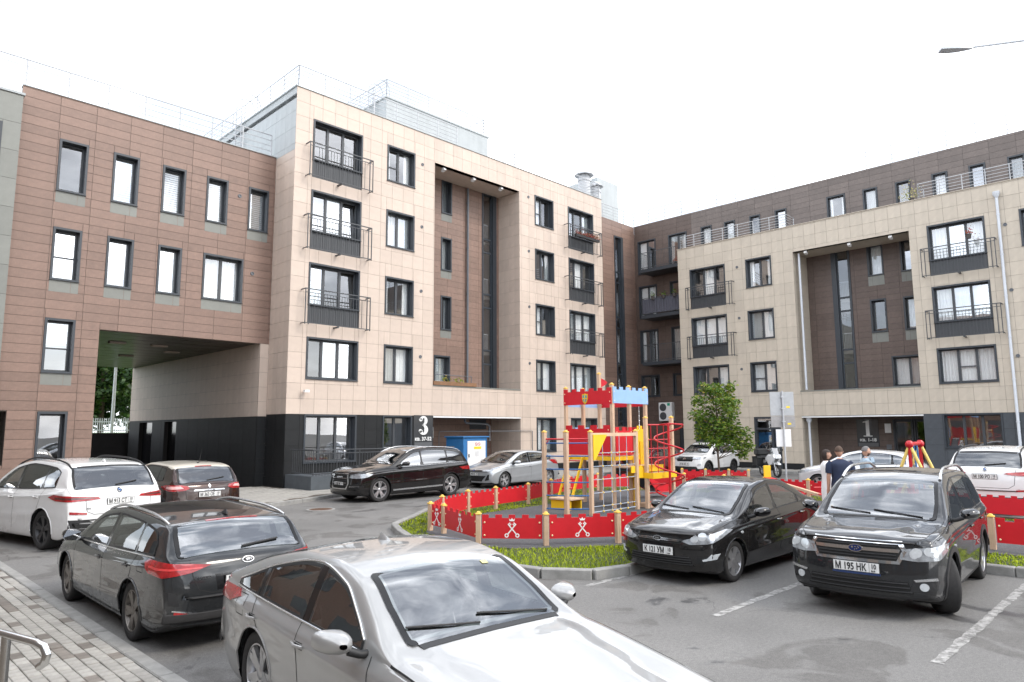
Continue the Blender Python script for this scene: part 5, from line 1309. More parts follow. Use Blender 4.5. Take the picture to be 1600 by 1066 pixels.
# ---- black sedan in the bay
def f_sol(c):
    corner(c, 'headlight', 'f', [(.02, .645), (.2, .60), (.5, .615), (.85, .695), (1.15, .785), (1.0, .80), (.7, .765), (.35, .715)], M_hl)
    for k_ in (.30, .58): corner(c, 'headlight_lens', 'f', [(k_+.055*math.cos(i*.5236), .685+.07*(k_-.3)+.05*math.sin(i*.5236)) for i in range(12)], M_hlc, .014, .004)
    corner(c, 'taillight', 'b', [(.15, .80), (.5, .78), (.9, .80), (1.15, .92), (.7, .95), (.2, .92)], M_tl)
    for sg in (1, -1): c.oval('f', sg*.66, .715, .055, .055, M_hlc, .013, 'headlight_lens'); c.oval('f', sg*.55, .675, .04, .04, M_hlc, .013, 'headlight_lens')
    grille(c, [(-.36, .60), (.36, .60), (.42, .665), (.30, .70), (-.30, .70), (-.42, .665)], 1); c.patch('grille_bar', 'f', [(-.34, .635), (.34, .635), (.38, .66), (.2, .67), (0, .675), (-.2, .67), (-.38, .66)], M_chrome, .014, .012, .05)
    b = c.oval('f', 0, .66, .075, .038, M_chrome, .022); c.oval('f', 0, .66, .062, .028, M_seam, .024, 'badge_field', parent=b)
    l, n_ = c.hit('f', 0, .66); text_part('H', .05, Matrix.Translation((l.x+.028, 0, .642))@Matrix.Rotation(R(90), 4, 'Z')@Matrix.Rotation(R(90), 4, 'X')@Matrix.Shear('XZ', 4, (0, 0)), M_chrome, b, sx=1.6)
    c.plate('f', 0, .49, 'К 121 УМ', '10'); grille(c, [(-.55, .30), (.55, .30), (.50, .43), (-.50, .43)], 4)
    both(c, 'fog_light', 'f', [(.67, .37), (.80, .40), (.82, .475), (.775, .475), (.72, .415), (.66, .395)], M_hlc, .010, .010, .03)
    both(c, 'bumper_vent', 'f', [(.57, .33), (.70, .34), (.74, .44), (.60, .43)], M_seam, .003, .003, .05)
    c.handles([2.30, 3.25], lambda q: c.belt(q)-.14, M_chrome); c.doors([(1.22, 1.22), (2.40, 2.38), (3.42, 3.10)])
    for sg in (1, -1): c.ribbon('t', [(.08, sg*.55), (.3, sg*.66), (.7, sg*.73), (1.05, sg*.76)], .007)
    for sd in 'lr': c.oval(sd, 1.02, .72, .035, .02, M_hlc, .010, 'side_repeater')
    c.plate('b', 0, .75, 'К 121 УМ', '10')
SOL = Car(dict(name='saloon_car', label='black saloon car parked nose-out beside the red playground fence', group='parked cars', loc=(11.42, 6.07), rot=180, L=4.37, W=1.70, wb=2.57, fo=.84, R=.305, clr=.16, tw=.19, spokes=6, spw=(.05, .06),
    top=[(0, .745), (.035, .785), (.3, .855), (.75, .93), (1.0, .965), (1.4, 1.18), (1.85, 1.395), (2.4, 1.462), (2.9, 1.43), (3.4, 1.26), (3.85, 1.075), (4.15, 1.03), (4.27, .985), (4.33, .85), (4.37, .64)],
    belt=[(0, .74), (1.0, .895), (2.2, .945), (3.2, .99), (4.37, 1.02)], win=[(1.20, 2.30), (2.38, 3.22), (3.27, 3.62)], ws=(1.02, 1.86), rw=(2.98, 3.82), paint=car_paint('black', (.009, .009, .010), .15, .22, .08), mir=(1.42, .99), fn=f_sol, cpil=.22))
# ---- dark grey off-road estate in the bay
def f_for(c):
    corner(c, 'headlight', 'f', [(.10, .725), (.35, .705), (.65, .725), (.95, .80), (1.08, .88), (.9, .885), (.5, .865), (.12, .84)], M_hl)
    for k_ in (.30, .56): corner(c, 'headlight_lens', 'f', [(k_+.06*math.cos(i*.5236), .785+.06*(k_-.3)+.05*math.sin(i*.5236)) for i in range(12)], M_hlc, .014, .004)
    corner(c, 'taillight', 'b', [(.1, .88), (.5, .86), (.95, .90), (1.1, .99), (.6, 1.0), (.12, .98)], M_tl)
    for sg in (1, -1):
        c.oval('f', sg*.64, .805, .055, .055, M_hlc, .016, 'headlight_lens'); c.oval('f', sg*.76, .82, .05, .05, M_hlc, .016, 'headlight_lens')
        c.oval('f', sg*.70, .42, .045, .045, M_hlc, .014, 'fog_light'); c.patch('bumper_trim', 'f', [(sg*.60, .50), (sg*.83, .53), (sg*.83, .50), (sg*.62, .475)], M_satin, .014, .010, .04)
        c.patch('fog_recess', 'f', [(sg*.56, .36), (sg*.82, .38), (sg*.84, .49), (sg*.60, .47)], M_black, .005, .005, .05)
    P = [(-.44, .70), (.44, .70), (.50, .82), (.46, .89), (-.46, .89), (-.50, .82)]
    c.patch('grille_surround', 'f', [(-.47, .665), (.47, .665), (.55, .82), (.50, .925), (-.50, .925), (-.55, .82)], M_chrome, .010, .012, .04)
    g = c.patch('grille', 'f', P, M_seam, .013, .003, .05)
    for z in (.73, .765, .86): c.tube_on('f', [(-.44, z), (.44, z)], .009, M_black, .018, 'grille_bar', 6, g)
    c.patch('grille_bar', 'f', [(-.47, .795), (.47, .795), (.48, .835), (-.48, .835)], M_chrome, .022, .012, .05)
    b = c.oval('f', 0, .815, .085, .045, M_chrome, .030); c.oval('f', 0, .815, .075, .037, pm('badge_navy', (.01, .02, .08), .15, var=0), .032, 'badge_field', parent=b)
    for (dy, dz, r_) in ((-.035, .01, .012), (.0, .012, .008), (.018, -.008, .008), (.038, .004, .008), (-.006, -.016, .008), (.03, .018, .007)): c.oval('f', dy, .815+dz, r_, r_, M_chrome, .034, 'badge_star', 8, b)
    c.plate('f', 0, .60, 'М 195 НК', '10'); c.patch('plate_frame', 'f', [(-.27, .515), (.27, .515), (.27, .535), (-.27, .535)], M_lpb, .024, .02, .08)
    grille(c, [(-.60, .33), (.60, .33), (.55, .47), (-.55, .47)], 3)
    c.handles([2.35, 3.30], lambda q: c.belt(q)-.13); c.doors([(1.32, 1.32), (2.46, 2.44), (3.50, 3.20)]); c.rails(1.95, 3.95, lambda q: c.ctrl(q)[1]-.04, .075, M_satin, .02)
    for sg in (1, -1): c.ribbon('t', [(.06, sg*.58), (.3, sg*.72), (.8, sg*.78), (1.1, sg*.79)], .007)
    for sd in 'lr': c.oval(sd, 1.12, .80, .035, .018, M_hlc, .010, 'side_repeater')
    c.plate('b', 0, .85, 'М 195 НК', '10'); fin(c, 3.6)
FOR = Car(dict(name='off_road_car', label='dark grey off-road estate car with turned front wheels, facing the camera', group='parked cars', loc=(11.57, 3.40), rot=184, L=4.61, W=1.80, wb=2.64, fo=.93, R=.352, clr=.21, tw=.225, gap=.045, spokes=5, dbl=True, steer=27,
    top=[(0, .915), (.035, .95), (.28, 1.005), (.8, 1.06), (1.08, 1.10), (1.45, 1.33), (1.85, 1.555), (2.4, 1.665), (3.2, 1.67), (3.95, 1.60), (4.12, 1.54), (4.42, 1.12), (4.48, 1.08), (4.55, .97), (4.59, .82), (4.61, .62)],
    belt=[(0, .90), (1.1, 1.03), (2.5, 1.055), (3.6, 1.08), (4.61, 1.1)], win=[(1.28, 2.36), (2.44, 3.40), (3.46, 4.02)], ws=(1.10, 1.87), rw=(4.10, 4.42), paint=car_paint('dark_grey', (.022, .024, .027), .4, .24, .08), clad=.30, mir=(1.50, 1.16), fn=f_for, cpil=.2, tum=.30))
# ---- white SUV at the far left (seen from behind)
def f_x5(c):
    corner(c, 'taillight', 'b', [(-.12, .985), (.1, .965), (.5, .955), (.95, .965), (1.22, 1.03), (1.0, 1.085), (.5, 1.06), (-.08, 1.025)], M_tl)
    corner(c, 'taillight_strip', 'b', [(-.02, 1.0), (.5, .99), (.95, 1.0), (.95, 1.04), (.5, 1.03), (.0, 1.015)], pm('taillight_smoked', (.10, .02, .02), .1, var=.3, coat=1), .014, .004)
    corner(c, 'headlight', 'f', [(.05, .80), (.9, .85), (1.0, .95), (.1, .90)], M_hl)
    L = c.L
    
    c.plate('b', 0, .93, 'М 913 СТ', '10'); c.roundel('b', 0, 1.13, .045)
    l, n_ = c.hit('b', .58, .80); text_part('30d', .06, Matrix.Translation((l.x-.006, .60, .80))@Matrix.Rotation(R(-90), 4, 'Z')@Matrix.Rotation(R(90), 4, 'X'), M_satin, c.e)
    tailgate(c, [(0, .70), (.50, .70), (.62, .76), (.64, .95), (.66, 1.12)])
    both(c, 'reflector', 'b', [(.62, .74), (.90, .77), (.90, .72), (.62, .70)], M_tl, .009, .010, .05)
    c.patch('diffuser', 'b', [(-.9, .34), (.9, .34), (.86, .44), (.50, .42), (-.50, .42), (-.86, .44)], M_black, .006, .006, .07)
    both(c, 'exhaust_trim', 'b', [(.48, .42), (.82, .44), (.86, .56), (.52, .55)], M_chrome, .014, .012, .05); both(c, 'exhaust_opening', 'b', [(.51, .445), (.79, .46), (.82, .54), (.54, .53)], M_seam, .017, .003, .05)
    both(c, 'exhaust_surround', 'b', [(.42, .38), (.86, .40), (.92, .62), (.60, .60), (.46, .52)], M_black, .008, .008, .06)
    c.handles([2.55, 3.60], lambda q: c.belt(q)-.14); c.doors([(1.42, 1.40), (2.68, 2.62), (3.86, 3.50)]); c.rails(2.1, 4.4, lambda q: c.ctrl(q)[1]-.05, .05, M_black, .018); fin(c, 4.1)
    c.patch('spoiler_shade', 't', [(4.36, .62), (4.41, .62), (4.41, -.62), (4.36, -.62)], M_black, .01, .006, .08)
X5 = Car(dict(name='sport_utility_vehicle', label='large white sport utility vehicle cut by the left edge, seen from behind', group='parked cars', loc=(4.10, 18.05), rot=102, L=4.92, W=2.0, wb=2.975, fo=.87, R=.385, clr=.20, tw=.275, gap=.042, spokes=5, dbl=True, rimmat=M_alloyd,
    top=[(0, .88), (.04, .95), (.3, 1.05), (1.2, 1.16), (1.42, 1.19), (1.8, 1.44), (2.25, 1.655), (2.9, 1.74), (4.1, 1.68), (4.40, 1.60), (4.74, 1.19), (4.80, 1.155), (4.86, 1.06), (4.90, .88), (4.915, .72), (4.92, .60)],
    belt=[(0, .98), (1.3, 1.09), (3, 1.13), (4.2, 1.19), (4.92, 1.22)], win=[(1.55, 2.60), (2.68, 3.68), (3.74, 4.22)], ws=(1.44, 2.27), rw=(4.38, 4.73), rwiper=True, paint=car_paint('white', (.74, .74, .73), .0, .25, .10), mir=(1.75, 1.22), tint=True, fn=f_x5, cpil=.2))
# ---- brown crossover with a white roof
def f_cap(c):
    corner(c, 'taillight', 'b', [(.10, .945), (.25, .90), (.6, .89), (.95, .93), (1.08, 1.0), (.8, 1.035), (.35, 1.03), (.14, 1.0)], M_tl)
    corner(c, 'taillight_lens', 'b', [(.26, .95), (.55, .935), (.8, .96), (.75, 1.005), (.35, 1.0)], pm('taillight_clear', (.75, .42, .40), .15, var=.2, coat=1), .015, .004)
    corner(c, 'headlight', 'f', [(.05, .72), (.9, .80), (1.0, .88), (.1, .82)], M_hl)
    L = c.L
    
    c.plate('b', 0, .80, 'М 363 ОЕ', '10'); l, n_ = c.hit('b', 0, .99)
    b = c.patch('badge', 'b', [(0, .94), (.035, .99), (0, 1.04), (-.035, .99)], M_chrome, .016, .014, .05)
    c.patch('tailgate_trim', 'b', [(-.38, .885), (.38, .885), (.36, .915), (-.36, .915)], M_chrome, .012, .010, .06)
    l, n_ = c.hit('b', 0, .89); text_part('CAPTUR', .032, Matrix.Translation((l.x-.014, 0, .889))@Matrix.Rotation(R(-90), 4, 'Z')@Matrix.Rotation(R(90), 4, 'X'), M_black, c.e, sx=2.2)
    tailgate(c, [(0, .66), (.45, .66), (.54, .72), (.56, 1.0)]); c.patch('bumper_insert', 'b', [(-.82, .36), (.82, .36), (.80, .56), (-.80, .56)], M_black, .006, .006, .07)
    both(c, 'reflector', 'b', [(.58, .50), (.78, .52), (.78, .47), (.60, .46)], M_tl, .010, .010, .05); c.handles([2.1, 3.0], lambda q: c.belt(q)-.14); c.doors([(1.12, 1.12), (2.22, 2.2), (3.22, 2.95)])
    l, n_ = c.hit('t', 3.35, 0); MB().tube([l, l+Vector((-.10, 0, .02)), l+Vector((-.22, 0, .36))], [.02, .008, .003], 6).obj('roof_antenna', M_black, c.e)
    c.patch('brake_light', 't', [(3.66, .2), (3.69, .2), (3.69, -.2), (3.66, -.2)], M_tl, .010, .006, .06)
CAP = Car(dict(name='crossover_car', label='brown crossover with pale roof parked before the archway', group='parked cars', loc=(6.92, 19.3), rot=93, L=4.12, W=1.78, wb=2.606, fo=.83, R=.33, clr=.20, tw=.205, gap=.042, spokes=5,
    top=[(0, .78), (.04, .85), (.3, .94), (.9, 1.05), (1.02, 1.08), (1.4, 1.31), (1.8, 1.475), (2.3, 1.555), (3.2, 1.53), (3.66, 1.455), (3.75, 1.40), (3.98, 1.09), (4.03, 1.06), (4.08, .96), (4.105, .80), (4.12, .60)],
    belt=[(0, .86), (1.0, 1.0), (2.4, 1.04), (3.2, 1.10), (4.12, 1.14)], win=[(1.18, 2.12), (2.20, 3.02), (3.08, 3.36)], ws=(1.04, 1.82), rw=(3.70, 3.985), rwiper=True, paint=car_paint('brown', (.036, .018, .015), .4, .24, .08), roofmat=car_paint('ivory', (.62, .58, .50), .0, .28, .1), clad=.36, mir=(1.36, 1.10), tint=True, fn=f_cap, cpil=.24))
# ---- black SUV along the beige building
def f_aud(c):
    corner(c, 'headlight', 'f', [(.03, .79), (.4, .77), (.85, .81), (1.05, .90), (.9, .92), (.05, .90)], M_hl)
    corner(c, 'taillight', 'b', [(.1, .93), (.5, .90), (.95, .91), (1.15, 1.0), (.6, 1.03), (.12, 1.0)], M_tl)
    for sd in 'lr': c.ribbon(sd, [(1.45, .36), (3.55, .40)], .05, M_satin, .012, 'sill_trim')
    P = [(-.36, .46), (.36, .46), (.44, .62), (.36, .90), (-.36, .90), (-.44, .62)]
    c.patch('grille_surround', 'f', [(-.40, .43), (.40, .43), (.49, .62), (.40, .935), (-.40, .935), (-.49, .62)], M_satin, .008, .010, .05); g = c.patch('grille', 'f', P, M_seam, .011, .003, .06)
    for i in range(5): c.tube_on('f', [(-.38, .55+.075*i), (.38, .55+.075*i)], .011, M_satin if i % 2 else M_black, .016, 'grille_bar', 6, g)
    for k in range(4): c.ring('f', -.105+.07*k, .82, .045, .045, .007)
    c.plate('f', 0, .60, 'О 030 НК', '10'); both(c, 'air_intake', 'f', [(.50, .42), (.88, .45), (.88, .62), (.54, .58)], M_seam, .003, .003, .06); both(c, 'intake_trim', 'f', [(.52, .52), (.88, .54), (.88, .525), (.52, .505)], M_satin, .012, .008, .06)
    c.handles([2.55, 3.65], lambda q: c.belt(q)-.16); c.doors([(1.45, 1.42), (2.70, 2.66), (3.86, 3.50)]); c.rails(2.1, 4.55, lambda q: c.ctrl(q)[1]-.04, .035, M_satin, .016)
    c.plate('b', 0, .85, 'О 030 НК', '10')
AUD = Car(dict(name='sport_utility_vehicle', label='large black sport utility vehicle with chrome window trim by the beige building', group='parked cars', loc=(14.90, 20.2), rot=180, L=5.05, W=1.97, wb=2.994, fo=.95, R=.39, clr=.21, tw=.275, gap=.04, spokes=5, dbl=True,
    top=[(0, .90), (.04, .965), (.3, 1.05), (1.3, 1.16), (1.45, 1.19), (1.85, 1.43), (2.3, 1.64), (2.9, 1.725), (4.2, 1.67), (4.55, 1.58), (4.84, 1.19), (4.93, 1.10), (5.0, .95), (5.03, .82), (5.05, .66)],
    belt=[(0, .97), (1.4, 1.08), (3, 1.12), (4.4, 1.17), (5.05, 1.2)], win=[(1.60, 2.62), (2.70, 3.76), (3.84, 4.56)], ws=(1.47, 2.32), rw=(4.54, 4.84), paint=car_paint('gloss_black', (.006, .006, .007), .1, .2, .05), mir=(1.80, 1.20), chrome=True, tint=True, fn=f_aud, cpil=.16))
# ---- silver hatchback
def f_foc(c):
    corner(c, 'headlight', 'f', [(.05, .67), (.4, .67), (.85, .74), (1.15, .83), (.9, .83), (.4, .75)], M_hl)
    corner(c, 'taillight', 'b', [(.25, .85), (.6, .84), (.95, .88), (1.2, 1.02), (1.0, 1.05), (.5, 1.0)], M_tl)
    grille(c, [(-.42, .28), (.42, .28), (.62, .50), (-.62, .50)], 4); grille(c, [(-.46, .66), (.46, .66), (.46, .72), (-.46, .72)], 1, mat=M_chrome); b = c.oval('f', 0, .70, .07, .03, M_chrome, .016); c.oval('f', 0, .70, .062, .024, pm('badge_blue', (.01, .03, .16), .2, var=0), .018, 'badge_field', parent=b)
    both(c, 'air_intake', 'f', [(.56, .30), (.74, .34), (.74, .56), (.68, .54)], M_seam, .003, .003, .05); c.plate('f', 0, .56, 'М 490 КО', '10'); both(c, 'fog_light', 'f', [(.74, .40), (.82, .42), (.82, .48), (.74, .47)], M_hlc, .01, .01, .04)
    c.handles([2.35, 3.2], lambda q: c.belt(q)-.14); c.doors([(1.22, 1.22), (2.42, 2.4), (3.42, 3.12)]); 
    c.plate('b', 0, .72, 'М 490 КО', '10')
FOC = Car(dict(name='hatchback_car', label='silver hatchback parked behind the black vehicle near the blue cabinet', group='parked cars', loc=(21.2, 21.05), rot=180, L=4.36, W=1.82, wb=2.65, fo=.90, R=.32, clr=.165, tw=.215, spokes=5, dbl=True,
    top=[(0, .67), (.04, .735), (.3, .83), (.8, .93), (.98, .97), (1.4, 1.20), (1.88, 1.40), (2.4, 1.47), (3.1, 1.44), (3.65, 1.355), (3.8, 1.30), (4.10, 1.06), (4.22, .99), (4.30, .88), (4.34, .76), (4.36, .62)],
    belt=[(0, .78), (1.0, .91), (2.3, .955), (3.4, 1.02), (4.36, 1.06)], win=[(1.22, 2.32), (2.40, 3.24), (3.30, 3.70)], ws=(1.0, 1.9), rw=(3.74, 4.12), paint=car_paint('light_silver', (.46, .48, .50), .6, .3, .15), mir=(1.42, 1.0), fn=f_foc, cpil=.22))
# ---- white SUV on the right (seen from behind)
def f_x3(c):
    corner(c, 'taillight', 'b', [(-.05, .995), (.15, .97), (.5, .955), (.95, .965), (1.12, 1.03), (.95, 1.085), (.5, 1.065), (.0, 1.03)], M_tl)
    corner(c, 'taillight_strip', 'b', [(.05, 1.005), (.5, 1.0), (.9, 1.02), (.9, 1.035), (.5, 1.02), (.05, 1.02)], M_tl2, .014, .004)
    corner(c, 'headlight', 'f', [(.05, .78), (.9, .83), (1.0, .92), (.1, .88)], M_hl)
    L = c.L
    c.plate('b', 0, .93, 'М 100 РО', '10'); c.roundel('b', 0, 1.10, .043); tailgate(c, [(0, .66), (.48, .66), (.60, .74), (.62, .95), (.64, 1.12)])
    both(c, 'reflector', 'b', [(.62, .62), (.84, .64), (.84, .60), (.62, .58)], M_tl, .009, .010, .05); c.patch('diffuser', 'b', [(-.85, .30), (.85, .30), (.8, .42), (-.8, .42)], M_black, .006, .006, .07)
    c.handles([2.45, 3.45], lambda q: c.belt(q)-.14); c.doors([(1.38, 1.36), (2.56, 2.52), (3.66, 3.35)]); c.rails(2.0, 4.15, lambda q: c.ctrl(q)[1]-.05, .045, M_black, .018); fin(c, 3.9)
    c.patch('spoiler_shade', 't', [(4.16, .62), (4.24, .62), (4.24, -.62), (4.16, -.62)], M_black, .01, .006, .08)
X3 = Car(dict(name='sport_utility_vehicle', label='white sport utility vehicle at the right edge behind the red fence', group='parked cars', loc=(23.2, 3.96), rot=-3, z=.15, L=4.71, W=1.90, wb=2.864, fo=.85, R=.37, clr=.20, tw=.245, gap=.042, spokes=5, dbl=True,
    top=[(0, .85), (.04, .92), (.3, 1.02), (1.2, 1.13), (1.4, 1.16), (1.75, 1.38), (2.2, 1.585), (2.8, 1.668), (3.9, 1.61), (4.20, 1.53), (4.53, 1.16), (4.59, 1.125), (4.65, 1.03), (4.69, .85), (4.705, .72), (4.71, .60)],
    belt=[(0, .94), (1.3, 1.05), (3, 1.09), (4.1, 1.14), (4.71, 1.17)], win=[(1.5, 2.5), (2.58, 3.52), (3.58, 4.02)], ws=(1.42, 2.22), rw=(4.17, 4.52), rwiper=True, paint=X5.S['paint'], mir=(1.7, 1.18), tint=True, fn=f_x3, cpil=.2))
# ---- white compact SUV by the cream building
def f_cre(c):
    corner(c, 'headlight', 'f', [(.03, .84), (.5, .82), (.9, .86), (1.05, .93), (.5, .93), (.05, .91)], M_hl)
    corner(c, 'taillight', 'b', [(.1, .9), (.5, .88), (.95, .9), (1.15, .98), (.6, 1.02), (.12, 1.0)], M_tl)
    grille(c, [(-.40, .72), (.40, .72), (.46, .80), (.42, .95), (-.42, .95), (-.46, .80)], 5); c.oval('f', 0, .85, .08, .045, M_chrome, .02); c.plate('f', 0, .60, 'К 761 ЕЕ', '10')
    c.patch('lower_grille', 'f', [(-.70, .33), (.70, .33), (.6, .48), (-.6, .48)], M_black, .006, .006, .06); both(c, 'fog_light', 'f', [(.64, .52), (.80, .54), (.80, .62), (.68, .62)], M_hlc, .01, .01, .05)
    c.handles([2.25, 3.15], lambda q: c.belt(q)-.14); c.doors([(1.2, 1.2), (2.36, 2.34), (3.35, 3.05)]); c.rails(1.9, 3.8, lambda q: c.ctrl(q)[1]-.05, .04, M_satin, .016); c.plate('b', 0, .85, 'К 761 ЕЕ', '10')
CRE = Car(dict(name='compact_suv', label='white compact sport utility vehicle behind the small tree, facing the court', group='parked cars', loc=(32.9, 18.55), rot=180, L=4.27, W=1.78, wb=2.59, fo=.84, R=.34, clr=.20, tw=.215, gap=.042, spokes=5, ns=80,
    top=[(0, .84), (.04, .90), (.3, 1.0), (.95, 1.10), (1.06, 1.13), (1.4, 1.34), (1.8, 1.52), (2.3, 1.605), (3.4, 1.57), (3.75, 1.50), (4.02, 1.14), (4.12, 1.05), (4.2, .92), (4.25, .78), (4.27, .64)],
    belt=[(0, .92), (1.1, 1.03), (2.4, 1.06), (4.27, 1.14)], win=[(1.22, 2.24), (2.32, 3.2), (3.26, 3.64)], ws=(1.08, 1.83), rw=(3.74, 4.04), paint=X5.S['paint'], clad=.38, mir=(1.42, 1.14), fn=f_cre, cpil=.22, rimmat=M_alloyd))
# ---- dark red hatchback behind the climbing tower, silver crossover and white saloon beyond the playground
def f_small(c):
    corner(c, 'headlight', 'f', [(.05, .66), (.4, .66), (.85, .73), (1.1, .81), (.9, .82), (.4, .75)], M_hl)
    corner(c, 'taillight', 'b', [(.2, .86), (.6, .84), (.95, .86), (1.1, .95), (.9, 1.0), (.3, .99)], M_tl)
    L = c.L
    grille(c, [(-.45, .30), (.45, .30), (.5, .44), (-.5, .44)], 3)
    c.plate('f', 0, .54, c.S['no'], '10'); c.plate('b', 0, .78, c.S['no'], '10'); c.handles([2.3, 3.2], lambda q: c.belt(q)-.14); c.doors([(1.2, 1.2), (2.4, 2.38), (3.4, 3.1)])
    c.patch('brake_light', 't', [(c.S['rw'][0]-.05, .22), (c.S['rw'][0]-.02, .22), (c.S['rw'][0]-.02, -.22), (c.S['rw'][0]-.05, -.22)], M_tl, .010, .006, .06)
    if c.S.get('rl'): c.rails(2.0, c.L-.9, lambda q: c.ctrl(q)[1]-.05, .045, M_satin, .018)
def small(name, label, loc, rot, paint, no, sc=1.0, z=0, rl=False):
    H = sc
    return Car(dict(name=name, label=label, group='parked cars', loc=loc, rot=rot, z=z, L=4.3, W=1.80, wb=2.62, fo=.87, R=.325, clr=.17+.06*(H-1)*5, tw=.21, spokes=5, ns=80, no=no, rl=rl,
        top=[(a, b*H) for a, b in [(0, .67), (.04, .735), (.3, .83), (.8, .93), (.98, .965), (1.4, 1.20), (1.88, 1.40), (2.4, 1.47), (3.1, 1.445), (3.65, 1.37), (3.78, 1.32), (4.06, 1.06), (4.16, .99), (4.24, .88), (4.28, .76), (4.3, .62)]],
        belt=[(a, b*H) for a, b in [(0, .78), (1.0, .91), (2.3, .955), (3.4, 1.0), (4.3, 1.04)]], win=[(1.22, 2.32), (2.40, 3.24), (3.30, 3.68)], ws=(1.0, 1.9), rw=(3.72, 4.08), rwiper=True, paint=paint, mir=(1.42, 1.02*H), fn=f_small, cpil=.22))
small('hatchback_car', 'dark red hatchback half hidden behind the climbing tower', (30.2, 20.3), 180, car_paint('dark_red', (.11, .008, .012), .3, .26, .15), 'Н 407 КР')
small('hatchback_car', 'pale silver hatchback behind the man in denim, seen from behind', (27.0, 9.0), 97, car_paint('pale_silver', (.60, .61, .62), .3, .3, .08), 'О 552 АМ', 1.05, .0, False)
# ================================================================ PLAYGROUND
GZ = .10
capM = pm('post_cap_yellow', (.80, .50, .10), .45, var=.05)
def post_mesh(h, wd=.095, cap=True):
    mb = MB(); mb.bbox((-wd/2, -wd/2, 0), (wd/2, wd/2, h), .008)
    for s_ in (-1, 1): mb.box((-.006, s_*(wd/2+.0005)-.002, .05), (.006, s_*(wd/2+.0005)+.002, h-.05)); mb.box((s_*(wd/2+.0005)-.002, -.006, .05), (s_*(wd/2+.0005)+.002, .006, h-.05))
    return mb
FP = post_mesh(.575).mesh('post', M_wood)
FCAP = MB().bbox((-.058, -.058, 0), (.058, .058, .03), .008).lathe([(.045, .03), (.04, .05), (.02, .062), (.001, .064)], 10).mesh('cap', capM)
M_bolt = pm('bolt_cap', (.80, .68, .40), .35, var=0)
FBOLT = MB().lathe([(.018, 0), (.016, .008), (.008, .013), (.001, .014)], 10).mesh('bolt', M_bolt)
def crenel(L, h, nm=5, mh=.062, duty=.5):
    """outline of a crenellated board, from 0..L"""
    P = [(0, 0), (L, 0)]; w_ = L/(nm-1+duty) if nm > 1 else L; x = L; pts = [(L, h)]
    step = L/(nm-.5) if nm > 1 else L; mw = step*.5
    for k in range(nm):
        a = L-k*step; b = a-mw; pts += [(a, h), (b, h)]
        if k < nm-1: pts += [(b, h-mh), (b-(step-mw), h-mh)]
    out_ = P+pts[1:]
    return out_
def board(mb, P0, P1, z0, h, nm, th=.018, mh=.062):
    P0 = Vector((*P0, z0)); P1 = Vector((*P1, z0)); d = P1-P0; L = d.length; d.normalize(); n = Vector((-d.y, d.x, 0))
    M = basis(P0, d, Vector((0, 0, 1)), n); mb.prism(crenel(L, h, nm, mh), -th/2, th/2, 'z', M); return M, L
def emblem(M, parent, sc=1.0, side=1):
    """white crown over two crossed keys, on the board face (M: x along, y up, z normal)"""
    mb = MB(); o = side*.0095
    def q(poly): mb.prism([(x*sc, y*sc) for x, y in poly], o, o+side*.003, 'z', M)
    for sg in (1, -1):
        ca, sa = math.cos(R(50)), math.sin(R(50))
        def rot(x, y): return ((x*ca-y*sa)*sg, x*sa+y*ca)
        q([rot(a, b) for a, b in ((-.13, -.011), (.12, -.011), (.12, .011), (-.13, .011))])
        for a in (.07, .10): q([rot(x, y) for x, y in ((a, .01), (a+.02, .01), (a+.02, .05), (a, .05))])
        n = 14; ring = [(-.16+.04*math.cos(i*2*math.pi/n), .04*math.sin(i*2*math.pi/n)) for i in range(n)]; rin = [(-.16+.02*math.cos(i*2*math.pi/n), .02*math.sin(i*2*math.pi/n)) for i in range(n)]
        for i in range(n): j = (i+1) % n; q([rot(*ring[i]), rot(*ring[j]), rot(*rin[j]), rot(*rin[i])])
    q([(-.045, .145), (.045, .145), (.058, .195), (.028, .17), (0, .205), (-.028, .17), (-.058, .195)])
    return mb.obj('emblem', M_let, parent)
fence_no = [0]
FTXT = {}
def fence_run(pts, emb=True, desc='', z=GZ, closed=False, side=1, skip=0):
    """posts and crenellated boards: each bay is one thing (board + its post)"""
    E_ = empty('playground_fence', (*pts[0], z), 0, desc, 'fence', 'red castle fences'); o0 = Vector((*pts[0], z))
    for i, p in enumerate(pts):
        if i < skip: continue
        po = link('post', FP, E_, Vector((*p, z))-o0); q = pts[min(i+1, len(pts)-1)] if i < len(pts)-1 else pts[i-1]; po.rotation_euler = (0, 0, math.atan2(q[1]-p[1], q[0]-p[0])); link('cap', FCAP, po, (0, 0, .575))
    for a, b in zip(pts[:-1], pts[1:]):
        va = Vector((*a, 0)); vb = Vector((*b, 0)); d = (vb-va).normalized(); a2 = va+d*.07-o0; b2 = vb-d*.07-o0; L = (vb-va).length
        mb = MB(); M, L_ = board(mb, a2[:2], b2[:2], z+.13-o0.z, .445, max(3, round(L/.27)))
        bo = mb.obj('board', M_red, E_)
        for xx in (.05, L_-.05):
            for zz in (.06, .30):
                for sg in (1, -1):
                    bt = link('bolt', FBOLT, bo); bt.matrix_local = M@Matrix.Translation((xx, zz, sg*.009))@(Matrix() if sg == 1 else Matrix.Rotation(math.pi, 4, 'X'))
        if emb: emblem(M@Matrix.Translation((L_/2, .18, 0)), bo, 1.0, side)
    return E_
FRONT = [(9.90, 12.37), (9.82, 11.81), (9.30, 10.15), (10.13, 9.15), (11.31, 8.33), (12.55, 7.95), (13.9, 7.75), (14.95, 7.05), (15.15, 5.75), (15.25, 4.38), (15.33, 2.96), (15.3, 1.55), (15.3, .15), (15.3, -1.3)]
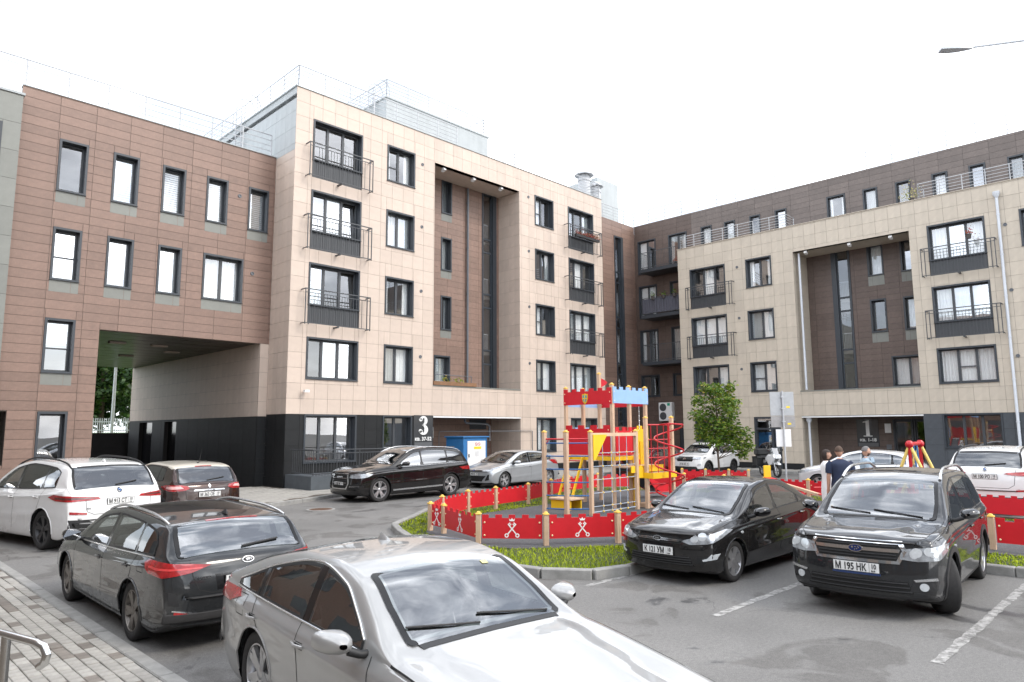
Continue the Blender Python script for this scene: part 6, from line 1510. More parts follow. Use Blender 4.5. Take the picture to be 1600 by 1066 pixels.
BACK = [(9.92, 12.39), (11.08, 13.40), (12.55, 14.11), (13.81, 14.36), (15.37, 14.58), (17.1, 15.2), (18.8, 15.9), (20.5, 15.95), (21.9, 15.0), (22.6, 13.65), (22.65, 12.1), (22.6, 10.6), (22.4, 9.1), (21.9, 7.5), (21.2, 6.0), (20.45, 4.30), (20.3, 2.8), (20.25, 1.3), (20.2, -.2)]
fence_run(FRONT, True, 'near run of low red castle fence with white crossed-key emblems', side=-1)
fence_run(BACK, False, 'far run of low red castle fence enclosing the playground from behind', skip=1)
fence_run([(25.2, 15.3), (25.55, 14.45), (25.85, 13.6), (26.1, 12.9)], True, 'short red castle fence round the small tree, beyond the playground', side=1)
# ---------------------------------------------------------------- climbing tower
T = empty('climbing_tower', (16.9, 12.8, GZ), 0, 'tall castle climbing tower with red and blue battlements, net and spiral', 'climbing frame'); TO = Vector((16.9, 12.8, GZ))
def tp(mb, name, mat, parent=None, smooth=False): mb.v = [(x-TO.x, y-TO.y, z-TO.z) for x, y, z in mb.v]; return mb.obj(name, mat, parent or T, smooth)
def tpost(x, y, h, z0=GZ, wd=.10):
    o = tp(post_mesh(h, wd).__class__().add([(a+x, b+y, c+z0) for a, b, c in post_mesh(h, wd).v], post_mesh(h, wd).f), 'post', M_wood); link('cap', FCAP, o, (x-TO.x, y-TO.y, z0+h-TO.z)); return o
x0, x1, y0, y1 = 16.15, 17.80, 12.0, 13.72; xm = (x0+x1)/2
for (x, y, h) in ((x0, y1, 3.42), (x0, y0, 3.46), (x1, y0, 3.42), (x1, y1, 3.95), (xm, y0, 3.42), (xm, y1, 3.42)): tpost(x, y, h)
def tboard(P0, P1, z0, h, nm, mat, mh=.08, name='battlement', th=.02):
    mb = MB(); M, L = board(mb, P0, P1, z0, h, nm, th, mh); o = tp(mb, name, mat)
    for xx in (.05, L-.05):
        for zz in (.07, h-.14):
            for sg in (1, -1): bt = link('bolt', FBOLT, o); bt.matrix_local = Matrix.Translation(-TO)@M@Matrix.Translation((xx, zz, sg*.010))@(Matrix() if sg == 1 else Matrix.Rotation(math.pi, 4, 'X'))
    return M, o
g_ = .062
Mf, of = tboard((x0-g_, y0-.03), (x0-g_, y1+.03), 3.02, .47, 6, M_red); tboard((x0-.03, y0-g_), (x1+.06, y0-g_), 3.04, .47, 6, M_sky)
tboard((x1+g_, y0), (x1+g_, y1), 2.98, .44, 6, M_red); tboard((x0, y1+g_), (x1, y1+g_), 2.98, .44, 6, M_sky)
# shield on the front battlement
Ms = basis(Vector((x0-g_-.012, (y0+y1)/2+.06, 3.20)), Vector((0, -1, 0)), Vector((0, 0, 1)), Vector((-1, 0, 0)))
sh = [(-.10, .13), (-.05, .12), (0, .15), (.05, .12), (.10, .13), (.105, 0), (.07, -.10), (0, -.17), (-.07, -.10), (-.105, 0)]
mb = MB().prism(sh, 0, .012, 'z', Ms); so_ = tp(mb, 'shield', M_yel); mb = MB().prism([(a*.78, b*.78) for a, b in sh], .012, .017, 'z', Ms); tp(mb, 'shield_field', pm('shield_teal', (.10, .30, .33), .4, var=0), so_)
mb = MB().prism([(-.012, -.12), (.012, -.12), (.012, .11), (-.012, .11)], .017, .022, 'z', Ms); mb.prism([(-.08, -.012), (.08, -.012), (.08, .012), (-.08, .012)], .0172, .0222, 'z', Ms); tp(mb, 'shield_cross', M_yel, so_)
# flag
Mg = basis(Vector((x1, y1, 3.62)), Vector((.7, -.7, 0)).normalized(), Vector((0, 0, 1)), Vector((-.7, -.7, 0)).normalized())
mb = MB().prism([(.04, 0), (.22, .1), (.27, .16), (.22, .22), (.04, .32)], -.009, .009, 'z', Mg); tp(mb, 'flag', M_red)
# deck and parapets
mb = MB()
for i in range(11): mb.bbox((x0+.02, y0+.03+i*.155, 1.50), (x1-.02, y0+.175+i*.155, 1.54), .005)
tp(mb, 'deck', M_wood)
mb = MB().box((x0-.075, y0-.05, 1.42), (x0-.055, y1+.05, 1.53)); mb.box((x0, y0-.075, 1.42), (x1, y0-.055, 1.53)); mb.box((x1+.055, y0, 1.42), (x1+.075, y1, 1.53)); tp(mb, 'deck_edge', M_yel)
tboard((x0-.06, y0+.05), (x0-.06, y1-.04), 1.56, .86, 4, M_red, .10, 'parapet'); tboard((x0+.05, y0-.06), (xm+.02, y0-.06), 1.56, .80, 3, M_red, .10, 'parapet'); tboard((xm+.28, y0-.06), (x1+.02, y0-.06), 1.50, .90, 4, M_yel, .10, 'parapet')
tboard((x1+.06, y0+.05), (x1+.06, y1-.9), 1.56, .80, 3, M_red, .1, 'parapet'); tboard((x0+.05, y1+.06), (x1-.05, y1+.06), 1.56, .80, 4, M_sky, .1, 'parapet')
# lower deck with posts, ladder and bench on the right
for (x, y, h) in ((16.75, 11.30, 2.50), (17.78, 11.10, 2.52), (17.78, 11.98, 1.9)): tpost(x, y, h)
mb = MB().bbox((16.72, 11.05, 1.02), (17.83, 11.95, 1.07), .006); tp(mb, 'lower_deck', M_wood); mb = MB().box((16.66, 11.02, .93), (17.86, 11.045, 1.09)); mb.box((16.69, 11.05, .93), (16.715, 11.93, 1.09)); tp(mb, 'deck_edge', M_yel)
for z in (.28, .52, .76): tp(MB().tube([(16.78, 11.28, z), (17.76, 11.10, z)], .017, 8), 'rung', M_redsteel)
tp(MB().bbox((17.0, 11.75, GZ), (17.06, 11.95, 1.5), .01), 'ladder_side', M_yel); tp(MB().bbox((16.9, 11.30, GZ), (17.75, 11.75, .22), .01), 'step', M_wood)
tp(MB().box((16.98, 11.96, 1.06), (17.02, 11.99, 1.5)), 'stile', M_yel)
# spiral climber
cx, cy = 17.22, 10.85; pts = []
tp(MB().tube([(cx, cy, GZ), (cx, cy, 2.45)], .035, 10), 'spiral_pole', M_redsteel)
for i in range(110): t = i/109; a = -1.2+t*2.8*2*math.pi; pts.append((cx+.40*math.cos(a), cy+.40*math.sin(a), 2.42-t*2.0))
pts = [(cx, cy, 2.45)]+pts+[(cx, cy, .35)]; tp(MB().tube(pts, .025, 8), 'spiral', M_redsteel, None, 60)
tp(MB().tube([(16.75, 11.30, 2.42), (17.78, 11.10, 2.42)], .02, 8).tube([(17.3, 11.2, 2.42), (cx, cy, 2.45)], .02, 8), 'spiral_bar', M_redsteel)
# rung wall: two bays in a V
L1, L2, L3, N2 = Vector((13.73, 12.43, 0)), Vector((13.95, 11.86, 0)), Vector((14.40, 11.42, 0)), Vector((16.40, 11.40, 0))
for p in (L1, L2, L3): tpost(p.x, p.y, 2.12)
tpost(L2.x+.14, L2.y+.14, 2.12); tpost(N2.x, N2.y, 2.14)
for a, b in ((L1, L2), (L2, L3)):
    for k in range(6):
        z = .27+k*.335; d = (b-a).normalized()*.05
        o = tp(MB().tube([a+d+Vector((0, 0, z)), b-d+Vector((0, 0, z))], .017, 8), 'rung', M_blue)
tp(MB().tube([L1+Vector((0, 0, 2.05)), L2+Vector((0, 0, 2.05)), L3+Vector((0, 0, 2.05))], .02, 8), 'top_bar', M_redsteel)
tp(MB().tube([L1+Vector((0, 0, 1.85)), L1*.8+L2*.2+Vector((0, 0, 2.03))], .014, 6), 'brace', M_redsteel); tp(MB().tube([L3+Vector((0, 0, 1.85)), L3*.8+L2*.2+Vector((0, 0, 2.03))], .014, 6), 'brace', M_redsteel)
# net frame
tp(bar(MB(), L3+Vector((0, 0, 2.16)), N2+Vector((.05, 0, 2.16)), .09, .09), 'net_beam', M_wood)
mb = MB().prism([(L3.x+.03, 2.16), (L3.x+.62, 2.16), (L3.x+.12, 1.52), (L3.x+.03, 1.5)], L3.y-.075, L3.y-.055, 'y'); tp(mb, 'gusset', M_yel)
M_rope = pm('blue_grey_rope', (.36, .42, .50), .7, var=.2, scale=40); M_clip = pm('rope_clip', (.80, .55, .12), .4, var=0)
vx = [L3.x+.10+(N2.x-L3.x-.2)*i/5 for i in range(6)]; hz = [.32, .66, 1.0, 1.34, 1.68]; yy = L3.y
rn = MB(); sag = lambda x, z: yy-.05*math.sin((x-L3.x)/(N2.x-L3.x)*math.pi)
NET = tp(MB().tube([(L3.x+.05, yy, .18), (N2.x-.05, yy, .18)], .013, 8), 'net', M_rope)
for x in vx[1:-1]: tp(MB().tube([(x, sag(x, z), z) for z in (.18, .5, .9, 1.3, 1.7, 2.12)], .010, 6), 'rope', M_rope, NET)
for z in hz: tp(MB().tube([(L3.x+.05+(N2.x-L3.x-.1)*i/10, sag(L3.x+.05+(N2.x-L3.x-.1)*i/10, z), z) for i in range(11)], .010, 6), 'rope', M_rope, NET)
mb = MB()
for x in vx[1:-1]:
    for z in hz+[.18]: mb.bbox((x-.02, sag(x, z)-.02, z-.022), (x+.02, sag(x, z)+.02, z+.022), .006)
tp(mb, 'clips', M_clip, NET)['kind'] = 'stuff'
mb = MB()
for i in range(5): mb.bbox((16.2+.32*i, 11.42, 1.22), (16.5+.32*i, 11.98, 1.27), .005)
tp(mb, 'bridge_deck', M_wood); tp(MB().box((16.16, 11.40, 1.10), (17.76, 11.42, 1.28)), 'deck_edge', M_yel)
tp(MB().prism([(16.45, .95), (16.68, .95), (16.68, 1.22), (16.56, 1.30), (16.45, 1.22)], 11.36, 11.38, 'y'), 'panel', M_yel)
for z in (1.5, 1.75, 2.0): tp(MB().tube([(16.75, 11.30, z), (17.78, 11.10, z)], .015, 8), 'rail', M_redsteel)
for x in (16.95, 17.2, 17.45): tp(MB().tube([(x, 11.26-(x-16.95)*.2, 1.07), (x, 11.26-(x-16.95)*.2, 2.42)], .012, 8), 'rail', M_redsteel)
tp(MB().prism([(17.35, 1.15), (17.75, 1.15), (17.75, 1.95), (17.65, 1.95), (17.65, 1.88), (17.55, 1.88), (17.55, 1.95), (17.35, 1.95)], 11.9, 11.92, 'y'), 'parapet', M_yel)
# slide behind, ladder and bench
mb = MB(); SL = [(17.85, 1.52), (18.1, 1.45), (18.7, .95), (19.3, .42), (19.7, .28), (20.1, .25)]
for sg in (-1, 1):
    P = [[(x, 13.0+sg*.26, z), (x, 13.0+sg*.26, z+.26)] for x, z in SL]; mb.grid(P); P = [[(x, 13.0+sg*.275, z), (x, 13.0+sg*.275, z+.26)] for x, z in SL]; mb.grid(P)
tp(mb, 'slide_side', M_red); mb = MB().grid([[(x, 12.74, z+.02), (x, 13.26, z+.02)] for x, z in SL]); tp(mb, 'slide', pm('slide_steel', (.10, .10, .105), .25, metal=.8, var=.1))
for y in (13.0, 13.5): tp(MB().prism([(15.35, GZ), (15.43, GZ), (16.08, 1.55), (16.0, 1.55)], y-.02, y+.02, 'y'), 'ladder_side', M_yel)
for k in range(5): z = .35+.26*k; xx = 15.42+(z-GZ)*.45; tp(MB().tube([(xx, 13.0, z), (xx, 13.5, z)], .017, 8), 'rung', M_redsteel)
tp(MB().bbox((14.9, 12.55, .36), (15.5, 13.35, .41), .008), 'bench_seat', M_wood); tp(MB().box((14.95, 12.6, GZ), (15.0, 13.3, .36)), 'bench_leg', M_yel); tp(MB().box((15.4, 12.6, GZ), (15.45, 13.3, .36)), 'bench_leg', M_yel)
# ---------------------------------------------------------------- seesaw and swing
E_ = empty('seesaw', (20.7, 8.8, GZ), 0, 'wooden see-saw beam with a yellow seat board beyond the black saloon', 'see-saw')
a, b = Vector((.95, 1.3, .62)), Vector((-1.05, -1.4, .32)); bar(MB(), a, b, .10, .07).obj('beam', M_wood, E_)
MB().bbox((-.12, -.3, 0), (.12, .3, .34), .02, Matrix.Rotation(-.6, 4, 'Z')).obj('pivot', M_red, E_)
d = (b-a).normalized(); s_ = Vector((-d.y, d.x, 0)).normalized()
MB().bbox((-.12, -.02, .02), (.12, .02, .42), .012, basis(a+d*.05, s_, d, Vector((0, 0, 1)))).obj('back_board', M_yel, E_)
MB().bbox((-.13, -.2, .035), (.13, .1, .06), .01, basis(a+d*.25, s_, d, Vector((0, 0, 1)))).obj('seat', M_red, E_)
MB().tube([b-d*.45+s_*.2+Vector((0, 0, .22)), b-d*.45-s_*.2+Vector((0, 0, .22))], .016, 8).obj('handle', M_redsteel, E_); MB().bbox((-.13, -.2, .035), (.13, .1, .06), .01, basis(b-d*.2, s_, d, Vector((0, 0, 1)))).obj('seat', M_red, E_)
SW = empty('swing', (19.7, 5.40, GZ), 0, 'children swing with yellow legs and red ball joints behind the off-road car', 'swing')
dv = Vector((1, .02, 0)).normalized(); pv_ = Vector((-dv.y, dv.x, 0)); M_yst = pm('cream_yellow_steel', (.78, .58, .16), .35, var=.05)
for k, c in enumerate((Vector((0, 0, 0)), dv*1.0)):
    t = c+Vector((0, 0, 1.78))
    for sg in (-1, 1): MB().tube([t, c+pv_*sg*.7], .04, 10).obj('leg', M_yst, SW, 60)
    MB().tube([t, c-dv*.25*(1 if k == 0 else -1)*0+Vector((0, 0, .05))], .045, 10).obj('leg', M_redsteel, SW, 60)
    MB().lathe([(.001, -.10), (.055, -.09), (.09, -.04), (.10, 0), (.09, .04), (.055, .09), (.001, .10)], 16, Matrix.Translation(t)).obj('ball_joint', M_redsteel, SW, True)
MB().tube([Vector((0, 0, 1.79)), dv*1.0+Vector((0, 0, 1.79))], .05, 10).obj('top_beam', M_redsteel, SW, 60)
for k in (.35, .65): MB().tube([dv*k+Vector((0, 0, 1.76)), dv*(k+.3)+Vector((0, 0, .5))], .022, 8).obj('hanger', pm('blue_hanger', (.05, .20, .48), .35), SW, 60)
MB().bbox((-.22, -.12, .46), (.22, .12, .50), .015, Matrix.Translation(dv*.8)).obj('seat', M_black, SW)
# ================================================================ TREES
def leaf_mat(name, c0, c1, c2):
    m = D.materials.new(name); m.use_nodes = True; t = m.node_tree; b = t.nodes['Principled BSDF']; g = t.nodes.new('ShaderNodeNewGeometry'); r = t.nodes.new('ShaderNodeValToRGB')
    t.links.new(g.outputs['Random Per Island'], r.inputs[0]); r.color_ramp.elements[0].color = (*c0, 1); r.color_ramp.elements[1].color = (*c2, 1); e = r.color_ramp.elements.new(.55); e.color = (*c1, 1)
    t.links.new(r.outputs[0], b.inputs['Base Color']); b.inputs['Roughness'].default_value = .5
    tr = t.nodes.new('ShaderNodeBsdfTranslucent'); t.links.new(r.outputs[0], tr.inputs[0]); mx = t.nodes.new('ShaderNodeMixShader'); mx.inputs[0].default_value = .3
    o = t.nodes['Material Output']; t.links.new(b.outputs[0], mx.inputs[1]); t.links.new(tr.outputs[0], mx.inputs[2]); t.links.new(mx.outputs[0], o.inputs[0]); return m
M_leaf = leaf_mat('oak_leaf', (.045, .115, .010), (.10, .19, .016), (.23, .29, .03)); M_leafy = leaf_mat('oak_leaf_young', (.16, .24, .03), (.28, .32, .04), (.42, .30, .05)); M_leafd = leaf_mat('far_leaf', (.018, .05, .012), (.035, .085, .018), (.07, .12, .02))
M_bark = pm('bark', (.10, .075, .055), .9, var=.3, scale=20, bump=.4)
def leaf_at(mb, p, s_, rnd, lobed=True):
    a = Vector((rnd.uniform(-1, 1), rnd.uniform(-1, 1), rnd.uniform(-.7, .4))).normalized(); n = a.cross(Vector((rnd.uniform(-1, 1), rnd.uniform(-1, 1), rnd.uniform(-.2, 1)))).normalized(); b = n.cross(a)
    if lobed:
        pr = [(0, .05), (.25, .22), (.33, .12), (.55, .34), (.62, .18), (.82, .24), (1, 0)]
        pts = [p+a*(x*s_)+b*(y*s_)+n*(.06*s_*math.sin(x*3)) for x, y in pr]+[p+a*(x*s_)-b*(y*s_)+n*(.06*s_*math.sin(x*3)) for x, y in pr[-2::-1]]
        mb.add(pts, [tuple(range(len(pts)))])
    else: mb.add([p, p+a*s_*.5+b*s_*.32, p+a*s_, p+a*s_*.5-b*s_*.32], [(0, 1, 2, 3)])
rnd = random.Random(21)
TR = empty('oak_tree', (26.0, 14.1, .1), 0, 'small young oak tree with green and yellowing leaves before the cream block', 'tree')
tr = MB(); tr.tube([(0, 0, 0), (.02, .01, .8), (-.01, .03, 1.6), (.03, .0, 2.4), (.0, .02, 3.2), (.02, 0, 3.9)], [.05, .042, .036, .03, .02, .008], 8)
clus = []
# crown blobs along the screen-right axis (rt) and up: (right, up, depth, radius)
rh_ = Vector((rt.x, rt.y, 0)).normalized(); fh_ = Vector((fw.x, fw.y, 0)).normalized()
for (r_, u_, d_, q) in ((-.15, 3.75, 0, .42), (.35, 3.75, .1, .42), (-.65, 3.35, .1, .40), (.15, 3.3, -.2, .55), (.62, 3.25, .1, .42), (-.8, 2.75, -.1, .38), (-.3, 2.75, .2, .5), (.45, 2.85, -.2, .45), (.0, 2.35, -.2, .5), (-.55, 2.2, .1, .42), (.55, 2.3, .2, .5), (.95, 2.0, -.1, .45), (.25, 1.9, .25, .5), (-.2, 1.75, -.2, .4), (.65, 1.6, 0, .45), (1.15, 1.5, .1, .38), (.95, 1.2, 0, .3), (-.5, 1.9, .3, .35), (-.45, 3.9, .1, .28), (.6, 3.95, 0, .25)):
    c = rh_*r_+fh_*d_+Vector((0, 0, u_)); clus.append((c, q)); base = Vector((0, 0, max(1.0, u_-.7))); mid = base.lerp(c, .55)+Vector((0, 0, .08)); tr.tube([base, mid, c], [.018, .011, .004], 5)
tr.obj('trunk', M_bark, TR, True)
cr_ = MB(); cy_ = MB()
for c, q in clus:
    for _ in range(int(620*q*q*2.2)):
        v = Vector((rnd.gauss(0, 1), rnd.gauss(0, 1), rnd.gauss(0, 1))).normalized()*q*(rnd.random()**.45); v.z *= .8; p = c+v
        young = rnd.random() < (.10+.35*max(0, (p.z-3.3)))
        leaf_at(cy_ if young else cr_, p, rnd.uniform(.09, .15), rnd)
cr_.obj('crown', M_leaf, TR, fix=False); cy_.obj('young_leaves', M_leafy, TR, fix=False)
def far_tree(x, y, h, r_, n, label):
    E_ = empty('street_tree', (x, y, 0), 0, label, 'tree', 'trees beyond the archway'); MB().tube([(0, 0, 0), (.1, 0, h*.4), (0, .1, h*.8)], [.25, .2, .08], 8).obj('trunk', M_bark, E_, True); mb = MB()
    bl = [(Vector((rnd.uniform(-1, 1)*r_*.7, rnd.uniform(-1, 1)*r_*.5, h*rnd.uniform(.3, .95))), r_*rnd.uniform(.3, .5)) for _ in range(16)]
    for c, q in bl:
        for _ in range(n//16): v = Vector((rnd.gauss(0, 1), rnd.gauss(0, 1), rnd.gauss(0, 1))).normalized()*q*rnd.random()**.4; leaf_at(mb, c+v, rnd.uniform(.3, .55), rnd, False)
    mb.obj('crown', M_leafd, E_, fix=False)
far_tree(17.4, 66, 12, 5, 9000, 'broad dark tree seen through the archway, nearest the lamp post'); far_tree(22, 74, 14, 6, 9000, 'tall dark tree at the back of the archway view'); far_tree(15.6, 71, 12, 5, 9000, 'leafy tree at the left of the archway view')
w_ = MB().box((6, 44.6, 0), (16, 44.9, 2.25)).obj('boundary_wall', pm('dark_wall', (.035, .034, .036), .7, var=.15)); tag(w_, 'dark solid wall closing the lower part of the archway', 'wall')
v_ = MB().add([(-10, 45.5, 2.1), (60, 45.5, 2.1), (60, 120, 2.3), (-10, 120, 2.3)], [(0, 1, 2, 3)]).obj('verge', pm('far_grass', (.10, .17, .03), .9, var=.3, scale=3)); struct(v_)
E_ = empty('lamp_post', (13.9, 50, 2.1), 0, 'pale grey lamp post seen through the archway', 'lamp post'); MB().tube([(0, 0, 0), (0, 0, 6.5)], [.11, .07], 10).obj('pole', M_pipew, E_, True); MB().tube([(0, 0, 6.5), (0, -.6, 6.9)], .04, 8).obj('arm', M_pipew, E_); MB().bbox((-.12, -1.2, 6.85), (.12, -.6, 6.98), .03).obj('head', M_pipew, E_)
E_ = empty('picket_fence', (10, 56, 2.2), 0, 'low pale fence beyond the archway', 'fence')
for i in range(90): MB().box((i*.14, 0, 0), (i*.14+.05, .03, 1.1)).obj('picket', M_pipew, E_)
MB().box((0, .03, .8), (12.6, .06, .88)).box((0, .03, .2), (12.6, .06, .28)).obj('fence_rail', M_pipew, E_)
# ================================================================ STREET FURNITURE
# blue gas cabinet
E_ = empty('gas_cabinet', (22.3, 24.9, .1), 0, 'blue steel gas cabinet with white door under the canopy', 'cabinet'); M_cab = pm('cabinet_blue', (.035, .17, .40), .4, var=.08, scale=4)
MB().bbox((-.75, -.35, .0), (.75, .9, 1.86), .015).obj('body', M_cab, E_); MB().bbox((-.83, -.43, 1.86), (.83, .95, 1.92), .012).obj('top', M_cab, E_)
MB().bbox((-.52, -.385, .08), (.62, -.352, 1.70), .008).obj('door', M_white, E_); MB().box((-.47, -.42, .95), (-.43, -.385, 1.1)).obj('latch', M_black, E_)
MB().box((-.12, -.392, 1.32), (.34, -.386, 1.44)).obj('label_yellow', pm('label_yellow', (.85, .62, .03), .5), E_); MB().box((-.05, -.392, .98), (.18, -.386, 1.24)).obj('label_white', pm('label_paper', (.62, .62, .62), .6), E_)
Mx = basis(Vector((.11, -.388, 1.36)), Vector((1, 0, 0)), Vector((0, 0, 1)), Vector((0, -1, 0))); text_part('ОГНЕОПАСНО', .058, Mx, pm('label_red_text', (.6, .05, .03), .5), E_)
for xx in (.02, .20):
    MB().tube([(xx+.07*math.cos(t), -.389, 1.55+.07*math.sin(t)) for t in [i*.5236 for i in range(12)]], .009, 6, closed=True).obj('warning_sign', pm('sign_red', (.6, .02, .02), .5), E_); MB().tube([(xx-.045, -.389, 1.595), (xx+.045, -.389, 1.505)], .008, 6).obj('warning_bar', pm('sign_red', (.6, .02, .02), .5), E_)
for k in range(3): MB().lathe([(.001, 0), (.06, .002), (.065, .02), (.001, .022)], 12, basis(Vector((-.751, .1+.25*k, .9+.25*(k % 2))), Vector((0, 1, 0)), Vector((0, 0, 1)), Vector((-1, 0, 0)))).obj('vent', M_cab, E_)
# air conditioner
E_ = empty('air_conditioner', (XB-.36, 25.1, 2.85), 0, 'white twin-fan air conditioner on the dark corner wall', 'air conditioner')
MB().bbox((0, -.5, 0), (.34, .5, 1.2), .02).obj('casing', M_white, E_)
for z in (.32, .88):
    Mx = basis(Vector((-.004, .17, z)), Vector((0, 1, 0)), Vector((0, 0, 1)), Vector((-1, 0, 0))); MB().lathe([(.25, -.004), (.25, .01), (.235, .012), (.225, .004), (.001, .004)], 24, Mx).obj('fan_guard', pm('fan_dark', (.06, .065, .07), .5), E_)
    mb = MB()
    for q in (.06, .12, .18): mb.lathe([(q-.006, .008), (q+.006, .008), (q+.006, .014), (q-.006, .014)], 20, Mx)
    mb.obj('fan_grille', M_metalgrey, E_)
MB().box((-.008, -.36, .98), (-.002, -.16, 1.15)).obj('badge', pm('badge_green', (.02, .36, .22), .4), E_)
for y in (-.4, .4): MB().tube([(.0, y, -.03), (.36, y, -.03)], .02, 6).tube([(.02, y, -.03), (.36, y, -.3)], .014, 6).obj('bracket', M_metalgrey, E_)
# road sign seen from behind
E_ = empty('road_sign', (26.9, 11.75, .05), 0, 'grey backs of two road signs and a white panel on a steel pole', 'sign'); M_back = pm('sign_back', (.40, .41, .42), .45, metal=.3, var=.08, scale=8)
MB().tube([(0, 0, 0), (0, 0, 3.72)], .032, 10).obj('pole', M_galv, E_, True)
MR = Matrix((( rt.x, fh_.x, 0, 0), (rt.y, fh_.y, 0, 0), (0, 0, 1, 0), (0, 0, 0, 1)))
for (a, b, c, d, mt, nm) in ((-.48, .46, 2.75, 3.68, M_back, 'sign_panel'), (-.47, .47, 2.30, 2.73, pm('sign_back_dull', (.30, .29, .285), .5, var=.1), 'sign_panel'), (-.30, .28, 1.55, 2.22, M_white, 'white_panel')): MB().bbox((a, .04, c), (b, .055, d), .004, MR).obj(nm, mt, E_)
for z in (2.5, 3.0, 3.45): MB().bbox((-.07, -.045, z), (.07, .04, z+.04), .005, MR).obj('clamp', M_galv, E_)
for (x, z) in ((.22, 3.05), (.24, 2.40)): MB().box((x-.07, .034, z), (x+.07, .039, z+.07), MR).obj('sticker', pm('label_yellow', (.85, .62, .03), .5), E_)
# street lamp (arm reaches in from the right)
E_ = empty('street_lamp', (20.0, .6, 0), 0, 'street lamp head on a thin curved arm at the upper right', 'street lamp'); Lh = Vector((17.9, 3.28, 10.92))-Vector((20.0, .6, 0)); dL = Vector((Lh.x, Lh.y, 0)).normalized()
MB().tube([(0, 0, 0), (0, 0, 4), (0, 0, 10.3)], [.11, .09, .06], 12).obj('pole', M_galv, E_, True)
MB().tube([Vector((0, 0, 10.3)), dL*.25+Vector((0, 0, 10.75)), dL*.8+Vector((0, 0, 11.02)), dL*1.7+Vector((0, 0, 11.05)), Lh-dL*.28+Vector((0, 0, .02))], .028, 8).obj('arm', M_pipew, E_, True)
Mx = basis(Lh, dL, Vector((-dL.y, dL.x, 0)), Vector((0, 0, 1))); mb = MB(); P = []
for (x, w2, h2) in ((-.32, .03, .03), (-.2, .06, .045), (-.02, .10, .06), (.2, .12, .06), (.36, .11, .05), (.38, .09, .03)):
    P.append([Mx@Vector((x, w2*cy, h2*cz)) for cy, cz in ((-1, -.5), (-1, .3), (-.5, 1), (.5, 1), (1, .3), (1, -.5), (-1, -.5))])
mb.grid(P); n_ = 7; mb.f.append(tuple(range(len(mb.v)-n_, len(mb.v)-1))); mb.obj('lamp_head', M_pipew, E_, 40)
# stainless handrail by the steps
E_ = empty('handrail', (.94, 4.75, .05), 0, 'polished steel handrail end at the lower left corner', 'handrail'); o_ = Vector((.94, 4.75, .05))
pts = [Vector((.55, 6.1, 1.16)), Vector((.80, 5.25, 1.16)), Vector((.985, 4.60, 1.155)), Vector((1.005, 4.53, 1.145)), Vector((1.012, 4.50, 1.11)), Vector((1.008, 4.515, 1.065)), Vector((.995, 4.56, 1.04))]
MB().tube([p-o_ for p in pts], .022, 14).obj('rail', M_steel, E_, True); MB().tube([Vector((.90, 4.90, 1.15))-o_, Vector((.90, 4.90, .02))-o_], .024, 12).obj('post', M_steel, E_, True); MB().tube([Vector((.58, 6.0, 1.15))-o_, Vector((.58, 6.0, .02))-o_], .024, 12).obj('post', M_steel, E_, True)
# small things on the terrace and balconies
def planter(x, y, z, col, label, n=40, rad=.16, hang=False):
    E_ = empty('flower_pot', (x, y, z), 0, label, 'flower pot', 'flower pots on balconies'); MB().lathe([(.09, 0), (.12, .2), (.13, .2), (.13, .22), (.11, .22), (.10, .18), (.001, .18)], 12).obj('pot', pm('pot_dark', (.07, .06, .055), .6), E_, 40); mb = MB()
    for _ in range(n): leaf_at(mb, Vector((rnd.gauss(0, rad*.5), rnd.gauss(0, rad*.5), .22+abs(rnd.gauss(0, rad*.8)))), .1, rnd, False)
    mb.obj('foliage', M_leaf if col == 'g' else leaf_mat('bloom_'+col, *{'r': ((.5, .05, .05), (.45, .12, .08), (.1, .16, .03)), 'y': ((.6, .5, .3), (.5, .5, .2), (.15, .2, .05))}[col]), E_, fix=False)
for k, y in enumerate((23.4, 24.2, 25.0)): planter(XF+.36, y, 10.72, 'g', ['green pot nearest the cream block on the screened corner balcony', 'middle green pot on the screened corner balcony', 'green pot farthest left on the screened corner balcony'][k])
planter(XF+.9, 23.6, 12.9, 'r', 'red flowers on the topmost corner balcony'); planter(XF+.5, 9.6, 13.6, 'y', 'tall pale plant at the left end of the roof terrace', 120, .5); planter(XF-.52, 7.1, 11.05, 'r', 'pot with red flowers hung on the cream block top balcony')
E_ = empty('balcony_flowers', (31.9, YF-.5, 13.55), 0, 'row of red flowers along the top right French balcony of the beige block', 'flowers'); MB().bbox((-1.1, -.1, 0), (1.1, .06, .16), .01).obj('trough', M_black, E_); mb = MB()
for _ in range(380): leaf_at(mb, Vector((rnd.uniform(-1.1, 1.1), rnd.gauss(-.03, .07), .16+abs(rnd.gauss(0, .12)))), .09, rnd, False)
mb.obj('blooms', leaf_mat('bloom_red', (.4, .04, .04), (.32, .10, .06), (.08, .13, .03)), E_, fix=False)
E_ = empty('planter_greens', (22.0, YF, 4.62), 0, 'green and yellow plants in the wooden planter over entrance 3', 'plants'); mb = MB()
for _ in range(90): leaf_at(mb, Vector((rnd.choice((-.5, .1, .4))+rnd.gauss(0, .12), rnd.gauss(0, .05), abs(rnd.gauss(0, .12)))), .1, rnd, False)
mb.obj('foliage', M_leafy, E_, fix=False)
E_ = empty('terrace_chair', (XF+.8, 8.6, 12.76), .8, 'white chair on the roof terrace behind the railing', 'chair')
MB().bbox((-.25, -.25, .42), (.25, .25, .46), .02).obj('seat', M_white, E_); MB().bbox((-.25, .22, .46), (.25, .27, 1.0), .03).obj('backrest', M_white, E_)
for x in (-.22, .22):
    for y in (-.22, .22): MB().tube([(x, y, 0), (x, y, .43)], .018, 6).obj('leg', M_white, E_)
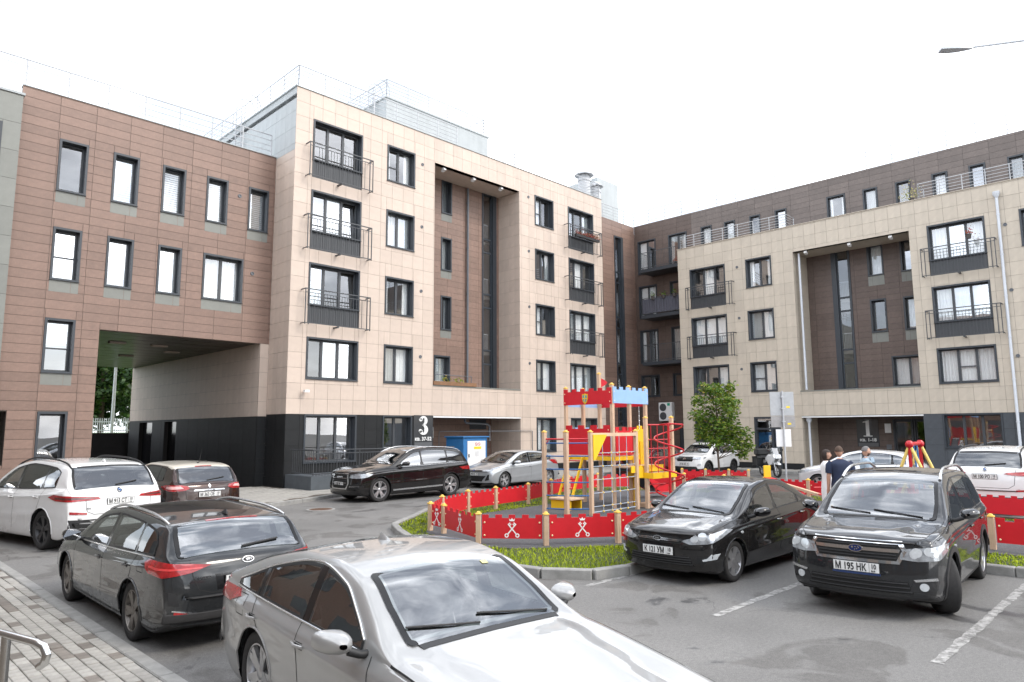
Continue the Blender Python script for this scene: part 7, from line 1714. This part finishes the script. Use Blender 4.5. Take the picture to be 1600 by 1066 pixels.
# ================================================================ MOTORCYCLE
E_ = empty('motorcycle', (33.2, 15.3, .0), R(232), 'white touring motorcycle with black top box by the glazed door', 'motorcycle'); M_mw = pm('moto_white', (.74, .75, .76), .25, var=.03, coat=1); M_mb = pm('moto_black', (.02, .02, .021), .5, var=.1)
for x in (.74, -.70):
    Mx = Matrix.Translation((x, 0, .31))@Matrix.Rotation(-math.pi/2, 4, 'X'); o = MB().lathe([(.22, -.05), (.29, -.06), (.31, -.02), (.31, .02), (.29, .06), (.22, .05)], 28, Mx).obj('wheel', M_tyre, E_, 50); rm = MB().lathe([(.21, -.04), (.23, -.045), (.23, .045), (.21, .04)], 28, Mx, True)
    for k in range(6): a = k*1.047; rm.tube([(x, 0, .31), (x+.215*math.cos(a), 0, .31+.215*math.sin(a))], .014, 6)
    rm.lathe([(.001, -.05), (.05, -.05), (.05, .05), (.001, .05)], 12, Mx); rm.obj('rim', pm('moto_rim', (.45, .45, .46), .35, metal=.6), o, 40); MB().lathe([(.07, .055), (.15, .055), (.15, .06), (.07, .06)], 20, Mx, True).obj('brake_disc', M_steel, o)
for y in (-.09, .09): MB().tube([(.74, y, .31), (.50, y*1.05, .98)], .028, 8).obj('fork', M_steel, E_, True)
MB().prism([(.62, .62), (.98, .60), (.96, .66), (.80, .72), (.60, .68)], -.07, .07, 'y').obj('front_fender', M_mw, E_)
for sg in (-1, 1):
    MB().prism([(.28, .55), (.52, .60), (.80, .92), (.72, 1.08), (.45, 1.05), (.20, .95), (.10, .75)], sg*.10, sg*.19, 'y').obj('fairing', M_mw, E_)
MB().prism([(.42, 1.03), (.72, 1.05), (.52, 1.38), (.46, 1.38)], -.14, .14, 'y').obj('windscreen', M_cglass, E_); MB().prism([(.62, .86), (.84, .90), (.74, 1.06), (.60, 1.04)], -.11, .11, 'y').obj('headlight', M_hl, E_)
MB().prism([(-.12, .78), (.34, .74), (.40, .98), (.16, 1.06), (-.10, .92)], -.15, .15, 'y').obj('tank', M_mw, E_); MB().prism([(-.78, .92), (-.60, .84), (-.05, .78), (.0, .88), (-.30, .90), (-.60, .98)], -.14, .14, 'y').obj('seat', M_mb, E_)
MB().bbox((-.12, -.18, .30), (.36, .18, .72), .05).obj('engine', M_mb, E_); bar(MB(), (-.70, .09, .31), (-.05, .09, .42), .05, .07).obj('swingarm', M_mb, E_); MB().tube([(.1, -.15, .35), (-.3, -.18, .36), (-.85, -.22, .55)], [.03, .035, .06], 10).obj('exhaust', M_steel, E_, True)
MB().prism([(-.90, .72), (-.50, .66), (-.42, .80), (-.60, .90), (-.92, .92)], -.12, .12, 'y').obj('tail_fairing', M_mw, E_); MB().bbox((-1.08, -.28, 1.0), (-.62, .28, 1.33), .06).obj('top_box', M_mb, E_); MB().bbox((-1.0, -.2, .92), (-.6, .2, 1.0), .02).obj('rack', M_mb, E_)
MB().tube([(.40, -.42, 1.12), (.47, -.2, 1.16), (.48, .2, 1.16), (.40, .42, 1.12)], .017, 8).obj('handlebar', M_mb, E_, True)
for sg in (-1, 1): MB().bbox((.42, sg*.42-.07, 1.24), (.46, sg*.42+.07, 1.33), .02).tube([(.44, sg*.36, 1.14), (.44, sg*.42, 1.25)], .01, 6).obj('mirror', M_mb, E_); MB().bbox((-.85, sg*.22-.02*sg, .52), (-.35, sg*.22+.2*sg, .9), .05).obj('side_case', M_mb, E_) if sg < 0 else None
MB().tube([(-.05, .15, .35), (-.15, .3, .02)], .016, 6).obj('stand', M_mb, E_)

# manhole covers in the road
M_iron = pm('rusty_iron', (.13, .075, .05), .8, var=.3, scale=12, bump=.5)
for (x, y, t) in ((10.9, 18.75, 'rusty round manhole cover nearer the black vehicle'), (9.55, 20.05, 'rusty round manhole cover near the pavement corner')):
    E_ = empty('manhole_cover', (x, y, 0), 0, t, 'manhole cover'); MB().lathe([(.42, .0), (.42, .012), (.34, .014), (.34, .008)], 28).obj('ring', M_concrete, E_); mb = MB().lathe([(.335, .0), (.335, .012), (.001, .013)], 28)
    for i in range(-3, 4):
        for j in range(-3, 4):
            if i*i+j*j < 12: mb.box((i*.085-.025, j*.085-.025, .012), (i*.085+.025, j*.085+.025, .018))
    mb.obj('lid', M_iron, E_)
# ================================================================ PEOPLE
def skin_mesh(nodes, edges, sub=2):
    """nodes {name:(pos,rx,ry)} grown with a Skin modifier; first node is the root"""
    names = list(nodes); me = D.meshes.new('sk'); me.from_pydata([nodes[n][0] for n in names], [(names.index(a), names.index(b)) for a, b in edges], [])
    o = D.objects.new('sk', me); COL.objects.link(o); md = o.modifiers.new('s', 'SKIN'); md.use_smooth_shade = True
    if not me.skin_vertices: me.skin_vertices.new(name='')
    for i, n in enumerate(names): me.skin_vertices[0].data[i].radius = (nodes[n][1], nodes[n][2]); me.skin_vertices[0].data[i].use_root = (i == 0)
    ss = o.modifiers.new('u', 'SUBSURF'); ss.levels = sub; ss.render_levels = sub
    dg = bpy.context.evaluated_depsgraph_get(); r_ = D.meshes.new_from_object(o.evaluated_get(dg)); D.objects.remove(o); D.meshes.remove(me)
    r_.polygons.foreach_set('use_smooth', [True]*len(r_.polygons)); return r_
M_skin = pm('skin', (.52, .30, .21), .55, var=.05, scale=12)
def person(loc, rz, h, label, top, legs, hair, hairlen, sleeve, build=1.0, hands=None, female=False, jacket=False, headturn=0, beard=False):
    E_ = empty('person', (*loc, GZ+.003), rz, label, 'person'); k = h/1.76; b = build
    V = lambda x, y, z: (x*k, y*k, z*k)
    sw = .185*b if not female else .165
    hl, hr = (hands or ((.05, .255, .79), (.05, -.255, .79)))
    N_ = {'pelvis': (V(0, 0, .95), .125*b*k, .155*b*k), 'waist': (V(.01, 0, 1.10), .105*b*k, .135*b*k), 'chest': (V(.0, 0, 1.30), .115*b*k, .165*b*k), 'neck0': (V(-.01, 0, 1.45), .075*k, .09*k), 'neck': (V(.0, 0, 1.53), .052*k, .055*k)}
    E2 = [('pelvis', 'waist'), ('waist', 'chest'), ('chest', 'neck0'), ('neck0', 'neck')]
    for s_, sg, hd in (('l', 1, hl), ('r', -1, hr)):
        el = ((hd[0]-.05)*.45, sg*(sw+.05), 1.12); 
        N_['sh'+s_] = (V(-.01, sg*sw, 1.42), .062*k*b, .06*k*b); N_['el'+s_] = (V(*el), .043*k*b, .043*k*b); N_['wr'+s_] = (V(hd[0], hd[1], hd[2]+.08), .029*k, .031*k); N_['pa'+s_] = (V(hd[0]+.02, hd[1], hd[2]), .018*k, .04*k); N_['pe'+s_] = (V(hd[0]+.03, hd[1], hd[2]-.05), .014*k, .038*k)
        E2 += [('neck0', 'sh'+s_), ('sh'+s_, 'el'+s_), ('el'+s_, 'wr'+s_), ('wr'+s_, 'pa'+s_), ('pa'+s_, 'pe'+s_)]
        N_['hip'+s_] = (V(0, sg*.09, .88), .088*k*b, .085*k*b); N_['kn'+s_] = (V(.015, sg*.10, .49), .058*k, .056*k); N_['an'+s_] = (V(-.02, sg*.11, .09), .038*k, .038*k); N_['to'+s_] = (V(.13, sg*.125, .035), .03*k, .042*k)
        E2 += [('pelvis', 'hip'+s_), ('hip'+s_, 'kn'+s_), ('kn'+s_, 'an'+s_), ('an'+s_, 'to'+s_)]
    SL = {'pelvis': .72, 'waist': .72, 'chest': .72, 'neck0': .5, 'shl': .55, 'shr': .55, 'hipl': .75, 'hipr': .75, 'knl': .8, 'knr': .8}
    if sleeve != 'short': SL.update({'ell': .75, 'elr': .75})
    me = skin_mesh({q: (p_, a_*SL.get(q, 1), b_*SL.get(q, 1)) for q, (p_, a_, b_) in N_.items()}, E2); bm = bmesh.new(); bm.from_mesh(me)
    # head and fingers joined into the same figure
    hc = Vector(V(.015, 0, 1.655)); Rt_ = Matrix.Rotation(headturn, 3, 'Z')
    ret = bmesh.ops.create_uvsphere(bm, u_segments=24, v_segments=18, radius=1)
    for v in ret['verts']:
        c = v.co.copy(); x, y, z = c; xx = x*.098; yy = y*.076*(1-.12*max(0, -z)); zz = z*.118
        if z < 0: xx += .012*(-z)*max(0, x)
        if x > .75: xx += .020*max(0, 1-(abs(y)/.22)**2)*max(0, 1-((z+.12)/.28)**2)       # nose
        if x > .6 and .0 < z < .25 and .2 < abs(y) < .6: xx -= .006                          # eye sockets
        v.co = hc+Rt_@(Vector((xx, yy, zz))*k)
    for s_, hd in (('l', hl), ('r', hr)):
        sg = 1 if s_ == 'l' else -1; b0 = Vector(V(hd[0]+.03, hd[1], hd[2]-.05))
        for f in range(4):
            mb = MB(); o_ = b0+Vector((.028-.019*f, 0, 0))*k; L_ = (.062, .070, .066, .050)[f]*k; mb.tube([o_+Vector((0, 0, .02)), o_+Vector((.004, -sg*.004, -L_*.5)), o_+Vector((.008, -sg*.022, -L_))], [.009*k, .0085*k, .006*k], 6)
            vs_ = [bm.verts.new(p) for p in mb.v]; [bm.faces.new([vs_[i] for i in f_]) for f_ in mb.f]
        mb = MB(); o_ = b0+Vector((.035, -sg*.005, .035))*k; mb.tube([o_, o_+Vector((.022, -sg*.012, -.025))*k, o_+Vector((.026, -sg*.02, -.055))*k], [.011*k, .010*k, .007*k], 6); vs_ = [bm.verts.new(p) for p in mb.v]; [bm.faces.new([vs_[i] for i in f_]) for f_ in mb.f]
    bmesh.ops.recalc_face_normals(bm, faces=bm.faces[:]); [setattr(f, 'smooth', True) for f in bm.faces]; bm.to_mesh(me); bm.free(); me.materials.clear(); me.materials.append(M_skin); me.name = 'body'; B_ = link('body', me, E_)
    # face details
    dark = pm('eye_dark', (.03, .02, .015), .3, var=0); mb = MB()
    for sg in (-1, 1): mb.lathe([(.001, .006), (.007, .004), (.009, 0)], 8, Matrix.Translation(hc)@Rt_.to_4x4()@Matrix.Translation(Vector((.087, sg*.032, .012))*k)@Matrix.Rotation(math.pi/2, 4, 'Y'))
    mb.obj('eyes', dark, E_); MB().bbox((.088, -.022, -.062), (.094, .022, -.052), .002, Matrix.Translation(hc)@Rt_.to_4x4()@Matrix.Scale(k, 4)).obj('mouth', pm('lips', (.38, .14, .12), .5, var=0), E_)
    mb = MB()
    for sg in (-1, 1): mb.lathe([(.001, .010), (.018, .008), (.024, 0), (.014, -.004)], 10, Matrix.Translation(hc)@Rt_.to_4x4()@Matrix.Translation(Vector((-.005, sg*.078, .0))*k)@Matrix.Rotation(sg*-math.pi/2, 4, 'X')@Matrix.Scale(1.35, 4, (1, 0, 0)))
    mb.obj('ears', M_skin, E_, True)
    # hair: shell over the skull, open at the face
    bm = bmesh.new(); ret = bmesh.ops.create_uvsphere(bm, u_segments=28, v_segments=20, radius=1); kill = []
    for f in bm.faces:
        c = f.calc_center_median(); lim = (-.05 if c.x < .1 else .48+.30*(c.x-.1)) if hairlen == 0 else (-1.2 if c.x < .25 else .40)
        if c.z < lim: kill.append(f)
    bmesh.ops.delete(bm, geom=kill, context='FACES')
    rj = random.Random(4)
    for v in bm.verts:
        x, y, z = v.co; n_ = 1+.035*rj.random(); g = .008 if hairlen == 0 else .016
        zz = z*(.118+g); 
        if hairlen and z < 0: zz = z*(.118+hairlen); x *= 1.02; y *= 1.08
        v.co = hc+Rt_@(Vector((x*(.098+g)*n_-.004, y*(.077+g)*n_, zz+.004))*k)
    mh = D.meshes.new('hair'); bm.to_mesh(mh); bm.free(); mh.materials.append(hair); mh.polygons.foreach_set('use_smooth', [True]*len(mh.polygons)); link('hair', mh, E_)
    if beard:
        bm = bmesh.new(); bmesh.ops.create_uvsphere(bm, u_segments=24, v_segments=18, radius=1); bmesh.ops.delete(bm, geom=[f for f in bm.faces if f.calc_center_median().z > -.28 or f.calc_center_median().x < .05 or f.calc_center_median().z < -.93], context='FACES')
        for v in bm.verts: x, y, z = v.co; v.co = hc+Rt_@(Vector((x*.103+.012*(-z)*max(0, x), y*.079*(1-.1*max(0, -z)), z*.122))*k)
        mh = D.meshes.new('beard'); bm.to_mesh(mh); bm.free(); mh.materials.append(pm('beard_brown', (.09, .06, .045), .9, var=.2, scale=40)); mh.polygons.foreach_set('use_smooth', [True]*len(mh.polygons)); link('beard', mh, E_)
    # clothing: lofted garments over the figure, each one mesh
    def rings(mb, R_, n=28, cap=True, fold=.0):
        P = []
        for q, (cx, cy, cz, rx, ry) in enumerate(R_):
            row = []
            for i_ in range(n):
                g = 2*math.pi*i_/n; ca, sa = math.cos(g), math.sin(g); f_ = 1+fold*math.sin(g*5+q*1.3)+fold*.6*math.sin(g*9-q)
                row.append(Vector((cx+rx*f_*math.copysign(abs(ca)**.85, ca), cy+ry*f_*math.copysign(abs(sa)**.85, sa), cz))*k)
            row.append(row[0]); P.append(row)
        mb.grid(P)
        if cap:
            for row in (P[0], P[-1]): mb.add(row[:-1], [tuple(range(n))])
        return mb
    w_ = sw+.035; mb = MB(); hem = .84 if not female else .50
    T_ = [(0, 0, hem, .135*b, .185*b if not female else .215), (0, 0, .95, .138*b, .180*b), (.005, 0, 1.08, .125*b, .160*b), (.0, 0, 1.22, .132*b, .178*b), (-.005, 0, 1.34, .132*b, .198*b), (-.01, 0, 1.405, .115*b, w_), (-.012, 0, 1.44, .092*b, w_*.86), (-.012, 0, 1.468, .075, w_*.58), (-.01, 0, 1.492, .064, .075), (-.008, 0, 1.502, .058, .064)]
    if female: T_.insert(1, (0, 0, .75, .14, .20))
    rings(mb, T_, fold=.018)
    for s_, sg in (('l', 1), ('r', -1)):
        a = Vector(N_['sh'+s_][0]); e = Vector(N_['el'+s_][0]); w2 = Vector(N_['wr'+s_][0]); a0 = a+Vector((0, -sg*.03, .0))*k
        if sleeve == 'short': mb.tube([a0, a.lerp(e, .2)+Vector((0, sg*.012, 0)), a.lerp(e, .5)+Vector((0, sg*.01, 0)), a.lerp(e, .74)], [.066*k*b, .072*k*b, .068*k*b, .064*k*b], 14)
        else: mb.tube([a0, a.lerp(e, .2)+Vector((0, sg*.01, 0)), a.lerp(e, .6), e, e.lerp(w2, .5), e.lerp(w2, .95)], [.064*k*b, .069*k*b, .061*k*b, .056*k*b, .050*k, .043*k], 14)
    mb.obj('top', top, E_, 70)
    if jacket:
        fx = .128*b*k
        MB().prism([(-.055, 1.10), (.055, 1.10), (.06, 1.40), (.035, 1.50), (-.035, 1.50), (-.06, 1.40)], fx-.04, fx+.012, 'x', Matrix.Scale(k, 4)).obj('undershirt', M_white, E_); mb = MB()
        for sg in (-1, 1): mb.prism([(sg*.15, 1.40), (sg*.07, 1.515), (sg*.03, 1.44), (sg*.085, 1.33)], fx*.62, fx+.026, 'x', Matrix.Scale(k, 4))
        mb.obj('collar', top, E_)
    mb = MB(); rings(mb, [(0, 0, .80, .118*b, .165*b), (0, 0, .90, .125*b, .168*b), (0, 0, 1.02, .115*b, .150*b)])
    for sg in (-1, 1): rings(mb, [(-.015, sg*.112, .075, .066, .062), (-.005, sg*.108, .25, .068, .064), (.012, sg*.10, .49, .075, .070), (.005, sg*.092, .72, .092*b, .082*b), (0, sg*.085, .88, .105*b, .086*b)], 18, fold=.015)
    mb.obj('trousers', legs, E_, 70)
    for s_, sg in (('l', 1), ('r', -1)): MB().bbox((-.09, -.047, 0), (.19, .047, .085), .03, Matrix.Translation(V(-.01, sg*.115, 0))).obj('shoe', pm('shoe_dark', (.05, .05, .052), .6), E_, 60)
    return E_, hl, hr, k
M_navy = pm('navy_cloth', (.018, .028, .062), .85, var=.12, scale=10, bump=.25, bscale=14); M_wcl = pm('white_cloth', (.78, .77, .76), .85, var=.05, scale=10, bump=.25, bscale=14); M_denim = pm('denim', (.30, .38, .45), .9, var=.18, scale=14, bump=.25, bscale=18); M_trou = pm('dark_trousers', (.035, .036, .042), .85, var=.12)
PR, hl, hr, k = person((16.15, 5.84), R(38), 1.78, 'man in navy T-shirt with his back to the camera, holding a dark object', M_navy, M_trou, pm('hair_cropped', (.085, .055, .04), .9, var=.2, scale=50), 0, 'short', 1.1, headturn=-.35)
o = MB().bbox((-.05, -.03, -.05), (.05, .03, .05), .015).obj('pouch', M_black); o.location = PR.matrix_basis@Vector((.05*k, .255*k, .71*k))+Vector((0, 0, 0)); tag(o, 'small black pouch in the hand of the man in navy', 'pouch')
person((17.12, 6.50), R(-50), 1.67, 'woman in white with dark bobbed hair, half hidden by the man in navy', M_wcl, M_wcl, pm('hair_dark', (.03, .018, .013), .7, var=.2, scale=40), .055, 'long', .95, female=True, headturn=-.5)
person((18.0, 5.90), R(-60), 1.74, 'bearded man in light denim jacket over a white shirt', M_denim, M_trou, pm('hair_grey', (.16, .15, .145), .8, var=.25, scale=50), 0, 'long', 1.05, jacket=True, headturn=.25, beard=True)
